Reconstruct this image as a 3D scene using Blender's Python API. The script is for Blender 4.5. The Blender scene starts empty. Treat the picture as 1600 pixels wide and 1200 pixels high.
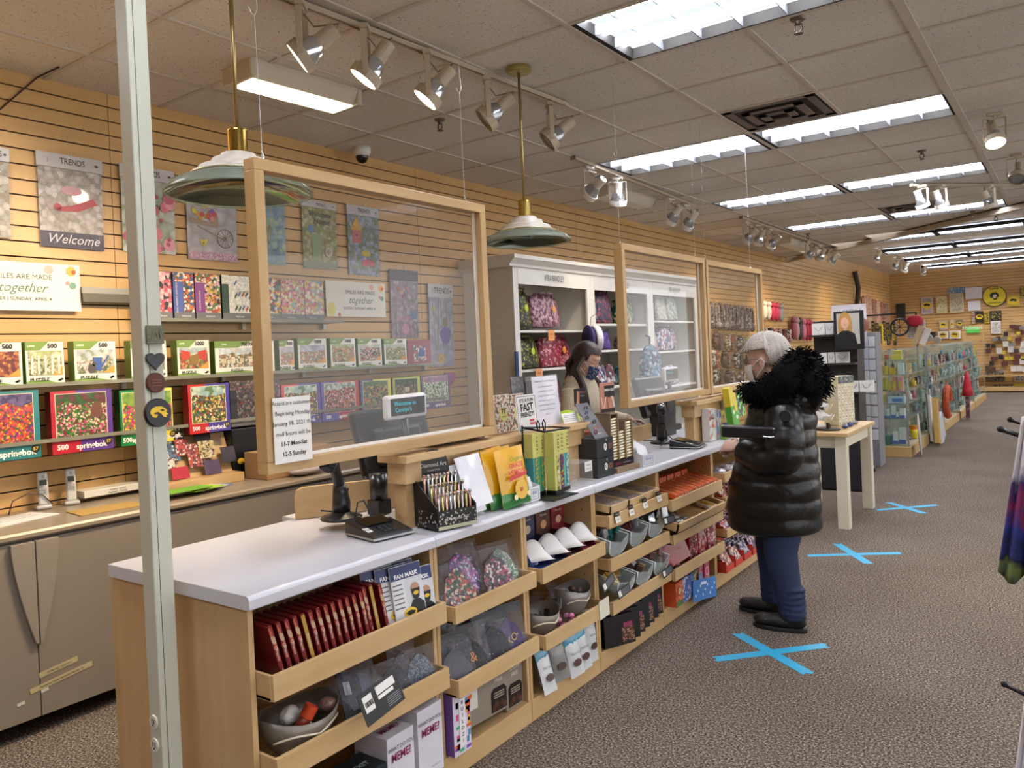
import bpy, math, random
from mathutils import Vector, Matrix, Euler
R_ = random.Random(7)
SC = bpy.context.scene; COL = SC.collection
# ---------------------------------------------------------------- camera
FPX, YAW, PIT, ROL, PX, PY, HC = 1237.9034, -.6346, -.0084, -.0450, 773.527, 565.075, 1.5
def _axes():
    cy, sy = math.cos(YAW), math.sin(YAW)
    F = Vector((sy*math.cos(PIT), cy*math.cos(PIT), math.sin(PIT))); r = Vector((cy, -sy, 0)); u = r.cross(F)
    c, s = math.cos(ROL), math.sin(ROL)
    return c*r + s*u, -s*r + c*u, F
CR, CU, CF = _axes()
cam = bpy.data.objects.new('camera', bpy.data.cameras.new('camera')); COL.objects.link(cam)
cam.matrix_world = Matrix(((CR.x, CU.x, -CF.x, 0), (CR.y, CU.y, -CF.y, 0), (CR.z, CU.z, -CF.z, HC), (0, 0, 0, 1)))
cam.data.sensor_width = 36; cam.data.lens = 36*FPX/1600
cam.data.shift_x = (800-PX)/1600; cam.data.shift_y = -(600-PY)/1600
cam.data.clip_start = .02; cam.data.clip_end = 80
SC.camera = cam
def at(px, py, ax, val):
    """the real point seen at a pixel of the photograph that lies on the plane x, y or z = val"""
    d = CF + CR*((px-PX)/FPX) - CU*((py-PY)/FPX); o = Vector((0, 0, HC)); k = 'xyz'.index(ax)
    return o + d*((val-o[k])/d[k])
# ---------------------------------------------------------------- world, exposure
SC.view_settings.view_transform = 'Standard'; SC.view_settings.look = 'None'; SC.view_settings.gamma = 1
SC.view_settings.use_curve_mapping = False; SC.view_settings.exposure = 0.2
SC.cycles.max_bounces = 8; SC.cycles.diffuse_bounces = 4; SC.cycles.glossy_bounces = 3; SC.cycles.transmission_bounces = 6
SC.cycles.transparent_max_bounces = 14; SC.cycles.caustics_reflective = False; SC.cycles.caustics_refractive = False
SC.cycles.sample_clamp_indirect = 6
w = bpy.data.worlds.new('world'); SC.world = w; w.use_nodes = True
w.node_tree.nodes['Background'].inputs[0].default_value = (.95, .93, .92, 1)
w.node_tree.nodes['Background'].inputs[1].default_value = 2.1
# ---------------------------------------------------------------- materials
def hx(c):
    if isinstance(c, str):
        c = [int(c[i:i+2], 16)/255 for i in (0, 2, 4)]; return tuple(x/12.92 if x <= .04045 else ((x+.055)/1.055)**2.4 for x in c)
    return tuple(c)
MATS = {}
def _new(name):
    m = bpy.data.materials.new(name); m.use_nodes = True; nt = m.node_tree
    return m, nt, nt.nodes['Principled BSDF']
def nd(nt, t, **kw):
    n = nt.nodes.new(t)
    for k, v in kw.items():
        if k in n.inputs: n.inputs[k].default_value = v
        else: setattr(n, k, v)
    return n
def P(col, rough=.6, metal=0, emit=0, alpha=1, spec=.5, bump=0, bscale=60, vary=.06, vs=8, coat=0, trans=0, key=None):
    """plain surface with a slight procedural variation"""
    k = ('P', col, rough, metal, emit, alpha, spec, bump, bscale, vary, vs, coat, trans)
    if k in MATS: return MATS[k]
    m, nt, b = _new('surface'); c = hx(col); L = nt.links.new
    tc = nd(nt, 'ShaderNodeTexCoord'); nz = nd(nt, 'ShaderNodeTexNoise'); nz.inputs['Scale'].default_value = vs
    L(tc.outputs['Object'], nz.inputs['Vector'])
    mx = nd(nt, 'ShaderNodeMix', data_type='RGBA'); L(nz.outputs['Fac'], mx.inputs[0])
    mx.inputs[6].default_value = (*[x*(1-vary) for x in c], 1); mx.inputs[7].default_value = (*[min(1, x*(1+vary)) for x in c], 1)
    L(mx.outputs[2], b.inputs['Base Color'])
    b.inputs['Roughness'].default_value = rough; b.inputs['Metallic'].default_value = metal; b.inputs['Alpha'].default_value = alpha
    b.inputs['Specular IOR Level'].default_value = spec; b.inputs['Coat Weight'].default_value = coat; b.inputs['Transmission Weight'].default_value = trans
    if emit: b.inputs['Emission Color'].default_value = (*c, 1); b.inputs['Emission Strength'].default_value = emit
    if bump:
        n2 = nd(nt, 'ShaderNodeTexNoise'); n2.inputs['Scale'].default_value = bscale; L(tc.outputs['Object'], n2.inputs['Vector'])
        bp = nd(nt, 'ShaderNodeBump'); bp.inputs['Strength'].default_value = bump; bp.inputs['Distance'].default_value = .01
        L(n2.outputs['Fac'], bp.inputs['Height']); L(bp.outputs['Normal'], b.inputs['Normal'])
    MATS[k] = m; return m
def glow(col, s):
    k = ('G', col, s)
    if k in MATS: return MATS[k]
    m, nt, b = _new('lamp_light'); e = nd(nt, 'ShaderNodeEmission'); e.inputs[0].default_value = (*hx(col), 1); e.inputs[1].default_value = s
    nt.links.new(e.outputs[0], nt.nodes['Material Output'].inputs[0]); MATS[k] = m; return m
def ramp(nt, stops, mode='LINEAR'):
    r = nd(nt, 'ShaderNodeValToRGB'); r.color_ramp.interpolation = mode; e = r.color_ramp.elements
    while len(e) < len(stops): e.new(.5)
    for q, (p, c) in zip(e, stops): q.position = p; q.color = (*hx(c), 1)
    return r
def wood(c1, c2, rough=.45, axis='z', scale=1.0):
    k = ('W', c1, c2, rough, axis, scale)
    if k in MATS: return MATS[k]
    m, nt, b = _new('wood'); L = nt.links.new
    tc = nd(nt, 'ShaderNodeTexCoord'); mp = nd(nt, 'ShaderNodeMapping'); L(tc.outputs['Object'], mp.inputs[0])
    s = {'x': (1.2, 22, 22), 'y': (22, 1.2, 22), 'z': (22, 22, 1.2)}[axis]; mp.inputs['Scale'].default_value = [q*scale for q in s]
    n = nd(nt, 'ShaderNodeTexNoise'); n.inputs['Scale'].default_value = 1.0; n.inputs['Detail'].default_value = 5; n.inputs['Roughness'].default_value = .6
    L(mp.outputs[0], n.inputs['Vector'])
    n2 = nd(nt, 'ShaderNodeTexNoise'); n2.inputs['Scale'].default_value = 3; L(tc.outputs['Object'], n2.inputs['Vector'])
    a = nd(nt, 'ShaderNodeMath', operation='ADD'); L(n.outputs['Fac'], a.inputs[0]); L(n2.outputs['Fac'], a.inputs[1])
    a2 = nd(nt, 'ShaderNodeMath', operation='MULTIPLY'); L(a.outputs[0], a2.inputs[0]); a2.inputs[1].default_value = .5
    r = ramp(nt, [(.3, c1), (.7, c2)]); L(a2.outputs[0], r.inputs[0]); L(r.outputs[0], b.inputs['Base Color'])
    b.inputs['Roughness'].default_value = rough; MATS[k] = m; return m
def art(cols, scale=40, bg=None, split=None, seed=0, rough=.4, coat=.2, rnd=1.0, mode='CONSTANT', soft=0):
    """printed picture: voronoi blots in the given colours; bg above the height `split` (object z) shows another palette"""
    scale *= 1.7
    k = ('A', tuple(cols), scale, tuple(bg or ()), split, seed, rough, coat, mode, soft)
    if k in MATS: return MATS[k]
    m, nt, b = _new('print'); L = nt.links.new
    tc = nd(nt, 'ShaderNodeTexCoord'); mp = nd(nt, 'ShaderNodeMapping'); L(tc.outputs['Object'], mp.inputs[0]); mp.inputs['Location'].default_value = (seed*3.7, seed*1.3, seed*2.1)
    def pal(cs, sc):
        v = nd(nt, 'ShaderNodeTexVoronoi'); v.inputs['Scale'].default_value = sc; L(mp.outputs[0], v.inputs['Vector'])
        sp = nd(nt, 'ShaderNodeSeparateColor'); L(v.outputs['Color'], sp.inputs[0])
        r = ramp(nt, [(i/len(cs), c) for i, c in enumerate(cs)], mode); L(sp.outputs[0], r.inputs[0])
        d = nd(nt, 'ShaderNodeMath', operation='MULTIPLY'); L(v.outputs['Distance'], d.inputs[0]); d.inputs[1].default_value = .9
        mx = nd(nt, 'ShaderNodeMix', data_type='RGBA', blend_type='MULTIPLY'); L(d.outputs[0], mx.inputs[0]); L(r.outputs[0], mx.inputs[6])
        mx.inputs[7].default_value = (.5, .5, .45, 1) if not soft else (.8, .8, .8, 1)
        return mx.outputs[2]
    o = pal(cols, scale)
    if bg and split is not None:
        o2 = pal(bg, scale*.35)
        sx = nd(nt, 'ShaderNodeSeparateXYZ'); L(tc.outputs['Object'], sx.inputs[0])
        nz = nd(nt, 'ShaderNodeTexNoise'); nz.inputs['Scale'].default_value = 14; L(mp.outputs[0], nz.inputs['Vector'])
        ad = nd(nt, 'ShaderNodeMath', operation='MULTIPLY_ADD'); L(nz.outputs['Fac'], ad.inputs[0]); ad.inputs[1].default_value = .06; L(sx.outputs['Z'], ad.inputs[2])
        g = nd(nt, 'ShaderNodeMath', operation='GREATER_THAN'); L(ad.outputs[0], g.inputs[0]); g.inputs[1].default_value = split+.03
        mx = nd(nt, 'ShaderNodeMix', data_type='RGBA'); L(g.outputs[0], mx.inputs[0]); L(o, mx.inputs[6]); L(o2, mx.inputs[7]); o = mx.outputs[2]
    L(o, b.inputs['Base Color']); b.inputs['Roughness'].default_value = rough; b.inputs['Coat Weight'].default_value = coat
    MATS[k] = m; return m
def clear(col='ffffff', alpha=.1, rough=.05, bump=0):
    """thin clear sheet: glossy reflection over a see-through body"""
    k = ('C', col, alpha, rough, bump)
    if k in MATS: return MATS[k]
    m, nt, b = _new('clear_sheet'); L = nt.links.new
    t = nd(nt, 'ShaderNodeBsdfTransparent'); t.inputs[0].default_value = (*hx(col), 1)
    g = nd(nt, 'ShaderNodeBsdfGlossy'); g.inputs['Roughness'].default_value = rough
    d = nd(nt, 'ShaderNodeBsdfDiffuse'); d.inputs[0].default_value = (*hx(col), 1)
    fr = nd(nt, 'ShaderNodeFresnel'); ge = nd(nt, 'ShaderNodeNewGeometry'); io = nd(nt, 'ShaderNodeMath', operation='MULTIPLY_ADD')
    L(ge.outputs['Backfacing'], io.inputs[0]); io.inputs[1].default_value = 1/1.45-1.45; io.inputs[2].default_value = 1.45; L(io.outputs[0], fr.inputs[0])
    s1 = nd(nt, 'ShaderNodeMixShader'); s1.inputs[0].default_value = alpha; L(t.outputs[0], s1.inputs[1]); L(d.outputs[0], s1.inputs[2])
    s2 = nd(nt, 'ShaderNodeMixShader'); fm = nd(nt, 'ShaderNodeMath', operation='MULTIPLY'); fm.inputs[1].default_value = .55; L(fr.outputs[0], fm.inputs[0]); L(fm.outputs[0], s2.inputs[0]); L(s1.outputs[0], s2.inputs[1]); L(g.outputs[0], s2.inputs[2])
    if bump:
        tc = nd(nt, 'ShaderNodeTexCoord'); n2 = nd(nt, 'ShaderNodeTexNoise'); n2.inputs['Scale'].default_value = 28; L(tc.outputs['Object'], n2.inputs['Vector'])
        bp = nd(nt, 'ShaderNodeBump'); bp.inputs['Strength'].default_value = bump; bp.inputs['Distance'].default_value = .02
        L(n2.outputs['Fac'], bp.inputs['Height']); L(bp.outputs['Normal'], g.inputs['Normal']); L(bp.outputs['Normal'], fr.inputs['Normal'])
    L(s2.outputs[0], nt.nodes['Material Output'].inputs[0]); MATS[k] = m; return m
# ---------------------------------------------------------------- mesh builder
class MB:
    def __init__(s): s.v = []; s.f = []; s.m = []
    def add(s, vs, fs, m=0):
        n = len(s.v); s.v += [tuple(q) for q in vs]; s.f += [tuple(i+n for i in q) for q in fs]; s.m += [m]*len(fs); return s
    def box(s, x0, x1, y0, y1, z0, z1, m=0):
        return s.add([(x, y, z) for z in (z0, z1) for y in (y0, y1) for x in (x0, x1)], [(0, 2, 3, 1), (4, 5, 7, 6), (0, 1, 5, 4), (2, 6, 7, 3), (0, 4, 6, 2), (1, 3, 7, 5)], m)
    def ob(s, c, sz, rot=(0, 0, 0), m=0):
        E = Euler(rot).to_matrix(); c = Vector(c); h = [q/2 for q in sz]
        return s.add([c+E@Vector((x, y, z)) for z in (-h[2], h[2]) for y in (-h[1], h[1]) for x in (-h[0], h[0])], [(0, 2, 3, 1), (4, 5, 7, 6), (0, 1, 5, 4), (2, 6, 7, 3), (0, 4, 6, 2), (1, 3, 7, 5)], m)
    def hexa(s, p, m=0):   # 8 points: bottom 4 then top 4, same order around
        return s.add(p, [(3, 2, 1, 0), (4, 5, 6, 7), (0, 1, 5, 4), (1, 2, 6, 5), (2, 3, 7, 6), (3, 0, 4, 7)], m)
    def tube(s, pts, r, n=8, m=0, cap=True):
        pts = [Vector(p) for p in pts]; rs = r if isinstance(r, (list, tuple)) else [r]*len(pts); vs = []; a = None
        for i, p in enumerate(pts):
            t = (pts[min(i+1, len(pts)-1)]-pts[max(i-1, 0)]).normalized()
            if a is None: a = t.orthogonal().normalized()
            else:
                a = (a-t*a.dot(t)); a = a.normalized() if a.length > 1e-6 else t.orthogonal().normalized()
            b = t.cross(a); vs += [p+(a*math.cos(k*2*math.pi/n)+b*math.sin(k*2*math.pi/n))*rs[i] for k in range(n)]
        fs = [(i*n+k, i*n+(k+1) % n, (i+1)*n+(k+1) % n, (i+1)*n+k) for i in range(len(pts)-1) for k in range(n)]
        if cap: fs += [tuple(reversed(range(n))), tuple(range((len(pts)-1)*n, len(pts)*n))]
        return s.add(vs, fs, m)
    def lathe(s, prof, n=24, c=(0, 0, 0), m=0, rot=None, sx=1, sy=1):
        c = Vector(c); E = Euler(rot).to_matrix() if rot else Matrix.Identity(3)
        vs = [c+E@Vector((r*sx*math.cos(k*2*math.pi/n), r*sy*math.sin(k*2*math.pi/n), z)) for r, z in prof for k in range(n)]
        fs = [(i*n+k, i*n+(k+1) % n, (i+1)*n+(k+1) % n, (i+1)*n+k) for i in range(len(prof)-1) for k in range(n)]
        return s.add(vs, fs, m)
    def disc(s, c, r, n=20, rot=None, m=0, sy=1):
        c = Vector(c); E = Euler(rot).to_matrix() if rot else Matrix.Identity(3)
        return s.add([c+E@Vector((r*math.cos(k*2*math.pi/n), r*sy*math.sin(k*2*math.pi/n), 0)) for k in range(n)], [tuple(range(n))], m)
    def prism(s, poly, ax, lo, hi, m=0):   # poly: 2d points in the two other axes (cyclic order xyz without ax)
        n = len(poly)
        def q(a, b, t): return {'x': (t, a, b), 'y': (a, t, b), 'z': (a, b, t)}[ax]
        return s.add([q(a, b, lo) for a, b in poly]+[q(a, b, hi) for a, b in poly], [tuple(reversed(range(n))), tuple(range(n, 2*n))]+[(i, (i+1) % n, n+(i+1) % n, n+i) for i in range(n)], m)
    def quad(s, a, b, c, d, m=0): return s.add([a, b, c, d], [(0, 1, 2, 3)], m)
    def ell(s, c, r, n=16, k=10, rot=None, m=0):
        c = Vector(c); E = Euler(rot).to_matrix() if rot else Matrix.Identity(3); vs = []
        for i in range(1, k):
            t = math.pi*i/k
            vs += [c+E@Vector((r[0]*math.sin(t)*math.cos(2*math.pi*j/n), r[1]*math.sin(t)*math.sin(2*math.pi*j/n), r[2]*math.cos(t))) for j in range(n)]
        top = len(vs); vs += [c+E@Vector((0, 0, r[2])), c+E@Vector((0, 0, -r[2]))]
        fs = [((i)*n+j, (i+1)*n+j, (i+1)*n+(j+1) % n, i*n+(j+1) % n) for i in range(k-2) for j in range(n)]
        fs += [(top, j, (j+1) % n) for j in range(n)]+[(top+1, (k-2)*n+(j+1) % n, (k-2)*n+j) for j in range(n)]
        return s.add(vs, fs, m)
    def grid(s, fn, nu, nv, m=0, wrap=False):
        vs = [fn(i/nu, j/nv) for j in range(nv+1) for i in range(nu+(0 if wrap else 1))]; W = nu+(0 if wrap else 1)
        return s.add(vs, [(j*W+i, j*W+(i+1) % W, (j+1)*W+(i+1) % W, (j+1)*W+i) for j in range(nv) for i in range(nu)], m)
    def build(s, name, mats, parent=None, smooth=False, bevel=0, loc=None, rot=None, sub=0, seg=2, solid=0):
        me = bpy.data.meshes.new(name); me.from_pydata(s.v, [], s.f)
        mats = mats if isinstance(mats, (list, tuple)) else [mats]
        for q in mats: me.materials.append(q)
        if len(mats) > 1:
            for p, i in zip(me.polygons, s.m): p.material_index = i
        if smooth:
            for p in me.polygons: p.use_smooth = True
        me.update(); o = bpy.data.objects.new(name, me); COL.objects.link(o)
        if parent is not None: o.parent = parent
        if loc is not None: o.location = loc
        if rot is not None: o.rotation_euler = rot
        if solid: q = o.modifiers.new('solid', 'SOLIDIFY'); q.thickness = solid; q.offset = 0
        if bevel: q = o.modifiers.new('bevel', 'BEVEL'); q.width = bevel; q.segments = seg; q.limit_method = 'ANGLE'
        if sub: q = o.modifiers.new('sub', 'SUBSURF'); q.levels = sub; q.render_levels = sub
        return o
def tag(o, label=None, cat=None, group=None, kind=None):
    for k, v in (('label', label), ('category', cat), ('group', group), ('kind', kind)):
        if v: o[k] = v
    return o
def thing(name, label, cat, loc=(0, 0, 0), rz=0, group=None, rot=None):
    o = bpy.data.objects.new(name, None); COL.objects.link(o); o.location = loc; o.rotation_euler = rot or (0, 0, rz); o.empty_display_size = .05
    return tag(o, label, cat, group)
def struct(o): o['kind'] = 'structure'; return o
def dup(root, loc=None, rz=None, label=None, group=None, rot=None, scale=None):
    r = root.copy(); COL.objects.link(r)
    if loc is not None: r.location = loc
    if rz is not None: r.rotation_euler = (0, 0, rz)
    if rot is not None: r.rotation_euler = rot
    if scale is not None: r.scale = scale
    if label: r['label'] = label
    if group: r['group'] = group
    for ch in list(root.children):
        c = ch.copy(); COL.objects.link(c); c.parent = r
        for g in ch.children:
            d = g.copy(); COL.objects.link(d); d.parent = c
    return r
TXT = {}
def text(s, size, parent, loc, mat, face='+x', name='lettering', align='CENTER', bold=0, w=1.0, shear=0, rot=0, sp=1.0, ext=0, line=1.0):
    """flat lettering as a mesh; face: the direction it is read from"""
    k = (s, align, bold, shear, sp, ext, line)
    if k not in TXT:
        cu = bpy.data.curves.new('t', 'FONT'); cu.body = s; cu.size = 1; cu.align_x = align; cu.align_y = 'CENTER'; cu.resolution_u = 2
        cu.offset = bold; cu.shear = shear; cu.space_character = sp; cu.extrude = ext; cu.space_line = line
        t = bpy.data.objects.new('t', cu); COL.objects.link(t); bpy.context.view_layer.update()
        me = bpy.data.meshes.new_from_object(t.evaluated_get(bpy.context.evaluated_depsgraph_get())); COL.objects.unlink(t); bpy.data.objects.remove(t); TXT[k] = me
    me = TXT[k].copy(); me.materials.clear(); me.materials.append(mat)
    for p in me.polygons: p.material_index = 0
    o = bpy.data.objects.new(name, me); COL.objects.link(o); o.parent = parent
    X, Y, Z = {'+x': ((0, 1, 0), (0, 0, 1), (1, 0, 0)), '-y': ((1, 0, 0), (0, 0, 1), (0, -1, 0)), '+z': ((0, 1, 0), (-1, 0, 0), (0, 0, 1)), '+zx': ((1, 0, 0), (0, 1, 0), (0, 0, 1))}[face]
    B = Matrix((X, Y, Z)).transposed()@Matrix.Rotation(rot, 3, 'Z')@Matrix.Diagonal((size*w, size, size))
    o.matrix_local = Matrix.Translation(loc)@B.to_4x4(); return o
# common surfaces
MAPLE = wood('bb9867', 'd0b183', .42, 'y'); MAPLEV = wood('bb9867', 'd0b183', .42, 'z'); MAPLEX = wood('bb9867', 'd0b183', .42, 'x')
WHITE = P('e4e4e4', .5); BLACK = P('0c0c0e', .35); INK = P('1a1a1c', .6, vary=.02); PAPER = P('e6e3da', .7, vary=.02)
CLEAR = clear('ffffff', .08, .08); FOIL = clear('f6f6fa', .03, .14, 1.3); CARD = P('a07c52', .8)
BRASS = P('b09552', .22, .95, vary=.05); CHROME = P('b9b9bb', .18, .95, vary=.05)
# ================================================================ makers for goods (front faces +x, width along y, base at z = 0)
def pillow(mb, w, h, t, m=0, seed=0, n=9, x0=0, y0=0, z0=0, crimp=.12):
    r = random.Random(seed); J = [[r.uniform(.75, 1.15) for _ in range(n+1)] for _ in range(n+1)]
    for s in (1, -1):
        def fn(u, v, s=s):
            f = max(0, math.sin(math.pi*u))**.6*max(0, math.sin(math.pi*min(1, max(0, (v-crimp/2)/(1-crimp)))))**.6
            return (x0+s*(t/2*f*J[int(u*n)][int(v*n)]+.0006), y0+(u-.5)*w*(1-.03*math.sin(math.pi*v)), z0+v*h)
        mb.grid(fn, n, n, m)
    return mb
def sheet(y0, y1, z0, z1, x=0.0, t=.001): return MB().box(x, x+t, y0, y1, z0, z1)
def poly(mb, pts, x, t=.0008, m=0): return mb.prism(pts, 'x', x, x+t, m)
def circ(cy, cz, r, n=14, sy=1, sz=1): return [(cy+r*sy*math.cos(2*math.pi*k/n), cz+r*sz*math.sin(2*math.pi*k/n)) for k in range(n)]
def carton(name, lb, cat, loc, w, d, h, body, front=None, rz=0, words=(), group=None, rot=None, inset=0, extra=None, bevel=.0015, side=None):
    """a printed box: body, a printed front panel and its words (text, size, dy, z, material, bold, rot)"""
    t = thing(name, lb, cat, loc, rz, group, rot)
    MB().box(-d, 0, -w/2, w/2, 0, h).build('carton_body', body, t, bevel=bevel)
    if side: MB().box(-d+.004, -.004, -w/2-.0008, -w/2, .004, h-.004).build('side_print', side, t)
    if front: o = MB().box(0, .0008, -w/2+inset, w/2-inset, -h/2+inset, h/2-inset).build('front_print', front, t, loc=(0, 0, h/2))
    for s in words: text(s[0], s[1], t, (.0022, s[2], s[3]), s[4], bold=s[5] if len(s) > 5 else 0, rot=s[6] if len(s) > 6 else 0, w=s[7] if len(s) > 7 else 1)
    if extra: extra(t)
    return t
FLORAL = ['3c5a2c', 'b02840', 'd86a8a', '8a9c3a', 'e6c63c', '54406e', 'f0d8d0', '2c4424', 'c8502c']
def mask_shape(w, h):   # face mask outline
    return [(-w/2, h*.35), (-w*.3, h*.8), (0, h), (w*.3, h*.8), (w/2, h*.35), (w*.42, 0), (0, -h*.08), (-w*.42, 0)]
def bagged_mask(name, lb, loc, rz, inner, w=.14, h=.19, tilt=-.35, seed=0, group=None, header=None, words=(), cat='face mask', mh=.1, mz=.03, rx=0, t_=.022):
    t = thing(name, lb, cat, loc, 0, group, rot=(rx, tilt, rz))
    poly(MB(), [(a, b+mz) for a, b in mask_shape(w*.8, mh)], -.003, .006).build('mask', inner, t, bevel=.002)
    pillow(MB(), w, h, t_, seed=seed).build('clear_bag', FOIL, t, smooth=True)
    if header: MB().box(-.002, .002, -w/2, w/2, h-.035, h+.005).build('header_card', header, t)
    for s in words: text(s[0], s[1], t, (s[7] if len(s) > 7 else .005, s[2], s[3]), s[4], bold=s[5] if len(s) > 5 else 0, rot=s[6] if len(s) > 6 else 0)
    return t
def bowl(name, lb, loc, w, d, h, body, rim, rz=0, cat='bowl', wave=True, rot=None, group=None):
    t = thing(name, lb, cat, loc, rz, group, rot); n = 36
    def ring(f, z, k=0): return [(d/2*f*math.cos(2*math.pi*i/n), w/2*f*math.sin(2*math.pi*i/n), z+k*(abs(math.sin(2*math.pi*i/n))**2)*h*.22) for i in range(n)]
    rings = [ring(.55, 0), ring(.72, h*.18), ring(.9, h*.55), ring(1, h*.85, 1), ring(.97, h*.85, 1), ring(.86, h*.5), ring(.6, h*.06)]
    mb = MB(); vs = [p for r in rings for p in r]; fs = [(i*n+k, i*n+(k+1) % n, (i+1)*n+(k+1) % n, (i+1)*n+k) for i in range(len(rings)-1) for k in range(n)]
    mb.add(vs, fs+[tuple(range(len(vs)-n, len(vs)))]).build('basin', body, t, smooth=True)
    if wave:
        q = MB(); pts = [Vector((d/2*.93*math.cos(a), w/2*.93*math.sin(a), h*.5+abs(math.sin(a*2.5))*h*.12)) for a in [-1.25+k*2.5/26 for k in range(27)]]
        q.tube(pts, .0035, 6); q.build('wavy_trim', rim, t, smooth=True)
    return t
def cup_bin(name, lb, loc, w, d, h, rz=0, group=None, tint='e8eef0', rot=None):
    """clear plastic scoop bin with a rounded lip"""
    t = thing(name, lb, 'bin', loc, rz, group, rot); n = 14; q = MB()
    def fn(u, v):
        a = math.pi*u; y = -w/2*math.cos(a); z = h*(1-math.sin(a)**.5*(.92)) ; x = (v-.5)*d
        return (x, y, z if v < .98 else z)
    q.grid(fn, n, 4); lip = [(d/2, -w/2*math.cos(math.pi*k/n), h*(1-math.sin(math.pi*k/n)**.5*.92)) for k in range(n+1)]
    q.add(lip+[(d/2+.015, 0, h*.8)], [(k, k+1, n+1) for k in range(n)])
    q.build('bin_shell', clear(tint, .25, .06), t, smooth=False, solid=.003)
    pts = [Vector((d/2+.0, -w/2*math.cos(math.pi*k/n), h*(1-math.sin(math.pi*k/n)**.5*.92))) for k in range(n+1)]+[Vector((-d/2, w/2, h)), Vector((-d/2, -w/2, h)), Vector((d/2, -w/2, h))]
    MB().tube(pts, .0028, 6).build('lip', P('d8dde0', .15), t, smooth=True); return t
def wrapped(name, lb, loc, r, mat, group=None, cat='candy'):
    """twist wrapped sweet"""
    t = thing(name, lb, cat, loc, R_.uniform(0, 6), group)
    MB().ell((0, 0, r), (r, r*.8, r*.75), 12, 8).build('sweet', mat, t, smooth=True)
    for s in (-1, 1): MB().grid(lambda u, v, s=s: (s*(r*.8+u*r*1.1), (v-.5)*r*2.2*u+.002*math.sin(v*20), r+.004*math.sin(v*14)), 3, 8).build('twisted_wrapper_end', FOIL, t)
    return t
# ================================================================ the room
WX = -4.089; CZ = 2.97; CZ2 = 3.23; YB = 23.9; U = .6096
def gx(u): return (u-2.9611)*U
def gy(v): return (v+6.0987)*U
# carpet
m, nt, b = _new('carpet'); L = nt.links.new; tc = nd(nt, 'ShaderNodeTexCoord')
n1 = nd(nt, 'ShaderNodeTexNoise'); n1.inputs['Scale'].default_value = 115; n1.inputs['Detail'].default_value = 3; n1.inputs['Roughness'].default_value = .7
n2 = nd(nt, 'ShaderNodeTexNoise'); n2.inputs['Scale'].default_value = 1.3
L(tc.outputs['Object'], n1.inputs['Vector']); L(tc.outputs['Object'], n2.inputs['Vector'])
r = ramp(nt, [(.36, '231e1a'), (.45, '5c524a'), (.54, '776c62'), (.635, 'b8ac9d')]); L(n1.outputs['Fac'], r.inputs[0])
mx = nd(nt, 'ShaderNodeMix', data_type='RGBA', blend_type='MULTIPLY'); mx.inputs[0].default_value = .5; L(r.outputs[0], mx.inputs[6])
r2 = ramp(nt, [(.35, 'd8d4d0'), (.65, 'ffffff')]); L(n2.outputs['Fac'], r2.inputs[0]); L(r2.outputs[0], mx.inputs[7]); L(mx.outputs[2], b.inputs['Base Color'])
b.inputs['Roughness'].default_value = 1; b.inputs['Specular IOR Level'].default_value = .1
bp = nd(nt, 'ShaderNodeBump'); bp.inputs['Strength'].default_value = .6; bp.inputs['Distance'].default_value = .006; L(n1.outputs['Fac'], bp.inputs['Height']); L(bp.outputs['Normal'], b.inputs['Normal'])
CARPET = m
struct(MB().box(WX-.1, 6, -3.5, YB+.1, -.1, 0).build('floor', CARPET))
# slat walls: boards with open grooves over a dark backing
SLAT = wood('bd9259', 'd0ab74', .38, 'y', .6); SLATX = wood('bd9259', 'd0ab74', .38, 'x', .6); GROOVE = P('3b2a1a', .9)
PITCH = .0748
def slats(q, lo, hi, z1, run, joints):
    q_ = sorted([lo, hi]+[j for j in joints if lo < j < hi]); z = z1
    while z > 0:
        zb = max(0, z-PITCH+.0075)
        for a, c in zip(q_[:-1], q_[1:]): run(a+.0015, c-.0015, zb, z)
        z -= PITCH
mb = MB(); mb.box(WX-.1, WX-.016, -3.5, YB, 0, CZ2, 1)
slats(mb, -3.5, YB, CZ+.001, lambda a, c, z0, z1: mb.box(WX-.016, WX, a, c, z0, z1, 0), [2.205+2.42*k for k in range(-3, 10)])
mb.box(WX-.016, WX, 14.4, YB, CZ+.005, CZ2, 0)
struct(mb.build('wall_left', [SLAT, GROOVE]))
mb = MB(); mb.box(WX-.1, 6, YB+.016, YB+.1, 0, CZ2, 1)
slats(mb, WX, 6, CZ2, lambda a, c, z0, z1: mb.box(a, c, YB, YB+.016, z0, z1, 0), [-3.2, -.8, 1.6, 4.0])
struct(mb.build('wall_back', [SLATX, GROOVE]))
struct(MB().box(WX-.1, 6.1, -3.6, -3.5, 0, CZ).build('wall_front_light_block', P('8a7558', .7)))  # unseen wall behind the camera, added to block light from that side
# ceiling tiles: low ceiling up to the diagonal step, high ceiling beyond
m, nt, b = _new('ceiling_tile'); L = nt.links.new; tc = nd(nt, 'ShaderNodeTexCoord')
v = nd(nt, 'ShaderNodeTexNoise'); v.inputs['Scale'].default_value = 90; v.inputs['Detail'].default_value = 2; L(tc.outputs['Object'], v.inputs['Vector'])
r = ramp(nt, [(.27, '6f675f'), (.335, 'd6d1c9'), (.6, 'dedad3')]); L(v.outputs['Fac'], r.inputs[0])
n2 = nd(nt, 'ShaderNodeTexNoise'); n2.inputs['Scale'].default_value = .8; L(tc.outputs['Object'], n2.inputs['Vector'])
mx = nd(nt, 'ShaderNodeMix', data_type='RGBA', blend_type='MULTIPLY'); mx.inputs[0].default_value = .6; r2 = ramp(nt, [(.3, 'd6d0cc'), (.7, 'ffffff')]); L(n2.outputs['Fac'], r2.inputs[0])
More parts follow.
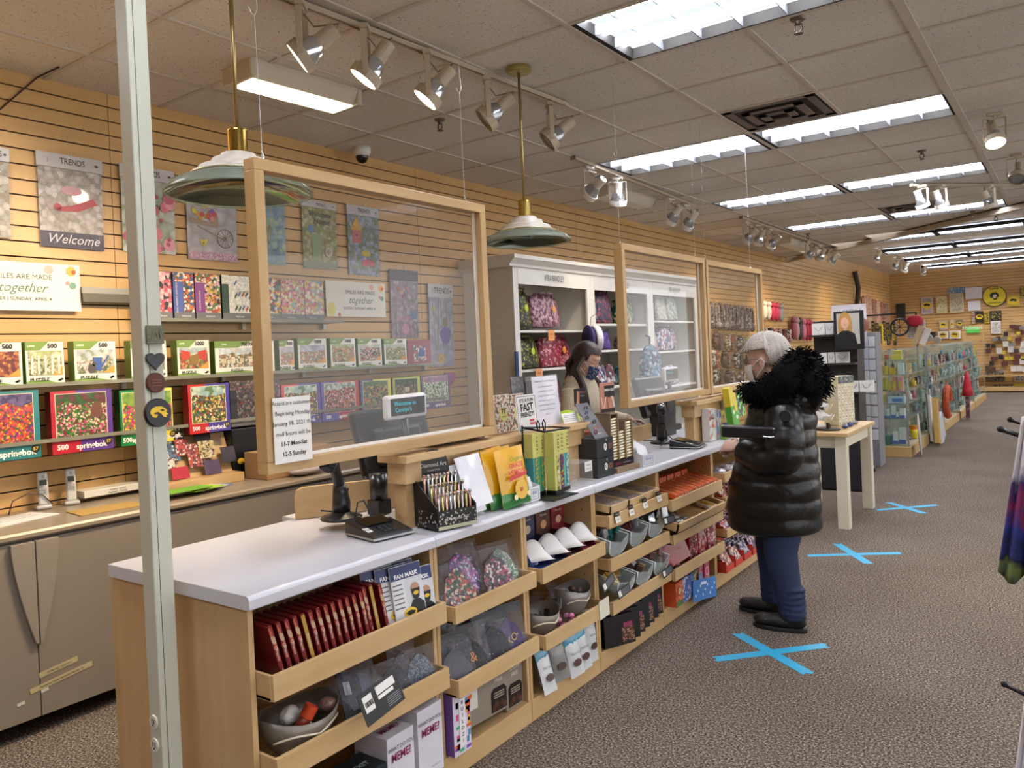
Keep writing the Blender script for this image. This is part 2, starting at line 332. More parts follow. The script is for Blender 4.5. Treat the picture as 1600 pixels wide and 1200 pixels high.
L(r.outputs[0], mx.inputs[6]); L(r2.outputs[0], mx.inputs[7]); L(mx.outputs[2], b.inputs['Base Color']); b.inputs['Roughness'].default_value = .95
TILE = m
FIX = [(0, -1), (0, -5), (0, 3), (-2, 3), (0, 7), (-2, 7), (0, 11), (-2, 11)]+[(u, v) for u in (4, 8) for v in (-5, -1, 3, 7)]+[(0, -9), (4, -9), (-4, -5)]
VENT = [(0, 2), (0, 10)]
used = {(u+i, v) for u, v in FIX for i in (0, 1)} | set(VENT)
def low(x, y): return y < 14.4-(x-WX)*.943
mb = MB(); tb = MB()
for i in range(-4, 15):
    for j in range(-16, 18):
        x0, x1, y0, y1 = gx(i), gx(i+1), gy(j), gy(j+1)
        if i == -4: x0 = WX
        if not low((x0+x1)/2, (y0+y1)/2) or (i, j) in used: continue
        mb.box(x0, x1, y0, y1, CZ, CZ+.015)
for i in range(-3, 16):
    x = gx(i); yy = min(20, 14.4-(x-WX)*.943)
    wd = .022 if i == 2 else .012
    y = -3.5
    for j in [v for u, v in sorted(FIX, key=lambda q: q[1]) if u+1 == i]+[99]:
        ye = min(yy, gy(j)) if j < 99 else yy
        if ye > y: tb.box(x-wd, x+wd, y, ye, CZ-.007, CZ+.002)
        y = gy(j+1) if j < 99 else y
for j in range(-15, 19):
    y = gy(j); xx = min(6, WX+(14.4-y)/.943)
    if xx > WX: tb.box(WX, xx, y-.012, y+.012, CZ-.006, CZ+.002)
# high ceiling beyond the step
def pt(x): return 14.4-(x-WX)*.943
mb.add([(WX, pt(WX), CZ2), (6, pt(6), CZ2), (6, YB, CZ2), (WX, YB, CZ2)], [(0, 1, 2, 3)])
for i in range(-3, 14):
    x = gx(i)
    if i not in (-1, 1, 3): tb.box(x-.012, x+.012, pt(x)+.1, YB, CZ2-.006, CZ2-.001)
for k in range(20):
    y = 14.49+k*U-2*U
    xs = max(WX, WX+(14.4-y)/.943+.1)
    if y < YB: tb.box(xs, 6, y-.012, y+.012, CZ2-.006, CZ2-.001)
struct(mb.build('ceiling', TILE))
struct(tb.build('trim_1', P('c4bbb1', .6)))
# the step between the two ceilings with its hanging edge
a, c = Vector((WX, pt(WX), 0)), Vector((6, pt(6), 0)); d = (c-a).normalized(); n = Vector((d.y, -d.x, 0))
if n.y > 0: n = -n
q = MB()
for z0, z1, t in ((CZ-.07, CZ2, .02), (CZ-.075, CZ-.02, .10)):
    q.hexa([(*(a+n*t).xy, z0), (*(c+n*t).xy, z0), (*(c).xy, z0), (*(a).xy, z0), (*(a+n*t).xy, z1), (*(c+n*t).xy, z1), (*c.xy, z1), (*a.xy, z1)])
struct(q.build('trim_2', P('a89c8c', .8)))
# ---------------------------------------------------------------- troffers
TRIM = P('16130f', .8); FIN = P('a4a9b4', .3, .6)
def troffer_parts(t):
    q = MB(); W, D = 2*U-.02, U-.02
    for x0, x1, y0, y1 in ((0, W, 0, .012), (0, W, D-.012, D), (0, .028, 0, D), (W-.028, W, 0, D)): q.box(x0+.01, x1+.01, y0+.01, y1+.01, -.004, .05)
    q.build('frame', TRIM, t)
    f = MB()
    for k in range(1, 6): f.box(W*k/6-.002, W*k/6+.002, .02, D-.0, -.001, .045)
    for k in range(1, 3): f.box(.03, W-.02, D*k/3-.002, D*k/3+.002, -.001, .045)
    f.build('louvre', FIN, t)
    q = MB().box(.0, W+.02, .0, D+.02, .07, .12); q.build('housing', P('c8ccd4', .5), t)
    q = MB()
    for k in range(3): q.tube([(.03, D*(k+.5)/3+.01, .05), (W-.01, D*(k+.5)/3+.01, .05)], .016, 10)
    q.build('lamp_tubes', glow('f4f6ff', LT*4.6), t)
    MB().box(.02, W, .02, D, .058, .068).build('reflector', glow('dfe6f6', 1.1), t)  # reflector emits on its own, in place of tube light it would reflect
LT = 15
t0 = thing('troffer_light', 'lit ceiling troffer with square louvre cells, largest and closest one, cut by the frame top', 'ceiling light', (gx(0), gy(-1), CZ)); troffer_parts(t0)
LB = {(0, 3): 'lit ceiling troffer beside the black stained air vent, right one of the nearest full pair', (-2, 3): 'lit ceiling troffer with hanging wires crossing it, left one of the nearest full pair',
      (0, 7): 'lit ceiling troffer of the second pair, right one, under a small sprinkler', (-2, 7): 'lit ceiling troffer of the second pair, left one, toward the slat wall',
      (0, 11): 'lit ceiling troffer behind the three white spotlights and second air vent', (-2, 11): 'lit ceiling troffer of the third pair, left one, just before the diagonal ceiling edge'}
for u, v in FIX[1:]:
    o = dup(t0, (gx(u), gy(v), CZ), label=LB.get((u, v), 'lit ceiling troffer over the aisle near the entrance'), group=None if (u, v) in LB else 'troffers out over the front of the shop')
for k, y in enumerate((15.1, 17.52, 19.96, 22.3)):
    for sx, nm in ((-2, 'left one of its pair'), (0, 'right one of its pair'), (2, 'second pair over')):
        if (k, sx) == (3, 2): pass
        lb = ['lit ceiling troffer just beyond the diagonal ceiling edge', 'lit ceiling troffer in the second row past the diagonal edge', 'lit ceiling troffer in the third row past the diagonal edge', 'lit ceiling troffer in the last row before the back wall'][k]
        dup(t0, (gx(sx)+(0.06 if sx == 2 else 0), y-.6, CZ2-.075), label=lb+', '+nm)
# air vents
def vent(u, v, lb):
    t = thing('air_vent', lb, 'air vent', (gx(u), gy(v), CZ)); W = U
    q = MB(); q.box(0, W, 0, W, .004, .012)
    q.build('back_plate', P('38322e', .9), t)
    f = MB()
    for k, (a0, z) in enumerate(((.03, -.002), (.12, -.012), (.20, -.02))):
        w_ = .05
        for x0, x1, y0, y1 in ((a0, W-a0, a0, a0+w_), (a0, W-a0, W-a0-w_, W-a0), (a0, a0+w_, a0, W-a0), (W-a0-w_, W-a0, a0, W-a0)): f.box(x0, x1, y0, y1, z, z+.006)
    f.build('louvre_rings', P('6f665f', .6), t)
vent(0, 2, 'square ceiling air vent with dark dust rings beside the lit troffer'); vent(0, 10, 'far dark ceiling air vent behind the white spotlights')
# ================================================================ ceiling fittings
PUTTY = P('b9ab94', .45); WARM = (1, .76, .47)
def spot(parent, loc, d, power, size=1.7, col=WARM, r=.05, blend=1):
    l = bpy.data.lights.new('spot_lamp', 'SPOT'); l.energy = power; l.color = col; l.spot_size = size; l.spot_blend = blend; l.shadow_soft_size = r
    o = bpy.data.objects.new('spot_lamp', l); COL.objects.link(o); o.parent = parent; o.location = loc
    o.rotation_euler = Vector(d).to_track_quat('-Z', 'Y').to_euler(); return o
def track(x0, y0, x1, y1, lb, z=CZ):
    t = thing('lighting_track', lb, 'light track', ((x0+x1)/2, (y0+y1)/2, z)); L_ = math.hypot(x1-x0, y1-y0); a = math.atan2(y1-y0, x1-x0)
    t.rotation_euler = (0, 0, a)
    MB().box(-L_/2, L_/2, -.017, .017, -.022, -.008).box(-L_/2, L_/2, -.017, -.010, -.03, -.02).box(-L_/2, L_/2, .010, .017, -.03, -.02).build('rail', PUTTY, t)
    MB().box(-L_/2-.012, -L_/2, -.02, .02, -.034, -.004).build('end_cap', P('7c6f5e', .5), t); return t
def head(x, y, lb, rz=0, tilt=52, lit=0, z=CZ-.031, drop=.205, group=None, col=PUTTY, s=1, lamp=None, power=0, name='track_spotlight'):
    t = thing(name, lb, 'spotlight', (x, y, z), rz, group); t.scale = (s, s, s); a = math.radians(tilt); d = Vector((-math.sin(a), 0, -math.cos(a))); C = Vector((0, 0, -drop))
    MB().box(-.02, .02, -.045, .045, -.022, 0).tube([(0, 0, -.02), (0, 0, -.04)], .012).build('track_adapter', col, t, bevel=.003)
    y_ = MB(); w_ = .072
    y_.box(-.013, .013, -w_, w_, -.044, -.038)
    for sy in (-1, 1): y_.box(-.013, .013, sy*w_-.002, sy*w_+.002, -drop-.02, -.038)
    y_.build('yoke', col, t, bevel=.002)
    E_ = d.to_track_quat('-Z', 'Y').to_euler()
    M_ = E_.to_matrix()
    MB().lathe([(.064, -.03), (.071, -.03), (.071, .012), (.064, .012), (.064, -.03)], 24, C, rot=E_).build('lamp_ring', col, t, smooth=False)
    MB().lathe([(.062, -.01), (.058, .02), (.045, .06), (.028, .085)], 20, C, rot=E_).build('reflector_bulb', P('c9cdd2', .12, .8) if lit else P('a9abae', .2, .7), t, smooth=True)
    MB().lathe([(.0, .165), (.033, .163), (.034, .075), (.026, .07)], 16, C, rot=E_).build('socket', col, t, bevel=0)
    p0 = C+M_@Vector((0, 0, .16)); MB().tube([p0, p0+Vector((.015, .02, .035)), Vector((.045, .015, -.09)), Vector((.01, 0, -.045))], .004, 6).build('wire', P('8f8371', .5), t, smooth=True)
    MB().ell(C+M_@Vector((0, 0, -.012)), (.062, .062, .014), 20, 6, rot=E_).build('lens', glow(lit[0], lit[1]) if lit else P('8d8f92', .15, .3), t, smooth=True)
    if power: spot(t, C+M_@Vector((0, 0, -.06)), d, power)
    return t
GL = ('fff0d8', 22)
a, c = at(435, -6, 'z', CZ-.02), at(884, 164, 'z', CZ-.02)
a = a+(a-c)*.9
track(a.x, a.y, c.x, c.y, 'long putty coloured lighting track over the sales counter')
HD = [(470, 0, 'track spotlight at the top edge of the picture, nearest, seen from its side', 8, 55), (570, 37, 'second track spotlight, brightly lit, with a clear glass reflector', 8, 38),
      (667, 77, 'third track spotlight from the near end, lit, aimed at the slat wall', 8, 42), (760, 118, 'fourth track spotlight, unlit, left of the brass pendant rod', 0, 52), (858, 158, 'last track spotlight of the long track, unlit, right of the brass pendant rod', 0, 52)]
for i, (px, py, lb, p, tl) in enumerate(HD):
    q = at(px, py, 'z', CZ-.02); head(q.x, q.y, lb, .68, tl, GL if p else 0, power=[75, 95, 110, 0, 0][i], col=PUTTY)
head(-2.5, 1.0, 'lit track spotlight outside the picture near the shop entrance', .68, 66, GL, power=85)
head(-2.52, .2, 'lit track spotlight outside the picture, farther toward the shop entrance', .68, 66, GL, power=85)
a, c = at(896, 247, 'z', CZ-.02), at(1085, 322, 'z', CZ-.02); track(a.x, a.y, c.x, c.y, 'white lighting track above the framed screens')
for px, py, lb, rz, tl, lit, pw in ((920, 258, 'white track spotlight with a glowing back, first after the pendant', -.2, 60, 0, 0), (964, 275, 'bright white track spotlight crossed by a hanging wire', -.9, 20, ('ffffff', 9), 25),
      (1047, 308, 'white track spotlight aimed back at the wall, left of the last two on its track', -.3, 50, 0, 0), (1072, 318, 'white track spotlight at the far end of the middle track', -.3, 50, 0, 0)):
    q = at(px, py, 'z', CZ-.02); head(q.x, q.y, lb, rz, tl, lit, power=pw, col=P('d8d2c8', .4))
a, c = at(1158, 340, 'z', CZ-.02), at(1306, 391, 'z', CZ-.02); track(a.x, a.y, c.x, c.y, 'white lighting track farther along the slat wall')
for px, py, lb, pw in ((1166, 345, 'unlit spotlight left of the lit one above the third screen', 0), (1183, 350, 'lit spotlight between two dark ones above the customer', 90), (1203, 356, 'unlit spotlight right of the lit one above the customer', 0),
      (1262, 376, 'dark spotlight of the far cluster, left one', 0), (1280, 381, 'lit spotlight of the far cluster of three', 80), (1298, 387, 'dark spotlight of the far cluster, right one', 0)):
    q = at(px, py, 'z', CZ-.02); head(q.x, q.y, lb, -.5 if pw else -.2, 38 if pw else 55, GL if pw else 0, power=pw, col=P('c9c0b2', .4))
for px, py, lb, pw in ((1378, 388, 'lit far spotlight nearest to the diagonal ceiling edge', 60), (1406, 402, 'far unlit spotlight between two lit ones in the back corner', 0), (1421, 407, 'far lit spotlight, second last before the back wall', 60), (1450, 413, 'far lit spotlight closest to the back wall', 60)):
    q = at(px, py, 'z', CZ2-.04); head(q.x-.12, q.y+.05, lb, -.5, 35, GL if pw else 0, power=pw, z=CZ2-.012, s=1.1, col=P('d8d2c8', .4))
a, c = at(1425, 288, 'z', CZ-.01), at(1660, 288, 'z', CZ-.01); track(a.x, a.y, c.x, c.y, 'slanting lighting track with three white spotlights')
for px, lb, rz, lit, pw in ((1440, 'white spotlight with a bright white socket, first of the slanting track', -2.2, 0, 0), (1470, 'white spotlight beside the one with the bright socket, second of the slanting track', -2.3, 0, 0), (1546, 'cream spotlight hanging by the troffer, last of the slanting track', -2.4, ('fff4e0', 3), 0)):
    q = at(px, 288, 'z', CZ-.02); head(q.x, q.y, lb, rz, 25, lit, power=pw, col=P('e6e0d4', .4), s=.9)
q = at(1553, 176, 'z', CZ); head(q.x, q.y, 'very bright warm spotlight on the bare ceiling out in the aisle', 1.9, 28, ('ffe9c4', 40), power=70, z=CZ, s=.92, drop=.2)
q = at(1588, 240, 'z', CZ); head(q.x, q.y, 'dark unlit spotlight behind the very bright warm one', 1.5, 40, 0, z=CZ, s=.95)
# wraparound lights
def wrap(cx, cy, L_, W_, rz, lb, lit, z=CZ):
    t = thing('wraparound_light', lb, 'ceiling light', (cx, cy, z), rz); h = .085
    pr = [(-W_/2, 0), (-W_/2, -.02), (-W_/2+.035, -h), (W_/2-.035, -h), (W_/2, -.02), (W_/2, 0)]
    MB().prism([(p[0], p[1]) for p in pr], 'y', -L_/2+.015, L_/2-.015).build('housing', P('c9bfae', .4), t)
    for s in (-1, 1): MB().box(-W_/2-.003, W_/2+.003, s*L_/2-.016, s*L_/2+.016, -h-.004, 0).build('end_cap', P('bdb2a0', .4), t, bevel=.006)
    pr = [(W_/2-.01, -.035), (W_/2-.034, -h-.002), (-W_/2+.034, -h-.002), (-W_/2+.03, -h-.004), (W_/2-.03, -h-.006)]
    MB().box(-W_/2+.036, W_/2-.036, -L_/2+.02, L_/2-.02, -h-.008, -h-.001).build('lens', glow('fff0cf', 3.6) if lit else P('dcdcd8', .3), t, bevel=.004)
wrap(-3.22, 2.74, .66, .24, -.06, 'short lit wraparound light near the near pendant', 1)
q = at(1006, 296, 'z', CZ); wrap(q.x-.22, q.y, .9, .24, -.05, 'unlit white wraparound light beside the bright spotlight', 0)
q = at(1240, 372, 'z', CZ); wrap(q.x-.1, q.y+.4, 1.2, .24, 0, 'unlit white wraparound light in front of the far cluster of spotlights', 0)
# dome camera, sprinklers
q = at(565, 231, 'z', CZ); t = thing('dome_camera', 'small white dome security camera with black lens dome near the slat wall', 'security camera', q)
MB().lathe([(0, 0), (.062, 0), (.062, -.035), (.05, -.055), (.04, -.06)], 24).build('base', P('e0dcd6', .4), t, smooth=True)
MB().lathe([(.044, -.05), (.042, -.075), (.026, -.1), (0, -.108)], 24).build('dome', P('0a0a0c', .08), t, smooth=True)
for i, (px, py, z, lb) in enumerate(((687, 186, CZ, 'brass sprinkler head between the two rows of spotlights'), (1246, 27, CZ, 'dark sprinkler head beside the largest troffer'), (1440, 235, CZ, 'small sprinkler head behind the second troffer pair'),
        (1262, 365, CZ, 'tiny sprinkler head above the far spotlight cluster'), (1519, 330, CZ, 'tiny sprinkler head below the row of white spotlights'), (1556, 336, CZ, 'tiny sprinkler head right of another tiny one by the diagonal ceiling edge'))):
    q = at(px, py, 'z', z); t = thing('sprinkler_head', lb, 'sprinkler', q)
    MB().lathe([(0, -.001), (.036, -.001), (.03, -.012), (.014, -.014), (.013, -.03), (.008, -.034), (0, -.034)], 16).build('escutcheon', P('6a5f56', .4, .5), t)
    MB().tube([(-.014, 0, -.03), (-.016, 0, -.055), (0, 0, -.07)], .004, 6).tube([(.014, 0, -.03), (.016, 0, -.055), (0, 0, -.07)], .004, 6).lathe([(0, -.068), (.02, -.07), (.02, -.073), (0, -.073)], 12).build('frame_and_deflector', P('4d443c', .4, .6), t)
# pendants
def pendant(x, y, rim, r, lb):
    t = thing('pendant_lamp', lb, 'pendant lamp', (x, y, rim)); H = CZ-rim; top = .125*r/.23
    MB().lathe([(0, H), (.065, H), (.068, H-.022), (.058, H-.03), (0, H-.03)], 28).build('canopy', P('a89a5e', .35, .8), t, smooth=False, bevel=.002)
    MB().tube([(0, 0, H-.02), (0, 0, top+.07)], .0075, 10).build('rod', P('a89464', .3, .85), t, smooth=True)
    MB().lathe([(0, top+.085), (.03, top+.085), (.033, top+.08), (.033, top-.01), (0, top-.01)], 20).build('socket_cover', P('b8994e', .15, 1), t, bevel=.002)
    k = r/.23
    pr = [(.03, top), (.055, top-.003), (.062, top-.016), (.085, top-.022), (.094, top-.04), (.122*k, top-.05), (.132*k, top-.068), (.152*k, top-.075)]
    MB().lathe(pr, 48).build('shade', P('d6cfc2', .28), t, solid=.004)
    MB().lathe([(.150*k, top-.073), (.156*k, top-.075), (.156*k, top-.080), (.150*k, top-.080)], 48).build('trim_band', P('d9cfa6', .15, .8), t, smooth=True)
    MB().lathe([(.150*k, top-.078), (.175*k, top-.088), (.21*k, top-.104), (.23*k, .0), (.231*k, -.006), (.226*k, -.004)], 56).build('glass_skirt', clear('cfdcc8', .30, .03), t, smooth=True)
    MB().lathe([(.222*k, .0), (.19*k, .02), (.13*k, .042), (.05, .06), (0, .062)], 48).build('reflector', P('8f9a8a', .07, .95), t, smooth=True)
pendant(-2.27, 1.67, 2.087, .243, 'near brass rod pendant lamp with stepped cream shade, partly behind the framed screen')
pendant(-2.27, 3.40, 2.076, .232, 'second brass rod pendant lamp with round ceiling canopy and stepped cream shade')
# ---------------------------------------------------------------- hanging framed screens
FR = wood('a98655', 'c6a472', .4, 'z'); WIRE = P('c9c7c4', .3, .6)
def screen(x, y0, y1, z0, z1, lb, hooks, wd=.036, dp=.05):
    t = thing('hanging_screen', lb, 'protective screen', (x, (y0+y1)/2, z0)); a = (y1-y0)/2; h = z1-z0
    for nm, bx in (('top_rail', (-dp/2, dp/2, -a, a, h-wd, h)), ('bottom_rail', (-dp/2, dp/2, -a, a, 0, wd)), ('side_rail', (-dp/2, dp/2, -a, -a+wd, wd, h-wd)), ('side_rail', (-dp/2, dp/2, a-wd, a, wd, h-wd))):
        MB().box(*bx).build(nm, FR if 'side' in nm else wood('a98655', 'c6a472', .4, 'y'), t, bevel=.002)
    MB().box(-.002, .002, -a+wd-.004, a-wd+.004, wd-.004, h-wd+.004).build('clear_pane', clear('ffffff', .008, .02), t)
    b = MB()
    for bx in ((-.012, -.004, -a+wd, a-wd, wd, wd+.01), (-.012, -.004, a-wd-.012, a-wd, wd, h-wd)): b.box(*bx)
    b.build('glazing_bead', P('e9e6df', .4), t)
    for hy in hooks:
        yy = hy-(y0+y1)/2; hk = .52*(CZ-z1)
        q = MB(); q.tube([(0, yy, h), (0, yy+.004, h+.03), (0, yy, h+hk)], .0012, 5)
        q.tube([(0, yy-.02, h+hk+.02), (0, yy-.012, h+hk+.004), (0, yy, h+hk), (0, yy+.012, h+hk+.02), (0, yy+.004, h+hk+.1), (0, yy, CZ-z0-.02), (0, yy, CZ-z0)], .0014, 5)
        q.tube([(0, yy, h-.005), (0, yy+.01, h+.012), (0, yy, h+.03)], .003, 6); q.build('hanging_wire', WIRE, t)
    return t
s1 = screen(-1.981, 1.492, 2.636, 1.172, 2.122, 'largest and nearest wood framed clear screen hanging over the first register', (1.54, 2.53))
s2 = screen(-1.981, 3.848, 5.03, 1.180, 2.072, 'wood framed clear screen hanging over the second register beside the clerk', (3.875, 4.93))
s3 = screen(-1.981, 5.05, 6.20, 1.178, 2.068, 'farthest wood framed clear screen hanging beside the customer', (5.10, 6.0))
# notice taped to the first screen
t = thing('hours_notice', 'white paper notice of mall hours taped to the lower left of the nearest screen', 'notice', (-1.972, 1.575, 1.20))
MB().box(0, .0012, -.062, .082, 0, .2).build('sheet', P('e8e6e0', .7, vary=.01), t)
for k, (s, b_) in enumerate((('Attention customers', 0), ('Beginning Monday', 0), ('January 18, 2021 the', 0), ('mall hours will be', 0), ('11-7 Mon-Sat', .02), ('12-5 Sunday', .02))):
    text(s, .0185, t, (.0022, .012, .182-k*.031), INK, bold=b_)
# ---------------------------------------------------------------- power pole
pc = Vector((-2.105, 1.215, 0))
t = thing('power_pole', 'pale green square power pole from floor to ceiling in front of the counter end', 'power pole', pc, rz=0)
POLE = P('c0c2b2', .45, vary=.03)
MB().box(-.03, .03, -.03, .03, 0, CZ).build('pole_body', POLE, t, bevel=.004)
MB().box(.0295, .0305, -.0135, -.0115, 0, CZ).build('seam', P('4a5048', .6), t)
for z in (.52, .455, .335, .27):
    o = MB().lathe([(0, .004), (.019, .004), (.019, 0)], 18, (-.004, -.030, z), rot=(math.pi/2, 0, 0)).build('outlet', P('dad8cc', .4), t)
    MB().box(-.010, -.008, -.0352, -.0335, z-.005, z+.009).box(0, .002, -.0352, -.0335, z-.005, z+.009).lathe([(0, .001), (.003, .001), (.003, 0)], 8, (-.004, -.0345, z-.009), rot=(math.pi/2, 0, 0)).build('slots', INK, o)
# magnets on the pole (on the side toward the aisle)
def on_pole(px, py):
    return at(px, py, 'x', pc.x+.036)
def magnet(px, py, nm, lb, fn, cat='magnet'):
    q = on_pole(px, py); t = thing(nm, lb, cat, q, rz=math.pi/2); fn(t); return t
def m_square(t):
    MB().box(-.026, .026, -.004, .003, -.026, .026).build('plate', P('6e6d58', .6, .2, bump=.5, bscale=120), t, bevel=.002)
    MB().tube([(-.012, -.006, -.008), (-.004, -.006, .01), (.002, -.006, -.004), (.01, -.006, .012), (.014, -.006, -.01)], .0016, 5).build('relief', P('8f8d74', .5, .3), t)
def m_heart(t):
    pts = []
    for k in range(28):
        a = 2*math.pi*k/28; x = 16*math.sin(a)**3; z = 13*math.cos(a)-5*math.cos(2*a)-2*math.cos(3*a)-math.cos(4*a); pts.append((x*.0017, z*.0017))
    MB().prism([(p[0], p[1]) for p in pts], 'y', -.006, .003).build('heart_plate', P('3b3d3f', .45, .3), t, bevel=.002)
def m_disc(t): 
    MB().lathe([(0, .006), (.026, .006), (.028, .003), (.028, -.003)], 28, rot=(math.pi/2, 0, 0)).build('disc', P('5b3428', .5, .2, bump=.4, bscale=150), t)
    for z in (.008, 0, -.008): MB().box(-.014, .014, -.0075, -.0058, z-.0012, z+.0012).build('engraved_line', P('7d5141', .5), t)
def m_hawk(t):
    MB().lathe([(0, .008), (.037, .008), (.040, .004), (.040, -.003)], 36, rot=(math.pi/2, 0, 0)).build('disc', P('121317', .35), t)
    Y_ = P('e8c02c', .45); z0 = -.0095
    body = [(-.027, .002), (-.022, .012), (-.010, .018), (.006, .018), (.018, .012), (.026, .003), (.020, .003), (.027, -.006), (.020, -.007), (.022, -.014), (.012, -.012), (.008, -.005), (.000, .002), (-.010, .003), (-.004, -.006), (-.010, -.013), (-.020, -.010)]
    MB().prism(body, 'y', z0, -.0078).build('emblem', Y_, t)
    MB().prism([(.002, .008), (.010, .010), (.016, .006), (.010, .004)], 'y', z0-.0012, z0).prism([(-.012, .003), (-.006, -.004), (-.016, -.002)], 'y', z0-.0012, z0).build('emblem_cutout', P('121317', .35), t)
magnet(242, 523, 'square_magnet', 'square grey bronze magnet, topmost of the four on the green pole', m_square)
magnet(242, 563, 'heart_magnet', 'dark grey heart shaped magnet on the green pole', m_heart)
magnet(243, 598, 'round_magnet', 'reddish brown round engraved magnet on the green pole', m_disc)
magnet(246, 645, 'emblem_magnet', 'black round magnet with yellow bird head emblem, lowest on the green pole', m_hawk)
# ================================================================ sales counter
TZ = .885; XF = -1.84; XR = -1.77; Y0 = 1.31; Y1 = 5.56
LAM = P('c9c9cf', .3, vary=.015, coat=.1)
def ctop(y0, y1, x0, lb):
    t = thing('countertop', lb, 'countertop', (-1.80, y0, TZ-.04))
    pr = [(x0+1.80, 0), (-.004, 0), (0, .004), (0, .028), (-.004, .036), (-.012, .04), (x0+1.80, .04)]
    MB().prism([(0+p[0], p[1]) for p in pr], 'y', 0.001, y1-y0-.001).build('laminate_top', LAM, t, smooth=False, bevel=.0015)
    return t
ctop(Y0-.02, 2.055, -2.53, 'white laminate countertop of the wide near end, with the bar code scanner')
ctop(2.055, 3.17, -2.62, 'white laminate countertop with the yellow snack bags')
ctop(3.17, Y1+.02, -2.62, 'white laminate countertop under the clerk and second register')
SEC = [(1.312, 2.082), (2.085, 2.640), (2.643, 3.215), (3.218, 3.915), (3.918, 4.700), (4.703, Y1)]
TR = [[(.662, .07), (.437, .07)], [(.628, .06), (.370, .06)], [(.624, .06), (.352, .06)], [(.730, .06), (.528, .06), (.328, .06)], [(.680, .06), (.490, .05), (.306, .06)], [(.71, .055), (.56, .055), (.365, .055)]]
NM = ['with red book covers and masks', 'with flower print masks', 'with folded carton displays', 'with four price tags and black boxes', 'with orange cartons', 'behind the customer with candy cartons']
BASE = .085; XB = -2.22
TRAYTOP = {}
for i, ((a, c), trs) in enumerate(zip(SEC, TR)):
    t = thing('display_cabinet', 'maple open front counter cabinet '+NM[i], 'cabinet', (XF, a, 0)); w_ = c-a
    back = -.72 if i == 0 else XB-XF
    for yy in (0, w_-.018): MB().box(-.70 if i == 0 else back, 0, yy, yy+.018, .0, TZ-.041).build('side_panel', MAPLEV, t, bevel=.001)
    MB().box(back, back+.01 if i else -.36, .018, w_-.018, BASE, TZ-.041).build('back_panel', MAPLEV, t) if i else MB().box(-.37, -.36, .018, w_-.018, BASE, TZ-.041).build('back_panel', MAPLEV, t)
    MB().box(-.36, .0, .018, w_-.018, BASE-.018, BASE).build('bottom_shelf', MAPLE, t)
    MB().box(-.02, .004, 0, w_, 0.0, BASE+.003).build('plinth', MAPLE, t, bevel=.001)
    if i == 0:
        MB().box(-.72, -.70, 0, w_, 0, TZ-.041).build('rear_panel', MAPLEV, t)
    for k, (z, h) in enumerate(trs):
        slope = .0
        tr = MB().box(-.34, .06, .02, w_-.02, z-h, z-h+.008).build('tray', MAPLE, t)
        pr = [(.0, .02), (.06, .02), (.07, .03), (.07, w_-.03), (.06, w_-.02), (0, w_-.02)]
        MB().box(.056, .07, .022, w_-.022, z-h, z).box(-.34, .058, .020, .030, z-h, z).box(-.34, .058, w_-.030, w_-.020, z-h, z).build('tray_rim', MAPLE, tr, bevel=.001)
        TRAYTOP[(i, k)] = z-h+.008
    for k in range(6):
        pass
    hl = MB()
    for yy in (.0185, w_-.0185):
        for zz in range(9):
            hl.ob((-.05, yy, .16+zz*.075), (.006, .0012, .006)); hl.ob((-.3, yy, .16+zz*.075), (.006, .0012, .006))
    hl.build('shelf_pin_holes', P('6a4a28', .9), t)
# upstand partitions with ledges
def partition(y0, y1, lb, z1=1.155, x=-1.97):
    t = thing('counter_partition', lb, 'partition', (x, y0, TZ)); h = z1-TZ; L_ = y1-y0
    MB().box(-.018, 0, 0, L_, 0, h-.03).build('panel', MAPLE, t)
    MB().box(-.06, -.018, .0, .018, -.0, h-.03).box(-.06, -.018, L_-.018, L_, 0, h-.03).build('side_panel', MAPLEV, t)
    MB().box(0.0, .018, -.02, L_+.02, h-.105, h-.028).box(-.07, .0, -.02, -.002, h-.105, h-.028).build('apron', MAPLE, t, bevel=.001)
    MB().box(-.10, .045, -.04, L_+.04, h-.028, h).build('ledge', MAPLE, t, bevel=.003); return t
partition(2.10, 3.34, 'maple upstand partition behind the yellow snack bags with books on its ledge')
partition(4.76, Y1, 'maple upstand partition at the far end of the counter beside the second register', 1.155)
# low slanted side wing by the first register
q0 = at(640, 790, 'z', TZ); q1 = at(462, 812, 'z', TZ)
t = thing('register_wing', 'low maple panel with rounded end behind the bar code scanner', 'panel', (q1.x, q1.y, TZ))
d = (q0-q1); L_ = d.length; t.rotation_euler = (0, 0, math.atan2(d.y, d.x))
MB().prism([(0, 0), (L_, 0), (L_, .125), (.03, .125), (.008, .115), (0, .09)], 'y', -.01, .01).build('board', MAPLEX, t, bevel=.002)
t = thing('register_wing', 'low maple panel behind the second bar code scanner', 'panel', (-2.36, 4.0, TZ)); MB().box(-.01, .01, 0, .95, 0, .10).build('board', MAPLE, t, bevel=.002)
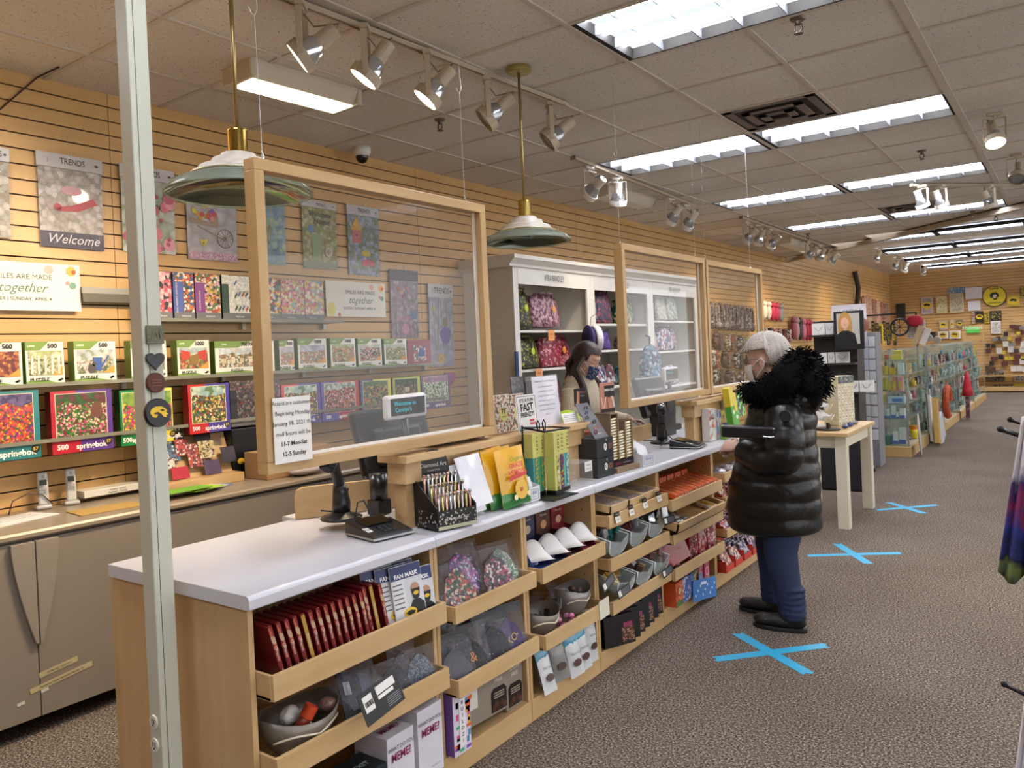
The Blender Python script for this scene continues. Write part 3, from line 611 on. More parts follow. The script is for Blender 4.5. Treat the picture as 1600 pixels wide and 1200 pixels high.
# back counter with cabinets
BX = -3.53; BZ = .858
t = thing('back_counter', 'long beige laminate counter along the slat wall holding phones and papers', 'countertop', (BX, 2.0, BZ-.03))
MB().prism([(WX-BX+.002, 0), (.012, 0), (.018, .006), (.018, .02), (.010, .03), (WX-BX+.002, .03)], 'y', -3.2, 1.62).build('laminate_top', P('8f8270', .3, vary=.12, vs=160), t)
GREY = P('857b6f', .5, vary=.03)
def bcab(y0, y1, lb):
    t = thing('base_cabinet', lb, 'cabinet', (BX, y0, .08)); h = BZ-.03-.08
    MB().box(WX-BX+.005, -.02, 0, y1-y0, 0, h).build('body', P('8f857b', .6), t)
    MB().box(-.02, 0, .002, y1-y0-.002, 0, h-.012).build('door', GREY, t, bevel=.002)
    return t, h
SPL = at(52, 850, 'x', BX).y
b1, h = bcab(-1.2, SPL, 'beige cabinet door left of the tapered handle strips, below the white phones')
b2, h = bcab(SPL, at(388, 800, 'x', BX).y+.55, 'beige cabinet door with handwritten tape notes')
b3, _ = bcab(at(388, 800, 'x', BX).y+.55, 3.6, 'beige cabinet door behind the first register')
def strip(par, yo, pts, nm='handle_strip'):
    MB().prism(pts, 'x', 0.0, .02).build(nm, P('8c8276', .5), par, bevel=.003, loc=(0, yo, 0))
for par, sgn in ((b1, -1), (b2, 1)):
    w_ = .092
    pts = [(0, h-.015), (sgn*w_, h-.015)]
    for k in range(7):
        f = k/6; pts.append((sgn*(w_*(1-f**1.5)*.88+.012), h-.03-f*.41))
    pts.append((0, h-.44))
    if sgn > 0: pts = [(p[0]+.002, p[1]) for p in pts]
    strip(par, (SPL+1.2-.002) if sgn < 0 else 0, pts)
for px, py, rx, lb, s in ((92, 1042, .08, 'upper yellowed tape strip with handwriting', 'UI Boxes / Cartons'), (97, 1058, .07, 'lower yellowed tape strip with handwriting', 'Pantones Your Favorite Market Yo')):
    q = at(px, py, 'x', BX+.001); L_ = .16 if s[0] == 'U' else .26
    z_ = MB().ob((.0015, q.y-SPL, q.z-.08), (.001, L_, .022), (0.13, 0, 0)).build('tape_note', P('b8ab84', .5), b2); 
    text(s, .013, b2, (.003, q.y-SPL, q.z-.08), INK, name='handwriting', shear=.3, rot=.13)
for px, py in ((70, 1078), (33, 1100)):
    q = at(px, py, 'x', BX+.001); MB().ob((.0015, q.y-(SPL if px > 60 else -1.2), q.z-.08), (.001, .03, .014), (.15, 0, 0)).build('tape_scrap', P('c9c6bc', .5), b2 if px > 60 else b1)
# ================================================================ goods on the counter shelves
def tz(i, k): return TRAYTOP[(i, k)]
RED = P('7c1a1e', .3, coat=.3); XI = XR-.035
# red cases leaning in a row
t = thing('recipe_book', 'slim red case, front of the leaning row, nearest to the cabinet side', 'book', (XI, 1.405, tz(0, 0)), group='red cases leaning on the top tray')
B = MB().box(-.135, 0, -.007, .007, 0, .19).build('cover', P('6a1418', .25, coat=.5), t, bevel=.0015)
sp = MB().box(0, .0006, -.0065, .0065, -.09, .09).build('spine_print', art(['8a1c20', '9c2a28', 'c8604c', 'd8b090', '6a1216'], 45, seed=3), t, loc=(0, 0, .095))
text('Christmas', .011, t, (.0016, 0, .105), P('e8d8c4', .5), rot=-math.pi/2, name='spine_title')
t.rotation_euler = (.26, 0, 0)
nr = 16
for k in range(1, nr):
    o = dup(t, (XI, 1.405+k*.0276, tz(0, 0)+.0002), rot=(.26-.004*k, 0, 0), label='slim red case in the leaning row on the top tray under the counter corner')
    if k in (4, nr-2):
        o['label'] = 'slim gold spined case in the leaning row, '+('toward the cabinet side' if k == 4 else 'one before the last'); o['group'] = ''; del o['group']
        for c in o.children:
            if c.name.startswith('spine_print'): c.data = c.data.copy(); c.data.materials[0] = P('b08a3c', .3)
t['label'] = 'slim red case in the leaning row on the top tray under the counter corner'
# teal and grey packets
for k, (px, py, col, lb) in enumerate(((578, 972, '2f9c98', 'teal plastic packet lying left of another on the top tray'), (601, 976, '3aa6a4', 'teal plastic packet with white lettering beside the mask packs'), (585, 985, '7aa0b0', 'pale blue packet lying in front of the teal packets'), (607, 955, '3e3c42', 'dark grey packet behind the teal packets'))):
    q = at(px, py, 'z', tz(0, 0)+.02); t = thing('plastic_packet', lb, 'packet', (q.x-.02, q.y, tz(0, 0)), rz=.4-k*.3)
    pillow(MB(), .10, .12, .035, seed=k).build('pouch', P(col, .25, coat=.6, bump=.6, bscale=40), t, smooth=True, rot=(0, -1.35, 0), loc=(.05, 0, .02))
    if k == 1: text('Jockey', .02, t, (.01, 0, .043), P('e8f0ee', .5), face='+z')
# fan mask packs
def fan(t):
    MB().box(-.004, .0, -.06, .06, 0, .185).build('backing_card', P('cfd2d8', .4), t, bevel=.001)
    sheet(-.058, .058, .140, .183, .0005).build('blue_header', P('23346c', .4), t)
    text('FAN MASK', .019, t, (.0022, 0, .150), P('f2f2f2', .4), bold=.03)
    sheet(-.058, -.01, .0, .138, .0003).build('text_panel', P('dfe0e2', .5), t)
    for k in range(6): sheet(-.055, -.018, .122-k*.015, .126-k*.015, .0012).build('fine_print', P('6a6c74', .6), t)
    poly(MB(), circ(.028, .098, .022, 16, .8, 1), .001).build('portrait', P('b98a70', .5), t)
    poly(poly(MB(), [(.012, .1), (.045, .1), (.04, .07), (.028, .062), (.016, .07)], .002), [(.0, .0), (.058, .0), (.056, .05), (.04, .065), (.015, .065), (.002, .045)], .0012).build('mask_and_shirt', P('17171a', .5), t)
    poly(MB(), circ(.028, .085, .008, 12, 1.3, .8), .003).build('mask_badge', P('dcb832', .5), t)
    poly(poly(MB(), circ(-.002, .028, .021, 14, 1.2, .8), .0025), [(-.02, .03), (.0, .036), (.018, .03), (.01, .022), (-.01, .02)], .0034, m=1).build('round_badge', [P('e2be36', .5), INK], t)
q = at(672, 962, 'z', tz(0, 0)); t = thing('fan_mask_pack', 'blue and white carded mask pack, frontmost of the row, showing a masked person', 'face mask pack', (XI, 1.985, tz(0, 0)), rz=-.28); fan(t); t.rotation_euler = (.05, -.10, -.28)
for k in range(1, 9): dup(t, (XI-.022*k*.5, 1.985-k*.0205, tz(0, 0)), rot=(.05, -.1-.01*k, -.28), label='carded mask pack standing behind the front one on the top tray', group='carded mask packs behind the front one')
# tray 2 of section 1
STONE = P('7f786e', .35, .3, vary=.15); CREAM = P('cfc4ad', .4)
z = tz(0, 1); q = at(460, 1120, 'z', z+.06)
bowl('oval_bowl', 'large grey oval bowl with cream wavy trim holding a red capped bottle', (-1.885, 1.505, z), .265, .20, .115, STONE, CREAM, rz=0)
for k, (dy, dx, r, c, lb) in enumerate(((-.055, 0, .036, 'd4d2cc', 'white round wrapped item in the large oval bowl'), (.03, -.02, .028, 'cfc6cc', 'pale lilac round wrapped item in the large oval bowl'), (.062, .01, .03, '8e6a60', 'brownish wrapped item at the right in the large oval bowl'), (-.0, .035, .02, 'd9cfc0', 'small white wrapped item at the front of the large oval bowl'))):
    wrapped('wrapped_item', lb, (-1.885+dx, 1.505+dy, z+.045), r, P(c, .2, coat=.6, bump=.6), cat='wrapped item')
t = thing('capped_bottle', 'small bottle with red orange cap in the large oval bowl', 'bottle', (-1.875, 1.495, z+.03), rot=(-.5, .3, 0))
MB().lathe([(0, 0), (.017, 0), (.018, .04), (.014, .05)], 18).build('bottle_body', P('8c3020', .3), t, smooth=True); MB().lathe([(.019, .048), (.021, .05), (.02, .085), (0, .087)], 20).build('cap', P('cf4a26', .35), t)
# black carded packs and bagged masks
t = thing('carded_pack', 'black backed pack with barcode lying over the tray edge beside the oval bowl', 'mask pack', (XR+.016, 1.675, z+.036), rot=(.20, -.25, -.1))
MB().box(-.003, 0, -.078, .078, -.02, .075).build('black_card', P('121214', .4), t, bevel=.001)
sheet(-.066, -.030, .015, .062, .0002).build('barcode_label', P('e4e2dc', .6), t); sheet(-.012, .062, .042, .066, .0002).build('white_sticker', P('e4e2dc', .6), t); sheet(-.012, .05, .028, .038, .0002).build('price_sticker', P('e4e2dc', .6), t)
for k in range(9): sheet(-.062+k*.0034, -.0605+k*.0034+(.0006*(k % 3)), .03, .045, .0012).build('barcode_bar', INK, t)
for k in range(5): sheet(.015, .066, .012+k*.006-.02, .0135+k*.006-.02, .0004).build('fine_print', P('9a9a9e', .6), t)
pillow(MB(), .15, .13, .06, seed=4).build('clear_bag', FOIL, t, smooth=True, loc=(-.04, 0, .03), rot=(0, -.9, 0))
t2 = thing('carded_pack', 'black backed pack behind the one hanging over the tray edge', 'mask pack', (XI-.05, 1.665, z+.0), rot=(-.3, -.5, .2)); MB().box(-.003, 0, -.05, .05, 0, .14).build('black_card', P('151518', .4), t2); pillow(MB(), .13, .12, .05, seed=9).build('clear_bag', FOIL, t2, smooth=True, loc=(.02, .02, .02)); sheet(-.03, .0, .07, .11, .0005).build('barcode_label', P('dcdad4', .6), t2)
DG = P('3c3e44', .8, bump=.3); DEN = art(['56606c', '6e7a86', '4a5460', '8a949c'], 140, seed=5, coat=0)
bagged_mask('bagged_mask', 'dark grey bagged mask with white slanted lettering on the second tray', (XI+.0, 1.845, z), -.2, DG, .15, .15, -.3, 11, words=(('NURSE', .022, .0, .07, P('dcdcd8', .6), .0, -1.2, .013),))
bagged_mask('bagged_mask', 'denim blue bagged mask at the right end of the second tray', (XI, 1.965, z), -.25, DEN, .14, .15, -.25, 12)
bagged_mask('bagged_mask', 'bagged mask with a dark red motif behind the denim blue one', (XI-.07, 1.955, z), -.2, P('4a2a2c', .7), .12, .19, -.2, 13)
bagged_mask('bagged_mask', 'silvery bagged mask between the black cards and the lettered mask', (XI-.06, 1.77, z), -.1, P('77757e', .7), .15, .16, -.5, 14)
# bottom of section 1: games
z = BASE
def meme(y, x, lb, h=.215):
    W_ = P('d6d4dc', .35)
    def ex(t):
        for i, (s, dz, c, sz, b_) in enumerate((('WHAT DO YOU', h*.80, '4f4a5c', .0185, .01), ('MEME?', h*.66, '8c1c56', .037, .05))):
            text(s, sz, t, (.002, 0, dz), P(c, .5), bold=b_*.4, w=.85 if i else .9)
            text(s, sz, t, (-.05+(0 if i else -.03)*1, 0, h+.0012), P(c, .5), face='+z', bold=b_*.4, w=.85)
        text('AN ADULTS', .008, t, (.002, .02, .03), INK)
    return carton('party_game_box', lb, 'board game', (x, y, z), .125, .15, h, W_, extra=ex)
meme(1.985, XF+.035, 'white party game box in the corner, taller right one of two', .235); meme(1.838, XF+.040, 'white party game box left of its taller twin, beside the dark game box', .205)
def ex(t):
    sheet(-.04, .045, .095, .128, .0015).build('title_plate', P('8fb4b4', .5), t); text('EXIT', .034, t, (.0035, .002, .111), P('11151a', .5), bold=.03, name='title')
    text('THE GAME', .011, t, (.002, .01, .08), P('b8c0c0', .5)); text('EXIT', .03, t, (-.045, 0, .1475), P('8fb4b4', .5), face='+z', bold=.03)
    for k in range(3): sheet(-.05, .0, .05-k*.012, .053-k*.012, .0015).build('fine_print', P('6c7478', .6), t)
carton('escape_game_box', 'dark slate escape game box with a pale title plate', 'board game', (XF+.04, 1.702, z), .13, .12, .145, P('1b2228', .4), front=P('202a30', .4), extra=ex)
def pink(t):
    for k, (y_, z_) in enumerate(((-.05, .10), (.0, .09), (.045, .11))):
        poly(MB(), circ(y_, z_, .017, 14, .85, 1.1), .002).build('printed_face', P('e9c2ac', .5), t); poly(MB(), [(y_-.017, z_), (y_-.018, z_+.018), (y_, z_+.026), (y_+.018, z_+.018), (y_+.017, z_), (y_+.01, z_+.01), (y_-.01, z_+.01)], .003).build('printed_hair', P('3a2420', .6), t)
for k, (y_, lb) in enumerate(((1.535, 'salmon pink boxed set with a printed face, right of its twin on the bottom shelf'), (1.44, 'salmon pink boxed set with a printed face, left of its twin on the bottom shelf'))):
    carton('pink_boxed_set', lb, 'boxed set', (XF+.03, y_, z), .12, .10, .145+.02*(1-k), P('cf8a7c', .5), front=art(['d99a8c', 'c97a6c', 'e6b8a8'], 12, seed=k+4), rz=-.1, extra=pink)
# ---------------- section 2
z = tz(1, 0)
FL = [['c22a4a', '5c2450', 'e88aa8', '2c3a28', 'f0e6e8'], ['6a2a8a', 'c84a9a', '2a1a4a', 'e6b0dc', 'f0f0f0', '8a4ab0'], ['b04a60', '3a4a34', 'e8d0c8', '6a3a5a', '1c2420'], ['7aa06a', 'b8d0a4', '4a7a4a', 'dce8d4'], ['c04a3a', '3a5a3a', 'e0c0a0', '2a2a2a']]
for k, (px, dx, lb, pa) in enumerate(((713, 0, 'bagged mask with red and green print, leftmost on its tray', 4), (752, .0, 'bagged mask with purple and magenta flowers', 1), (787, 0, 'bagged mask with small dark red flowers', 2), (812, 0, 'bagged mask in pale green print beside the divider', 3))):
    q = at(px, 920, 'x', XI); bagged_mask('bagged_mask', lb, (XI+.0-.03*(k % 2), min(2.52, max(2.205, at(px, 925, 'x', XI).y)), z), -.25, art(FL[pa], 62, seed=k, coat=.1), .18, .185, -.42, 20+k, mh=.15, mz=.01)
bagged_mask('bagged_mask', 'bagged mask with orange flowers lying low in front of the purple one', (XI+.01, 2.20, z), .1, art(FL[4], 60, seed=8, coat=.1), .15, .10, -.75, 27, mh=.08, mz=.005)
bagged_mask('bagged_mask', 'bagged mask with grey lace print standing behind the others', (XI-.13, 2.42, z), -.1, art(FL[2], 60, seed=9, coat=.1), .16, .20, -.3, 28, mh=.12)
z = tz(1, 1)
for k, (px, c, hd, wd, lb) in enumerate(((718, '5a5a60', 1, (), 'empty looking silver bag, leftmost on the tray of dark masks'), (745, '1e1e22', 0, (('&', .05, 0, .07, P('c87a2c', .5), 0, 0, .014),), 'black bagged mask with orange scroll emblem'),
        (783, '34323a', 1, (), 'charcoal bagged mask in the middle of its tray'), (812, '4a3a6a', 1, (('XO', .04, 0, .06, P('c8a84c', .5), 0, .4, .014),), 'purple bagged mask with gold drawing beside the divider'))):
    y_ = min(2.5, at(px, 1030, 'x', XI).y)
    bagged_mask('bagged_mask', lb, (XI, y_, z), -.3, P(c, .85, bump=.3), .17, .19, -.35, 30+k, header=P('141416', .4) if hd else None, words=wd, mh=.13, mz=.01)
for k, y_ in enumerate((2.17, 2.33, 2.50)): bagged_mask('bagged_mask', ['leftmost', 'middle', 'rightmost'][k]+' of the three black headed mask bags standing at the back of the tray', (XI-.10, y_, z), -.2, DG, .14, .19, -.2, 40+k, header=P('111113', .4), words=(('FACE MASKS', .011, 0, .175, P('c8c8c8', .5), 0, 0, .004),))
z = BASE
COLS = ['d84a8a', '7a4ab0', '3a8ab0', '4ab070', 'e8b82c', 'e0602c']
def bz(t):
    r = random.Random(3)
    for k in range(26):
        y_ = r.choice([-.038, -.026, .026, .038, -.014 if k % 3 == 0 else .03]); z_ = .01+.0125*r.randrange(0, 17)
        if abs(y_) < .02 and 0.04 < z_ < .2: continue
        c = COLS[k % 6]; q = MB(); q.box(.001, .002, y_-.0062, y_+.0062, z_, z_+.0125); q.box(.001, .002, y_-.0062+(.0125 if k % 2 else 0), y_+.0062+(.0125 if k % 2 else 0), z_+.0125*(0 if k % 2 else 1), z_+.0125*(1 if k % 2 else 2))
        q.build('tetromino_print', P(c, .4), t)
    sheet(-.017, .017, .03, .232, .0025).build('title_strip', P('ece8ec', .4), t)
    for k, ch in enumerate('BUILDZI'): text(ch, .021, t, (.0042, 0, .215-k*.027), P('2a2a3a', .5), bold=.02, name='title_letter')
carton('block_game_box', 'tall narrow colourful box of block prints with letters down its white strip', 'board game', (XF+.035, 2.156, z), .095, .05, .255, P('6a4a9a', .4), front=P('d8cfe0', .4), extra=bz).scale = (1, 1, .84)
TAUPE = P('8f8476', .55)
for k, (y_, x_, h, w_, lb) in enumerate(((2.345, XF+.02, .175, .29, 'large taupe sugar free chocolate carton, front one with a paper tag'), (2.562, XF-.02, .185, .115, 'taupe sugar free chocolate carton beside the divider, behind the larger one'))):
    def ex(t, w_=w_, k=k):
        cy = w_/2-.055
        text('SUGAR', .021, t, (.002, cy, h*.86), P('d9d2c6', .5), bold=.01); text('FREE', .021, t, (.002, cy, h*.73), P('d9d2c6', .5), bold=.01)
        poly(MB(), [(cy-.045, .01), (cy+.045, .01), (cy+.045, .085), (cy+.03, .1), (cy-.03, .1), (cy-.045, .085)], .001).build('dark_label', P('1c1512', .4), t)
        for j in range(5): poly(MB(), circ(cy-.03+.015*j, .025+.012*(j % 2), .012, 8), .002).build('chocolate_print', P(['4a2a1c', '5c3826', '3a2018'][j % 3], .4), t)
        for j in range(3): sheet(cy-.03, cy+.03, .06+j*.009, .064+j*.009, .002).build('fine_print', P('a89a86', .5), t)
        if not k: sheet(-.095, -.035, .065, .15, .004).build('paper_tag', P('d9d5cb', .7), t); poly(MB(), circ(-.075, .12, .009, 10), .0055).build('orange_stamp', P('dc9a2c', .6), t)
    carton('chocolate_carton', lb, 'chocolate box', (x_, y_, z), w_, .14, h, TAUPE, extra=ex, rz=-.08 if not k else -.02)
# ---------------- section 3
z = tz(2, 0)
for k, (px, c, c2, lb) in enumerate(((846, '3c4a86', '8a9ad0', 'periwinkle blue chocolate display carton with white curved front, leftmost of four'), (868, '2c2f4e', '3a3f6a', 'navy chocolate display carton with white curved front'), (893, '4a2c22', '6a3c2c', 'brown chocolate display carton with white curved front'), (918, '7a2430', '9c3440', 'red chocolate display carton with white curved front, rightmost of four'))):
    y_ = 2.735+k*.128; t = thing('display_carton', lb, 'display carton', (XI+.02, y_, z))
    MB().box(-.17, -.155, -.058, .058, 0, .19).build('back_panel', P(c, .4), t, bevel=.001)
    sheet(-.056, .056, .10, .185, -.1545).build('printed_header', art([c, c2, c], 14, seed=k), t); poly(MB(), circ(0, .12, .024, 12, 1, .8), -.1528).build('chocolate_picture', P(['b06a4a', 'c8b4a0', 'c89a6a', 'd8a890'][k], .4), t)
    text('Morsels', .017, t, (-.152, 0, .163), P('d8c8b0', .5), name='brand_line')
    q = MB()
    for s in (-1, 1): q.prism([(-.155, .0), (.005, .0), (.005, .01), (-.04, .075), (-.155, .09)], 'y', s*.057-.001, s*.057+.001)
    q.box(-.155, .005, -.057, .057, 0, .003).build('tray_sides', P(c, .4), t)
    def fn(u, v): return (-.005-.045*v+(u-.5)*.07, (u-.5)*.118, .03+v*.085*max(0, math.sin(math.pi*u))**.6)
    MB().grid(fn, 14, 4).build('white_curved_front', P('e6e4e2', .4), t, solid=.0015, smooth=True)
    for j in range(5): MB().ell((-.10+.03*(j % 3), -.03+.015*j, .02+.01*(j % 2)), (.022, .014, .012), 10, 6).build('wrapped_piece', P([c2, c][j % 2], .3, coat=.5), t, smooth=True)
z = tz(2, 1)
bowl('oval_bowl', 'grey oval bowl with cream wavy trim holding black packets, beside pink sweets', (-1.87, 2.795, z), .20, .17, .10, STONE, CREAM)
for k in range(4):
    t = thing('black_packet', 'glossy black packet in the oval bowl left of the pink sweets', 'packet', (-1.87-.02*(k % 2), 2.735+k*.04, z+.05), rot=(.4*(-1)**k, .2, .3*k), group='black packets in the oval bowl')
    MB().box(-.012, .012, -.03, .03, 0, .05).build('packet_body', P('0e0e12', .15, coat=.6), t, bevel=.004)
bowl('oval_bowl', 'pale grey oval bowl with cream trim right of the pink sweets', (-1.885, 3.066, z+.002), .20, .17, .115, P('8f8c88', .3, .3), CREAM)
for k in range(7):
    wrapped('wrapped_sweet', 'brown and clear wrapped sweet in the pale oval bowl', (-1.885+.03*math.cos(k), 3.075+.06*math.sin(k*2.1), z+.07), .018, P(['5a3a34', '6e4a44', '8a6a62'][k % 3], .3, coat=.6), group='brown wrapped sweets in the pale bowl')
for k in range(8): wrapped('wrapped_sweet', 'pink wrapped sweet on the tray between the two bowls', (XI-.015-.025*(k % 3), 2.885+.022*(k % 4), z+.004+.022*(k//4)), .017, P(['d0709a', 'e09ab8', 'b8547c'][k % 3], .2, coat=.7), group='pink wrapped sweets between the bowls')
for k in range(4):
    t = thing('gift_bag', 'clear gathered bag of brown chocolates standing on the tray of bowls', 'gift bag', (XI-.11, 2.835+.047*k, z), group='clear gathered bags of chocolates')
    MB().lathe([(0, .002), (.028, .002), (.034, .04), (.024, .085), (.006, .1), (.018, .13), (.03, .15)], 14).build('clear_bag', FOIL, t, smooth=True); MB().ell((0, 0, .035), (.024, .024, .03), 10, 6).build('chocolates', P(['6a4438', '8c6458'][k % 2], .4, bump=.8, bscale=50), t)
q = at(928, 915, 'x', XR); t = thing('blank_card', 'blank cream card taped on the tray edge beside the pale bowl', 'card', (XR+.002, 3.155, z-.012), rot=(.05, 0, 0)); MB().box(0, .0012, -.045, .045, 0, .085).build('card_sheet', P('dcd9c4', .7), t)
z = BASE
for k, (y_, x_, rz, tl, lb) in enumerate(((2.75, XF+.03, -.1, -.30, 'blue topped chocolate pouch lying back, leftmost on the bottom shelf'), (2.80, XF-.01, -.2, -.2, 'grey chocolate pouch behind the leftmost ones'), (2.86, XF+.01, -.35, -.2, 'grey and white chocolate pouch in the middle back'), (2.955, XF+.04, -.25, -.16, 'blue topped white chocolate pouch leaning left, third from the right divider'), (3.035, XF+.035, -.2, -.15, 'blue topped white chocolate pouch in front, second from the right divider'), (3.12, XF+.02, -.05, -.08, 'upright blue topped white chocolate pouch beside the right divider'))):
    t = thing('chocolate_pouch', lb, 'chocolate pouch', (x_, y_, z), rot=(.12 if 0 < k < 5 else 0, tl, rz)); h = .19 if k < 5 else .235; w_ = .085 if k < 5 else .09
    pillow(MB(), w_, h, .03, seed=k+60, crimp=.2).build('pouch', P('d5d8da' if k not in (1, 2) else '8a8a86', .3, coat=.4), t, smooth=True)
    pillow(MB(), w_+.001, h*.34, .024, seed=k+61, z0=h*.66, crimp=.1).build('blue_band', P('5aa6c8' if k not in (1, 2) else '77868c', .3, coat=.4), t, smooth=True)
    poly(MB(), circ(0, h*.32, .02, 9, 1.2, .8), .0175).build('chocolate_picture', P('4a2f28', .4), t); text('Heroes', .02, t, (.019, 0, h*.54), P('7a8c96', .5), name='brand_line', shear=.2)
# ---------------- section 4
z = tz(3, 0); CRATE = wood('c2a274', 'd6bb90', .5, 'y')
for k, (y_, x_, rz, lb) in enumerate(((3.36, XR-.01, .0, 'shallow wooden crate of caramel brown sweets, nearest of three'), (3.57, XR-.02, .0, 'shallow wooden crate of wrapped sweets, middle of three'), (3.76, XR-.03, .0, 'shallow wooden crate of brown sweets, farthest of three'))):
    t = thing('wooden_crate', lb, 'crate', (x_, y_, z+.045), rot=(0, .12, 0)); w_ = .175; d = .24
    q = MB().box(-d, 0, -w_/2, w_/2, 0, .006)
    for b_ in ((-d, 0, -w_/2, -w_/2+.008, 0, .04), (-d, 0, w_/2-.008, w_/2, 0, .04), (-.008, 0, -w_/2, w_/2, 0, .04), (-d, -d+.008, -w_/2, w_/2, 0, .04)): q.box(*b_)
    q.build('crate_body', CRATE, t, bevel=.001)
    s = MB()
    for a in range(6):
        for c in range(4): s.ell((-.03-a*.035, -.06+c*.04, .02), (.018, .019, .012), 8, 5)
    s.build('sweets', P(['8a5a34', '6a4030', '7a4a38'][k], .4, bump=.6), t, smooth=True); MB().box(-d+.009, -.009, -w_/2+.009, w_/2-.009, .033, .035).build('cellophane', clear('ffffff', .1, .1, .5), t)
for k, y_ in enumerate((3.305, 3.455, 3.61, 3.775)):
    t = thing('price_tag', 'black and white price tag clipped on the tray edge under the counter', 'price tag', (XR+.006, y_, z+.012+.006*k), rot=(0, -.25, 0), group='price tags on the crate tray')
    MB().box(0, .002, -.024, .024, .0, .028).build('white_ticket', P('dcdad2', .6), t); MB().box(0, .002, -.024, .024, .029, .05).build('black_header', P('1a1412', .4), t); text('$.99', .014, t, (.003, 0, .014), INK, name='price'); text('Candy', .01, t, (.003, 0, .039), P('c8b8a0', .5))
def fillbin(t, w, d, h, kinds, n, nm='packet', lb='', seed=0, cat='packet'):
    r = random.Random(seed); base = t.matrix_basis.copy() if False else t.location
    for k in range(n):
        c = kinds[k % len(kinds)]
        o = thing(nm, lb, cat, (base.x+r.uniform(-.35, .35)*d, base.y+r.uniform(-.3, .3)*w, base.z+h*.25+k*.006), rot=(r.uniform(-.6, .6), r.uniform(-.6, .4), r.uniform(-1, 1)), group=lb)
        MB().box(-.008, .008, -.018, .018, 0, .055).build('wrapper', P(c, .2, coat=.6), o, bevel=.003)
z = tz(3, 1)
SPEC = [(3.35, 'clear scoop bin with teal packets, nearest of three on its tray', ['2a8a84', 'b8bcc0', '1a1a1e'], 'teal and silver packets in the nearest scoop bin'), (3.565, 'clear scoop bin with dark red packets, middle of three', ['5a1c22', '16161a', '8a8a90'], 'dark red and black packets in the middle scoop bin'), (3.775, 'clear scoop bin with a black ticket, farthest of three', ['d0d4d8', '9aa0a6', '24262a'], 'silver packets in the farthest scoop bin')]
for k, (y_, lb, cs, l2) in enumerate(SPEC):
    t = cup_bin('scoop_bin', lb, (XR-.085, y_, z+.058), .18, .18, .095, rot=(0, .22, 0)); fillbin(t, .15, .14, .09, cs, 9, lb=l2, seed=k)
z = tz(3, 2)
SPEC = [(3.40, 'clear scoop bin of gold and white sweets over the black cartons', ['c8a44c', 'd8d0c4', '8a6a3a', 'e0dcd4'], 'gold and white packets in the low scoop bin'), (3.60, 'clear scoop bin of gold topped brown bags', ['a07a2c', '3a2420', '4a3228'], 'gold topped brown packets in the low scoop bin'), (3.80, 'clear scoop bin of brown and white packets with black ticket', ['4a2c28', '7a5a50', 'c8b8a8'], 'brown and white packets in the low scoop bin')]
for k, (y_, lb, cs, l2) in enumerate(SPEC):
    t = cup_bin('scoop_bin', lb, (XR-.085, y_, z+.058), .175, .17, .09, rot=(0, .22, 0)); fillbin(t, .15, .13, .07, cs, 9, lb=l2, seed=k+7)
for k, (px, py, lb) in enumerate(((953, 909, 'long black ticket card on the low bin tray, nearest one'), (975, 923, 'black ticket card on the low bin tray, second from the near side'), (1042, 892, 'black ticket card on the low bin tray, beside the divider'), (1043, 812, 'black ticket card hanging on the farthest scoop bin'))):
    q = at(px, py, 'x', XR+.02); t = thing('ticket_card', lb, 'ticket', (q.x+.004*k, q.y, q.z-.02), rot=(.35 if k == 0 else .15*(k < 3), -.2, -.1))
    MB().box(0, .002, -.055, .055, 0, .04).build('black_card', P('111114', .4), t); sheet(-.048, -.025, .008, .034, .0022).build('white_label', P('d8d6d0', .6), t)
    for j in range(4): sheet(-.02, .045, .008+j*.007, .010+j*.007, .0022).build('fine_print', P('8a8a90', .6), t)
z = BASE
for k in range(7):
    hb = k in (0, 2, 4, 6)
    def ex(t, k=k):
        sheet(.01, .085, .015, .085, .001).build('nut_picture', art(['3a1a14', '6a3a2a', 'c8a080', '1c0e0c', '8a5a44'], 120, seed=k), t); sheet(.02, .075, .085, .105, .0015).build('pink_label', P('8a3058', .4), t)
    if k == 0: y_, x_ = 3.345, XF+.045
    else: y_, x_ = 3.345+k*.074, XF+.045-.010*k
    carton('black_chocolate_box', ['nearest and lowest black chocolate box with pink label', 'black chocolate box second from the near side', 'black chocolate box third from the near side with pink label', 'black chocolate box in the middle of the stepped row', 'black chocolate box third from the far side', 'black chocolate box next to the far end', 'farthest black chocolate box beside the divider'][k]+(' in the stepped row' if k != 3 else ''), 'chocolate box', (x_, y_, z), .185, .026, .144+.004*k, P('161013', .35, coat=.3), extra=ex if hb else None, rot=(0, -.03, -.42))
# ---------------- section 5
z = tz(4, 0)
ORG = P('cc5a26', .45)
for k in range(10):
    y_ = 4.02+k*.063; t = thing('orange_carton', 'slim orange carton lying in the row on the top tray, '+('nearest' if k == 0 else 'farthest' if k == 9 else 'between the nearest and farthest'), 'carton', (XR-.02, y_, z+.006), rot=(0, .18, -.12), group='orange cartons in a row' if 0 < k < 9 else None)
    MB().box(-.17, 0, -.024, .024, 0, .026).build('carton_body', ORG, t, bevel=.0015); MB().box(.0, .0008, -.02, .02, .004, .022).build('end_print', art(['e0825a', 'c8502c', 'f0c8b0'], 60, seed=k), t); MB().box(-.16, -.02, -.018, .018, .0262, .0268).build('top_print', art(['d8703c', 'b84a20', 'e89a6c'], 40, seed=k), t)
for k in range(6):
    y_ = 4.04+k*.105; t = thing('orange_carton', 'upright orange carton at the back of the top tray', 'carton', (XF-.12, y_, z), group='upright orange cartons at the back'); MB().box(-.03, 0, -.045, .045, 0, .12).build('carton_body', ORG, t, bevel=.0015)
    sheet(-.04, .04, .02, .1, .0005).build('front_print', art(['d8703c', 'b84a20', 'e8a880'], 30, seed=k), t)
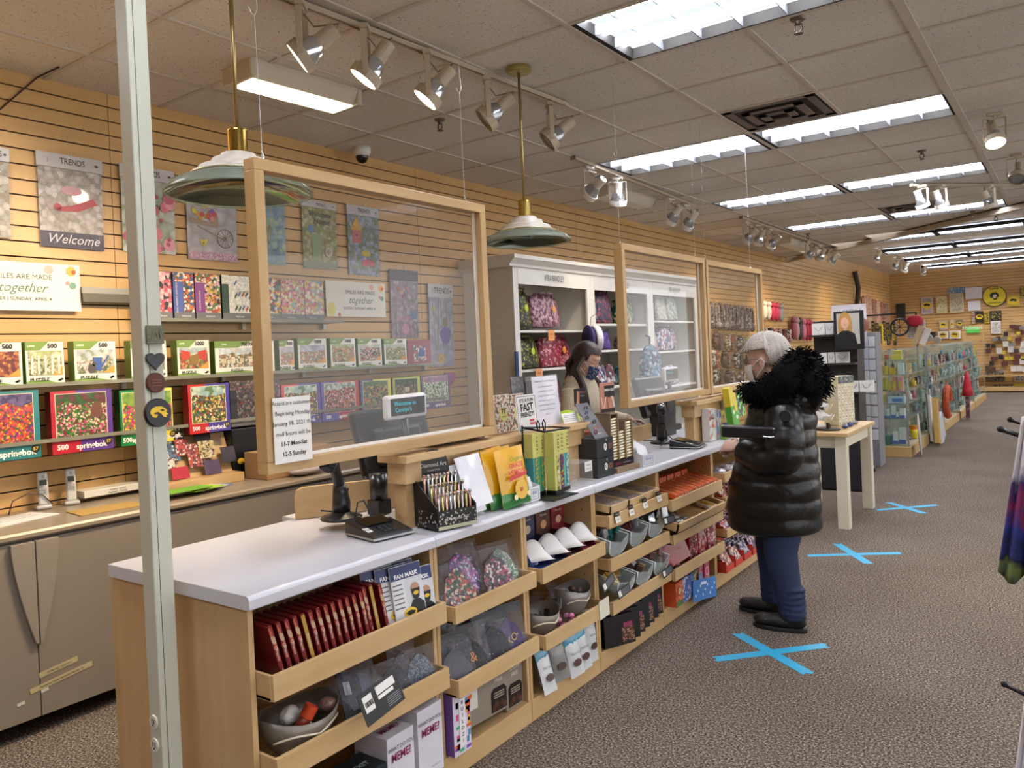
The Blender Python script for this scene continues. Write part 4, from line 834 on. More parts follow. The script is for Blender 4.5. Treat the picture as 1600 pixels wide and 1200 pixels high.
carton('tiny_box', 'small yellow and purple box beside the orange cartons', 'carton', (XR-.02, 3.99, z+.001), .07, .05, .04, P('e0a82c', .4), front=art(['e8b42c', '3a2a7a', 'd8602c'], 40, seed=2))
z = tz(4, 1)+.054; t = thing('slanted_crate', 'shallow maple crate tilted forward with silver packets and a yellow box', 'crate', (XR+.015, 4.31, z+.0), rot=(0, .24, 0)); w_ = .70; d = .24
q = MB().box(-d, 0, -w_/2, w_/2, 0, .006)
for b_ in ((-d, 0, -w_/2, -w_/2+.012, 0, .05), (-d, 0, w_/2-.012, w_/2, 0, .05), (-.012, 0, -w_/2, w_/2, 0, .05), (-d, -d+.012, -w_/2, w_/2, 0, .05)): q.box(*b_)
q.build('crate_body', MAPLE, t, bevel=.001)
for k in range(12):
    dx = .05+.035*(k % 3); y_ = 4.02+.045*(k//3)+.01*(k % 2)
    o = thing('silver_packet', 'small silver wrapped sweet in the tilted crate', 'candy', (XR+.015-dx, y_, z+.012+dx*.245), rot=(0, .24, k), group='silver wrapped sweets in the tilted crate'); MB().ell((0, 0, .012), (.022, .018, .012), 10, 6).build('foil', P('cfcfcf', .15, .5, bump=.8, bscale=60), o, smooth=True)
for k in range(4):
    o = thing('brown_packet', 'brown clear topped packet at the back of the tilted crate', 'packet', (XR-.155, 4.03+.07*k, z+.056), rot=(0, .3, .2*k), group='brown packets in the tilted crate'); MB().box(-.04, .04, -.03, .03, 0, .014).build('packet_body', P('6a463a', .25, coat=.6, bump=.5), o, bevel=.004)
o = thing('yellow_box', 'yellow and white flat box in the tilted crate', 'carton', (XR-.06, 4.56, z+.032), rot=(0, .24, -.1)); MB().box(-.05, .05, -.05, .05, 0, .018).build('carton_body', P('d8d2c4', .4), o, bevel=.001); MB().box(-.04, .045, -.035, .035, .0185, .0192).build('top_print', art(['e8c82c', 'd8a81c', 'c84a2c', 'f0e0a0'], 40), o)
z = tz(4, 2)
PK = [['a81c2c', 'd8b8b8', '5a1018'], ['c83a5a', 'e8d0d8', '6a2a3a'], ['b42030', 'd0a0a0', 'f0e6e4']]
carton('red_gift_box', 'deep red flat gift box lying at the back of the pink and red packs', 'gift box', (XI-.01, 4.12, z+.02), .24, .03, .13, P('9a1420', .35, coat=.3), rot=(.12, -.35, -.15), words=(('RUSSELL', .015, .04, .07, P('c84a50', .4)),))
for k in range(4):
    t = thing('candy_bar', 'slim brown and silver candy bar lying in front of the red gift box', 'candy bar', (XR-.04-.008*k, 4.04+.022*k, z+.012*k), rz=-.9, group='slim candy bars stacked by the red box'); MB().box(-.05, .05, -.013, .013, 0, .011).build('wrapper', art(['4a2a24', '8a7a74', 'c8c0ba', '2a1612'], 50, seed=k), t, bevel=.002)
for k in range(6):
    y_ = 4.29+k*.068
    carton('candy_pack', ['leftmost red and pink candy pack', 'second red and pink candy pack', 'pink and white candy pack in the middle', 'fourth red and pink candy pack', 'fifth red and pink candy pack', 'rightmost tall pink candy pack'][k]+' on the low tray', 'candy pack', (XI-.01-.012*(k % 2), y_, z), .062, .03, .155+.01*(k % 3), P(PK[k % 3][0], .35), front=art(PK[k % 3], 42, seed=k), rz=-.15)
z = BASE
for k, (w_, h, cs, lb) in enumerate(((.095, .13, ['d8582c', 'c84420', 'e88a5a'], 'orange box with a round window, nearest on the bottom shelf'), (.075, .135, ['4a6ab8', '3a5aa8', 'd8dcec'], 'blue patterned box next to the orange one'), (.075, .13, ['4a6ab8', '5a7ac8', 'c8d0e8'], 'blue patterned box left of the green one'), (.055, .13, ['4a8a4a', 'd8c8a0', '3a6a3a'], 'green and cream box on the bottom shelf'), (.06, .125, ['a83a3a', '8a2a2a', 'd8a0a0'], 'dark red box right of the green one'), (.075, .06, ['b02a48', '2a1a1c', 'd8506a'], 'low dark red and black box'), (.07, .13, ['d8587a', 'e890a8', 'b83a5a'], 'pink box with round print beside the divider'))):
    y_ = 4.005+[0, .09, .165, .233, .296, .37, .447][k]
    def ex(t, k=k, h=h):
        if k in (0, 5, 6): poly(poly(MB(), circ(0, h*.62, .026, 16), .0012), circ(0, h*.62, .018, 14), .0022, m=1).build('round_print', [P(['a83818', '', '', '', '', 'd03a5c', 'f0b8c8'][k], .4), P(['c8b8a0', '', '', '', '', '401018', 'd84a70'][k], .4)], t)
        if k == 0: sheet(-.04, .04, .0, .03, .0012).build('green_band', P('4a7a3c', .5), t)
    carton('small_gift_box', lb, 'gift box', (XF+.05-.004*k, y_+.03, z), w_, .07, h, P(cs[0], .4), front=art(cs, 38, seed=k), extra=ex)
for k in range(3): carton('small_gift_box', ['pink patterned box stacked on the low dark red one', 'pink box behind the stacked ones, toward the customer', 'pale pink box at the far end of the bottom shelf'][k], 'gift box', (XF+.02-.03*(k > 0), 4.40+.075*k, z+(.061 if k == 0 else 0)), .07, .05, .065+.06*(k > 0), P('c85a78', .4), front=art(['e0a0b4', 'c84a6a', 'f0d0d8'], 50, seed=k+5))
t = thing('blue_sign_card', 'blue card sign with white shapes leaning against the plinth below the gift boxes', 'sign', (XF+.02, 4.37, .0), rot=(-.16, -.06, 0))
MB().box(0, .004, -.17, .17, .0, .115).build('card_board', P('3a78c0', .5), t)
for k in range(9): poly(MB(), circ(-.14+.035*k, .03+.05*((k*7) % 3)/2, .008, 6), .0045).build('white_print', P('d4e0ec', .5), t)
sheet(-.06, .02, .085, .1, .0045).build('white_line', P('d4e0ec', .5), t); MB().box(.0, .004, -.08, -.03, .115, .15).build('tab', P('6a86b0', .5), t)
# ---------------- section 6
for k, (zk, lb) in enumerate(((0, 'bagged sweets on the upper tray beside the customer'), (1, 'red topped carton tray of candy, upper one by the customer'), (2, 'red topped carton tray of candy, middle one by the customer'))):
    z = tz(5, zk); 
    for j in range(3):
        t = thing('candy_tray', lb+[', nearest', ', second', ', third'][j], 'candy tray', (XI+.01, 4.80+j*.15, z)); cs = [['c8c4cc', 'b8a8b8', '8a8090'], ['b82a2c', '8a5a44', 'd8c8c0'], ['3a2a7a', 'c8c4d0', 'c82a2a']][k]
        if k == 0: pillow(MB(), .13, .09, .05, seed=j).build('clear_bag', FOIL, t, smooth=True, rot=(0, -.9, 0)); MB().ell((-.03, 0, .03), (.05, .05, .025), 12, 8).build('sweets', art(cs, 60, seed=j), t)
        else:
            q = MB()
            for b_ in ((-.16, 0, -.065, -.063, 0, .06), (-.16, 0, .063, .065, 0, .06), (-.002, 0, -.065, .065, 0, .035), (-.16, -.158, -.065, .065, 0, .12), (-.16, 0, -.065, .065, 0, .002)): q.box(*b_)
            q.build('carton_tray', P('b8322c', .4), t)
            for m_ in range(5): MB().ob((-.13+m_*.028, 0, .045), (.012, .11, .075), (0, -.45, 0)).build('candy_bar', art(cs, 40, seed=m_+j), t)
z = BASE
for j in range(4):
    t = thing('candy_tray', 'red edged carton tray of candy bars on the bottom shelf, '+['nearest', 'second', 'third', 'farthest'][j], 'candy tray', (XF+.05, 4.81+j*.165, z), rz=.0); cs = [['b8322c', 'd8b8a0', '6a2a24'], ['6a4a3c', 'd8d0c8', 'c04a3a'], ['4a3a8a', 'c8c8d8', '2a2a5a'], ['5a3a7a', 'd8c8d8', '3a2a4a']][j]
    q = MB()
    for b_ in ((-.18, 0, -.07, -.068, 0, .07), (-.18, 0, .068, .07, 0, .07), (-.002, 0, -.07, .07, 0, .04), (-.18, -.178, -.07, .07, 0, .14)): q.box(*b_)
    q.build('carton_tray', P('c23a2c', .4), t)
    for m_ in range(5): MB().ob((-.15+m_*.03, 0, .06), (.014, .12, .10), (0, -.5, 0)).build('candy_bar', art(cs, 40, seed=m_+j), t)
# ================================================================ things on the counter
DK = P('111215', .35, coat=.2); DK2 = P('1d1f24', .4)
def scanner(x, y, rz, lb, s=1):
    t = thing('barcode_scanner', lb, 'bar code scanner', (x, y, TZ), rz); t.scale = (s, s, s)
    MB().lathe([(0, 0), (.075, 0), (.078, .006), (.07, .012), (.04, .02), (.03, .03), (0, .032)], 28).build('stand_base', DK, t, smooth=True)
    MB().tube([(0, 0, .02), (.0, .01, .06), (0, .0, .10), (0, -.012, .13)], [.034, .034, .028, .022], 16).build('stand_neck', DK, t, smooth=True)
    MB().tube([(0, 0, .11), (0, -.025, .15), (0, -.06, .20), (0, -.08, .225)], [.021, .019, .020, .024], 14).build('handle', DK2, t, smooth=True)
    MB().tube([(0, -.02, .243), (0, -.045, .245), (0, -.09, .24), (0, -.135, .225), (0, -.155, .214)], [.012, .024, .029, .032, .026], 16).build('scan_head', P('23262e', .25, coat=.4), t, smooth=True)
    MB().ell((0, -.158, .212), (.022, .006, .018), 14, 8, rot=(.3, 0, 0)).build('scan_window', P('050507', .05), t, smooth=True)
    MB().tube([(0, -.075, .19), (0, -.09, .195), (0, -.095, .205)], [.008, .008, .006], 8).build('trigger', DK, t)
    MB().tube([(0, .005, .1), (.01, .07, .10), (.0, .085, .05), (0, .05, .02), (-.04, .10, .005), (-.12, .14, .005)], .0035, 6).build('cable', DK, t, smooth=True)
    return t
scanner(-2.185, 2.01, .55, 'black bar code scanner on its round stand at the near register')
def terminal(x, y, rz, lb):
    t = thing('card_terminal', lb, 'payment terminal', (x, y, TZ), rz, rot=(0, 0, rz))
    MB().hexa([(-.09, -.085, .0), (.09, -.085, .0), (.09, .085, .0), (-.09, .085, 0), (-.09, -.085, .055), (.085, -.085, .02), (.085, .085, .02), (-.09, .085, .055)]).build('terminal_body', P('1a1b1e', .35), t, bevel=.008)
    MB().hexa([(-.09, -.088, .006), (.094, -.088, .004), (.094, .088, .004), (-.09, .088, .006), (-.09, -.088, .012), (.094, -.088, .012), (.094, .088, .012), (-.09, .088, .012)]).build('silver_band', P('a6a8aa', .3, .6), t, bevel=.003)
    a_ = math.atan2(.035, .175)
    MB().ob((-.03, 0, .047), (.07, .11, .004), (0, a_, 0)).build('screen', P('050608', .08), t)
    k = MB()
    for i in range(4):
        for j in range(3): k.ob((.02+i*.014, -.02+j*.02, .036-i*.003), (.009, .014, .004), (0, a_, 0))
    k.build('keypad', P('2f3136', .5), t)
    for yy, dx in ((-.068, .04), (-.068, .018), (.06, -.05)): MB().ob((dx, yy, .038-dx*.19), (.016, .022 if yy < 0 else .035, .003), (0, a_, 0)).build('white_key', P('c9c9c6', .5), t, bevel=.001)
    MB().tube([(-.09, .03, .03), (-.13, .05, .06), (-.15, .04, .1), (-.13, .0, .1), (-.12, -.02, .05), (-.16, -.03, .01)], .003, 6).build('cable', DK, t, smooth=True)
    return t
terminal(-2.0, 1.985, -.18, 'black card payment terminal in front of the near scanner'); terminal(-1.93, 4.56, .1, 'black card payment terminal by the second register')
def register(x, y, lb, lb2, disp=True, far=False):
    t = thing('register_monitor', lb, 'monitor', (x, y, TZ-.03 if not far else TZ))
    z0 = .03 if not far else 0
    MB().box(-.13, .10, -.16, .16, z0, z0+.045).build('foot', DK, t, bevel=.01)
    MB().hexa([(-.06, -.05, z0+.04), (.02, -.05, z0+.04), (.02, .05, z0+.04), (-.06, .05, z0+.04), (-.08, -.045, .25), (-.03, -.045, .25), (-.03, .045, .25), (-.08, .045, .25)]).build('neck', DK, t, bevel=.01)
    MB().ob((-.06, 0, z0+.255), (.045, .46, .30), (0, -.28, 0)).build('screen_housing', P('0d0e11', .3, coat=.2), t, bevel=.018)
    MB().ob((-.03, 0, z0+.235), (.04, .30, .17), (0, -.28, 0)).build('rear_bulge', P('111216', .4), t, bevel=.02)
    MB().ob((.0, .0, z0+.32), (.004, .25, .008), (0, -.28, 0)).build('vent_slot', P('45474c', .4), t)
    return t
register(-2.42, 2.58, 'large black back of the near register monitor below the nearest framed screen', '')
register(-2.50, 5.42, 'black back of the second register monitor below the middle framed screen', '', far=True)
def custdisp(x, y, z, lb, words, zb, c='3ab8c8'):
    t = thing('customer_display', lb, 'customer display', (x, y, z), rz=.06)
    MB().box(-.035, 0, -.135, .135, -.052, .052).build('display_housing', P('d2d4d6', .35), t, bevel=.014)
    MB().box(-.001, .002, -.115, .115, -.036, .038).build('dark_window', P('15181d', .1), t, bevel=.004)
    for k, s in enumerate(words): text(s, .026, t, (.0035, -.095 if k == 0 else -.09, .014-k*.026), glow(c, 1.1), align='LEFT', sp=1.1, name='display_words')
    MB().tube([(-.02, 0, -.045), (-.02, 0, zb-z)], .016, 10).build('pole', DK, t, smooth=True)
    return t
custdisp(-2.33, 2.52, 1.297, 'silver framed pole display reading a welcome in blue letters', ('Welcome to', "Carolyn's"), 1.0)
custdisp(-2.34, 5.30, 1.305, 'dark customer display with blue letters seen through the middle framed screen', ('Welcome',), 1.0, '2aa8a8')
q = at(592, 768, 'x', -2.33); t = thing('pen_cup', 'black round pen cup in front of the near register monitor', 'cup', (-2.27, 2.26, TZ+.06)); 
MB().lathe([(0, 0), (.035, 0), (.037, .1), (.034, .1), (.032, .006), (0, .006)], 24).build('cup_wall', P('0c0d10', .3, coat=.3), t, smooth=True); MB().box(-.035, .035, -.035, .035, -.06, 0).build('cup_foot', DK, t, bevel=.006)
# pen display
t = thing('pen_display', 'black speckled cardboard display of sparkly pens with rounded header', 'pen display', (-1.845, 2.20, TZ), rz=-.25); t.scale = (.85, 1, 1)
BK = P('0f1012', .35); SPK = art(['121316', '101114', 'c8c8c4', '0f1012', '141518', '0d0e10', '121214', '101010'], 90, seed=2)
q = MB(); w_ = .085; 
for s in (-1, 1): q.prism([(-.12, 0), (.05, 0), (.05, .075), (-.115, .17), (-.12, .17)], 'y', s*w_-.0015, s*w_+.0015)
q.box(.047, .05, -w_, w_, 0, .065).box(-.12, -.117, -w_, w_, 0, .17).box(-.12, .05, -w_, w_, 0, .003)
q.build('tray', BK, t)
sheet(-w_+.002, w_-.002, .003, .06, .0505).build('front_print', SPK, t); sheet(-w_, w_, .0, .012, .0518).build('pale_strip', P('b5b69a', .5), t); text('Diamond Art', .018, t, (.0535, .0, .035), P('d8d6ce', .5))
q = MB().box(-.1, .045, -w_-.0025, -w_-.0015, .003, .06); q.build('side_print', SPK, t)
hp = [(-.075, .15)]+[(-.072*math.cos(math.pi*k/10), .20+.07*math.sin(math.pi*k/10)) for k in range(11)]+[(.075, .15)]
MB().prism(hp, 'x', -.118, -.114).build('header_card', BK, t)
text('Diamond Art', .022, t, (-.112, 0, .212), P('d8d6ce', .5), name='header_title'); text('COLLECTION', .009, t, (-.112, 0, .192), P('b8b6ae', .5)); sheet(-.055, .055, .158, .17, -.1125).build('header_strip', P('c8c6b0', .5), t)
for k in range(7): a = math.pi*k/6; MB().ob((-.1125, .022*math.cos(a), .238+.018*math.sin(a)), (.001, .012, .003), (a, 0, 0)).build('header_ray', P('c8c8c4', .5), t)
PENC = ['c8c4c0', 'c0b070', 'd0a090', 'b8bcc0', 'd8d0c8', 'b0a080']
for i in range(9):
    for j in range(3):
        p = thing('sparkly_pen', 'sparkly metallic pen standing in the black display', 'pen', (0, 0, 0), group='sparkly pens in the black display')
        M_ = Matrix.Rotation(-.25, 4, 'Z'); v = M_@Vector((.021-j*.042, -.07+i*.0175, .012+j*.03)); p.location = (-1.845+v.x, 2.20+v.y, TZ+v.z)
        MB().tube([(0, 0, 0), (0, 0, .105)], .0045, 8).build('barrel', P(PENC[(i+j) % 6], .2, .7), p, smooth=True); MB().ell((0, 0, .112), (.007, .007, .008), 10, 6).build('gem', P(PENC[(i*2+j) % 6], .1, .8, bump=.8, bscale=200), p, smooth=True); MB().tube([(0, 0, .012), (0, 0, .03)], .0052, 8).build('grip', BK, p)
# white tote packs in acrylic stand
t = thing('acrylic_stand', 'clear acrylic stand holding white monogram packs', 'display stand', (-1.87, 2.357, TZ)); 
q = MB(); q.box(-.0, .003, -.065, .065, 0, .018).box(-.09, .0, -.065, .065, 0, .003).build('stand_sheet', clear('ffffff', .12, .05), t)
for k in range(5):
    o = thing('monogram_pack', 'clear packed white monogram item '+('at the front of the acrylic stand' if k == 4 else 'behind the front one in the acrylic stand'), 'packaged towel', (-1.945+.017*k, 2.35+.004*k, TZ+.006), rot=(.05, -.30, -.1), group=None if k == 4 else 'monogram packs behind the front one')
    pillow(MB(), .14, .20, .010, seed=k).build('white_pack', P('dfe0e6', .25, coat=.6, bump=.3, bscale=20), o, smooth=True)
    if k == 4:
        text('THE\nKB', .028, o, (.0115, .025, .10), P('6a8a86', .6), name='monogram'); poly(MB(), circ(.0, .07, .009, 8), .0105).build('pink_flower', P('d88aa0', .6), o)
# yellow snack bags
def snack(t, k):
    pillow(MB(), .17, .235, .034, seed=70+k, crimp=.18).build('yellow_bag', P('e3ab14', .28, coat=.5), t, smooth=True)
    o = pillow(MB(), .171, .075, .036, seed=71+k, crimp=.05).build('green_base', P('2e7a38', .3, coat=.5), t, smooth=True)
    if k: return
    text('Organic', .024, t, (.028, .01, .19), P('3a8a3a', .4), name='brand_word', shear=.2)
    text('GRAZE\nAS MORE', .026, t, (.030, .0, .15), P('d8324a', .4), bold=.02, name='title')
    poly(MB(), [(-.055, .108), (.05, .116), (.058, .132), (-.048, .124)], .029).build('red_ribbon', P('c8302c', .4), t)
    poly(MB(), circ(.01, .065, .038, 20), .028).build('round_window', P('dcae3a', .4), t); text('$1', .022, t, (.030, .01, .065), P('b8301c', .4), bold=.03)
    for a, b_ in ((-.03, .04), (.05, .04)): poly(MB(), circ(a, b_, .011, 12), .0285).build('seal', P('e8dca8', .4), t)
for k in range(4):
    t = thing('snack_bag', ['frontmost yellow and green snack bag with red title', 'yellow and green snack bag directly behind the front one', 'yellow and green snack bag second behind the front one', 'rearmost yellow snack bag leaning against the maple partition'][k], 'snack bag', (-1.835-.032*k, 2.60-.028*k, TZ), rot=(.07, -.12-.02*k, -.12)); snack(t, k)
# small white flyer boxes
def flyer(x, y, lb, rz=0, s=1.0):
    t = thing('flyer_box', lb, 'flyer holder', (x, y, TZ), rz); t.scale = (s, s, s); q = MB(); W_ = P('e0e0e2', .45)
    for sg in (-1, 1): q.prism([(-.12, 0), (0, 0), (0, .062), (-.05, .075), (-.12, .13)], 'y', sg*.055-.001, sg*.055+.001)
    q.box(-.002, .0, -.055, .055, 0, .062).box(-.12, -.118, -.055, .055, 0, .13).box(-.12, 0, -.055, .055, 0, .002).build('box_walls', W_, t)
    b_ = MB()
    for e in ((-.045, .045, .010, .0115), (-.045, .045, .05, .0515), (-.045, -.0435, .01, .05), (.0435, .045, .01, .05)): b_.box(.0, .0008, *e)
    b_.build('blue_border', P('5a7ab8', .5), t); text('FOR $10', .017, t, (.002, 0, .037), P('4a6ab0', .5), bold=.02); text('each or more', .008, t, (.002, 0, .021), P('6a7a9a', .5))
    for k in range(6): MB().ob((-.03-.014*k, 0, .055+.006*k), (.001, .09, .09), (0, -.35, 0)).build('flyer', P('e8e8ea', .5), t)
    return t
flyer(-1.835, 2.705, 'small white flyer box with blue printed border beside the yellow bags', -.1); flyer(-1.825, 3.79, 'small white flyer box with blue printed border beside the wooden balm rack', -.1)
# dice game rack
t = thing('game_rack', 'black wire counter rack holding tall yellow topped game tubes', 'display rack', (-1.865, 2.84, TZ)); t.scale = (1, 1, .92); WR = P('1a1a1c', .4, .5)
q = MB(); q.tube([(-.06, -.10, .0), (-.06, -.10, .34)], .004, 6).tube([(.03, -.07, .31), (.05, .10, .31), (-.05, .12, .31), (-.06, -.1, .33), (.03, -.07, .31)], .0045, 6)
for yy in (-.07, -.025): q.tube([(-.0, yy, .31), (.0, yy-.012, .345), (0, yy, .36), (0, yy+.012, .345), (0, yy+.008, .31)], .003, 6)
q.box(-.07, .075, -.09, .11, 0, .004).build('wire_frame', WR, t)
sg = thing('header_sign', 'white sign reading it is a fun fast frenzy above the game rack', 'sign', (-1.90, 2.80, TZ+.285), rot=(0, -.08, .0)); MB().box(0, .003, -.075, .075, 0, .155).build('sign_board', P('dcdad6', .5), sg)
b_ = MB()
for e in ((-.07, .07, .006, .008), (-.07, .07, .147, .149), (-.07, -.068, .006, .149), (.068, .07, .006, .149)): b_.box(.003, .0036, *e)
b_.build('border_line', INK, sg)
for s, z_, sz, bo in (("IT'S A FUN", .130, .023, .01), ('FAST', .1, .045, .025), ('FRENZY!', .07, .027, .02)): text(s, sz, sg, (.0045, 0, z_), INK, bold=bo, rot=.03)
for k in range(7): MB().ob((.004, .018+.012*(k % 4), .03+.014*(k//4)), (.001, .009, .009), (.3*k, 0, 0)).build('red_dice_print', P('c8324a', .5), sg)
def tube_box(y, x, low, lb, stripe):
    b_ = thing('dice_tube', lb, 'dice game', (x+.035, y-.015, TZ+.018)); b_.scale = (1, 1, .92); 
    MB().box(-.045, 0, -.022, .022, 0, .275).build('lower_box', P(low[0], .35), b_, bevel=.001); MB().box(-.046, .001, -.0225, .0225, .165, .276).build('yellow_cap', P('ccc770', .4), b_, bevel=.001)
    sheet(-.005, .021, .004, .163, .0006).build('stripe', art(stripe, 55, seed=int(y*100)), b_)
    for k, ch in enumerate('TENZI'): text(ch, .017, b_, (.0025, .010, .258-k*.018), INK, bold=.02, name='title_letter', rot=-math.pi/2)
    MB().box(-.046, .002, -.023, .023, -.014, .004).build('black_base', BLACK, b_)
tube_box(2.815, -1.905, ('3a8a8a', ), 'green and yellow dice game tube at the back left of the rack', ['c8a838', '3a8a86', '5a9a5a']); tube_box(2.862, -1.895, ('3a9a7a', ), 'green and yellow dice game tube second in the rack', ['c8a838', '3a9a7a', '5a9a5a'])
tube_box(2.905, -1.855, ('c8c86a', ), 'speckled cream dice game tube at the front of the rack', ['d8d49a', 'c8c07a', '6a6a3a', 'e8e4b8', 'd8d8a8']); tube_box(2.96, -1.87, ('a82c34', ), 'red and lime dice game tube in the rack', ['b8c44a', '3a4a8a', 'a82c34']); tube_box(3.012, -1.875, ('5aa8a8', ), 'teal dice game tube at the right of the rack', ['6ab8b4', 'd8dcd8', '4a9a9a'])
# ledge items
LZ = 1.155
for k, (y_, lb, s) in enumerate(((2.80, 'patterned activity book with a yellow label on the ledge', '77'), (2.93, 'patterned activity book right of its twin on the ledge', ''))):
    t = thing('activity_book', lb, 'book', (-2.015-.01*k, y_-.01*k, LZ), rot=(0, -.12, 0)); MB().box(-.015, 0, -.062, .062, 0, .165).build('cover', P('d8cfbe', .5), t, bevel=.001)
    sheet(-.06, .06, .002, .162, .0003).build('cover_print', art(['d8d0c0', '6a4a3a', 'c86a5a', 'e0d8c8', '4a4a3a', 'c8b8a0'], 70, seed=k+3), t); poly(MB(), circ(0, .08, .03, 16), .0012).build('yellow_label', P('d0c878', .5), t)
    if s: text(s, .032, t, (.003, 0, .09), INK, bold=.03); text('WAYS TO', .009, t, (.003, 0, .068), INK)
t = thing('foil_pack', 'flat silvery printed pack lying on the ledge below the screen', 'packet', (-2.02, 2.46, LZ+.003)); MB().grid(lambda u, v: ((v-.5)*.09, (u-.5)*.34, .010+.004*math.sin(u*30)*math.sin(v*9)), 24, 6).build('foil_sheet', art(['a8a6a0', '5a5650', '8a8680', '3a3834', 'c8c6c0'], 60, seed=4), t, smooth=True, solid=.016)
t = thing('shopper_notice', 'white paper notice for online shoppers in a clear stand on the ledge', 'notice', (-2.03, 3.17, LZ), rot=(0, -.08, .05)); t.scale = (1, 1.1, .84)
MB().box(-.002, .0, -.108, .108, 0, .28).build('paper_sheet', P('e2e0ea', .6, vary=.01), t); MB().box(.001, .003, -.16, .112, 0, .285).box(-.10, .003, -.16, .112, 0, .003).build('acrylic_holder', clear('ffffff', .06, .04), t)
text('Attention Online Shoppers', .0165, t, (.0012, 0, .252), P('5a5a6a', .6))
for k, s in enumerate(('Only a few pieces of the', 'merchandise that we have', 'on hand at the store. Please', 'ask a sales associate if you', 'would like help to look up an', 'item and it will ship to you', 'for free.')): text(s, .0125, t, (.0012, 0, .222-k*.026), P('5a5a6a', .6))
t = thing('grey_catalogue', 'grey mottled booklet behind the online shoppers notice', 'booklet', (-2.065, 3.0, LZ), rot=(0, -.1, 0)); MB().box(-.006, 0, -.05, .05, 0, .24).build('cover', art(['6a6a6c', '5a5a5e', '7a7a7c'], 40), t)
t = thing('tent_card', 'small white tent card with fine print on the ledge end', 'card', (-1.985, 3.30, LZ), rot=(0, -.35, -.1)); MB().box(0, .001, -.06, .06, 0, .05).build('card_sheet', P('e4e2e0', .6), t)
for k in range(4): sheet(-.045, .045, .01+k*.009, .012+k*.009, .0013).build('fine_print', P('8a8a90', .6), t)
t = thing('green_cloth', 'lime green crumpled cloth behind the counter beside the clerk', 'cloth', (-2.30, 3.78, 1.115)); MB().ell((0, 0, 0), (.07, .075, .06), 18, 12).build('cloth_folds', P('b4cc2c', .8, bump=.8, bscale=20), t, smooth=True); MB().box(-.06, .05, -.06, .06, -.23, -.04).build('cloth_hanging', P('a8c028', .8, bump=.8, bscale=20), t, bevel=.02)
# sanitizer, riser, black boxes
q = at(896, 728, 'z', TZ+.0); t = thing('sanitizer_bottle', 'blue and clear hand sanitizer pump bottle', 'bottle', (-2.12, 3.50, TZ))
MB().lathe([(0, 0), (.034, 0), (.037, .006), (.037, .12), (.03, .145), (.014, .16), (.013, .17), (0, .17)], 24, sy=.8).build('bottle_body', P('7aa8d8', .08, alpha=.75, coat=.6), t, smooth=True)
MB().lathe([(.0376, .02), (.0378, .11)], 24, sy=.8).build('blue_label', art(['2a62c4', '3a78d8', '1a4aa0', 'd8e4f0'], 30), t, smooth=True); MB().lathe([(0, .165), (.015, .165), (.016, .195), (.006, .2), (.005, .225), (0, .225)], 16).box(-.005, .045, -.006, .006, .222, .232).build('pump', P('dfe2e4', .3), t)
t = thing('acrylic_riser', 'clear acrylic table riser with a small handwritten card', 'display stand', (-1.86, 3.20, TZ)); q = MB().box(-.11, 0, -.10, .06, .098, .101)
for a in (-.10, .057): q.box(-.11, 0, a, a+.003, 0, .1)
q.build('riser_sheet', clear('ffffff', .12, .05), t); o = MB().box(.0, .001, -.01, .055, .052, .098).build('small_card', P('e4e2dc', .6), t); text('Gummy', .014, o, (.003, .022, .083), INK, shear=.3); text('jewels $2', .012, o, (.003, .022, .066), INK, shear=.3)
GB = P('2a2a2d', .45)
def blackbox(t, z):
    MB().box(-.16, 0, -.075, .075, z, z+.094).build('box_drawer', GB, t, bevel=.002); poly(MB(), circ(.0, z+.05, .018, 18, .8, 1), .0006).build('white_disc', P('d8d6d2', .5), t); sheet(.025, .06, z+.036, z+.064, .0006).build('brown_badge', P('6a4a38', .5), t); poly(MB(), circ(.01, z+.083, .006, 10), .0006).build('finger_hole', P('8a8a8a', .5), t); text('15', .02, t, (.0015, 0, z+.05), INK, bold=.02)
t = thing('black_display_box', 'stack of two black drawer boxes carrying a slanted bracelet display', 'display box', (-1.86, 3.395, TZ), rz=-.06); blackbox(t, 0); blackbox(t, .096)
q = MB().hexa([(-.02, -.06, .19), (-.017, -.06, .19), (-.017, .06, .19), (-.02, .06, .19), (-.13, -.055, .355), (-.127, -.055, .355), (-.127, .055, .355), (-.13, .055, .355)]).build('slanted_panel', P('5c5c60', .5), t)
for k in range(6):
    f = .15+.14*k; MB().tube([(-.015-.11*f, -.03+.02*(k % 3)+.012*math.cos(a_*2*math.pi/10), .197+.158*f+.010*math.sin(a_*2*math.pi/10)) for a_ in range(11)], .0022, 5, cap=False).build('bracelet', P(['8a2a4a', 'b8b8b8', '1a1a1c', '2a2a30', '5a3a8a', '26262a'][k], .3, .4), t)
for s, f, c in (('GIVE BACK', .28, 'c8602c'), ('charms', .12, 'd8d6d0')): text(s, .014, t, (-.012-.11*f, .0, .194+.158*f), P(c, .5), bold=.01)
o = MB().box(-.135, -.13, -.05, .05, .345, .43).build('photo_header', P('1c1a1c', .4), t); text('EMBRACE', .014, o, (-.128, .014, .41), P('b86a5a', .5)); text('THE DAY', .01, o, (-.128, .014, .392), P('c8c4c0', .5)); poly(MB(), [(-.04, .35), (-.015, .35), (-.01, .41), (-.03, .42)], -.1295).build('photo_hand', P('b88068', .5), o)
t = thing('orange_box', 'orange red small box behind the black drawer boxes', 'box', (-2.06, 3.62, TZ+.115)); MB().box(-.06, 0, -.055, .04, -.115, .08).build('box_body', P('a84a2c', .5), t, bevel=.002)
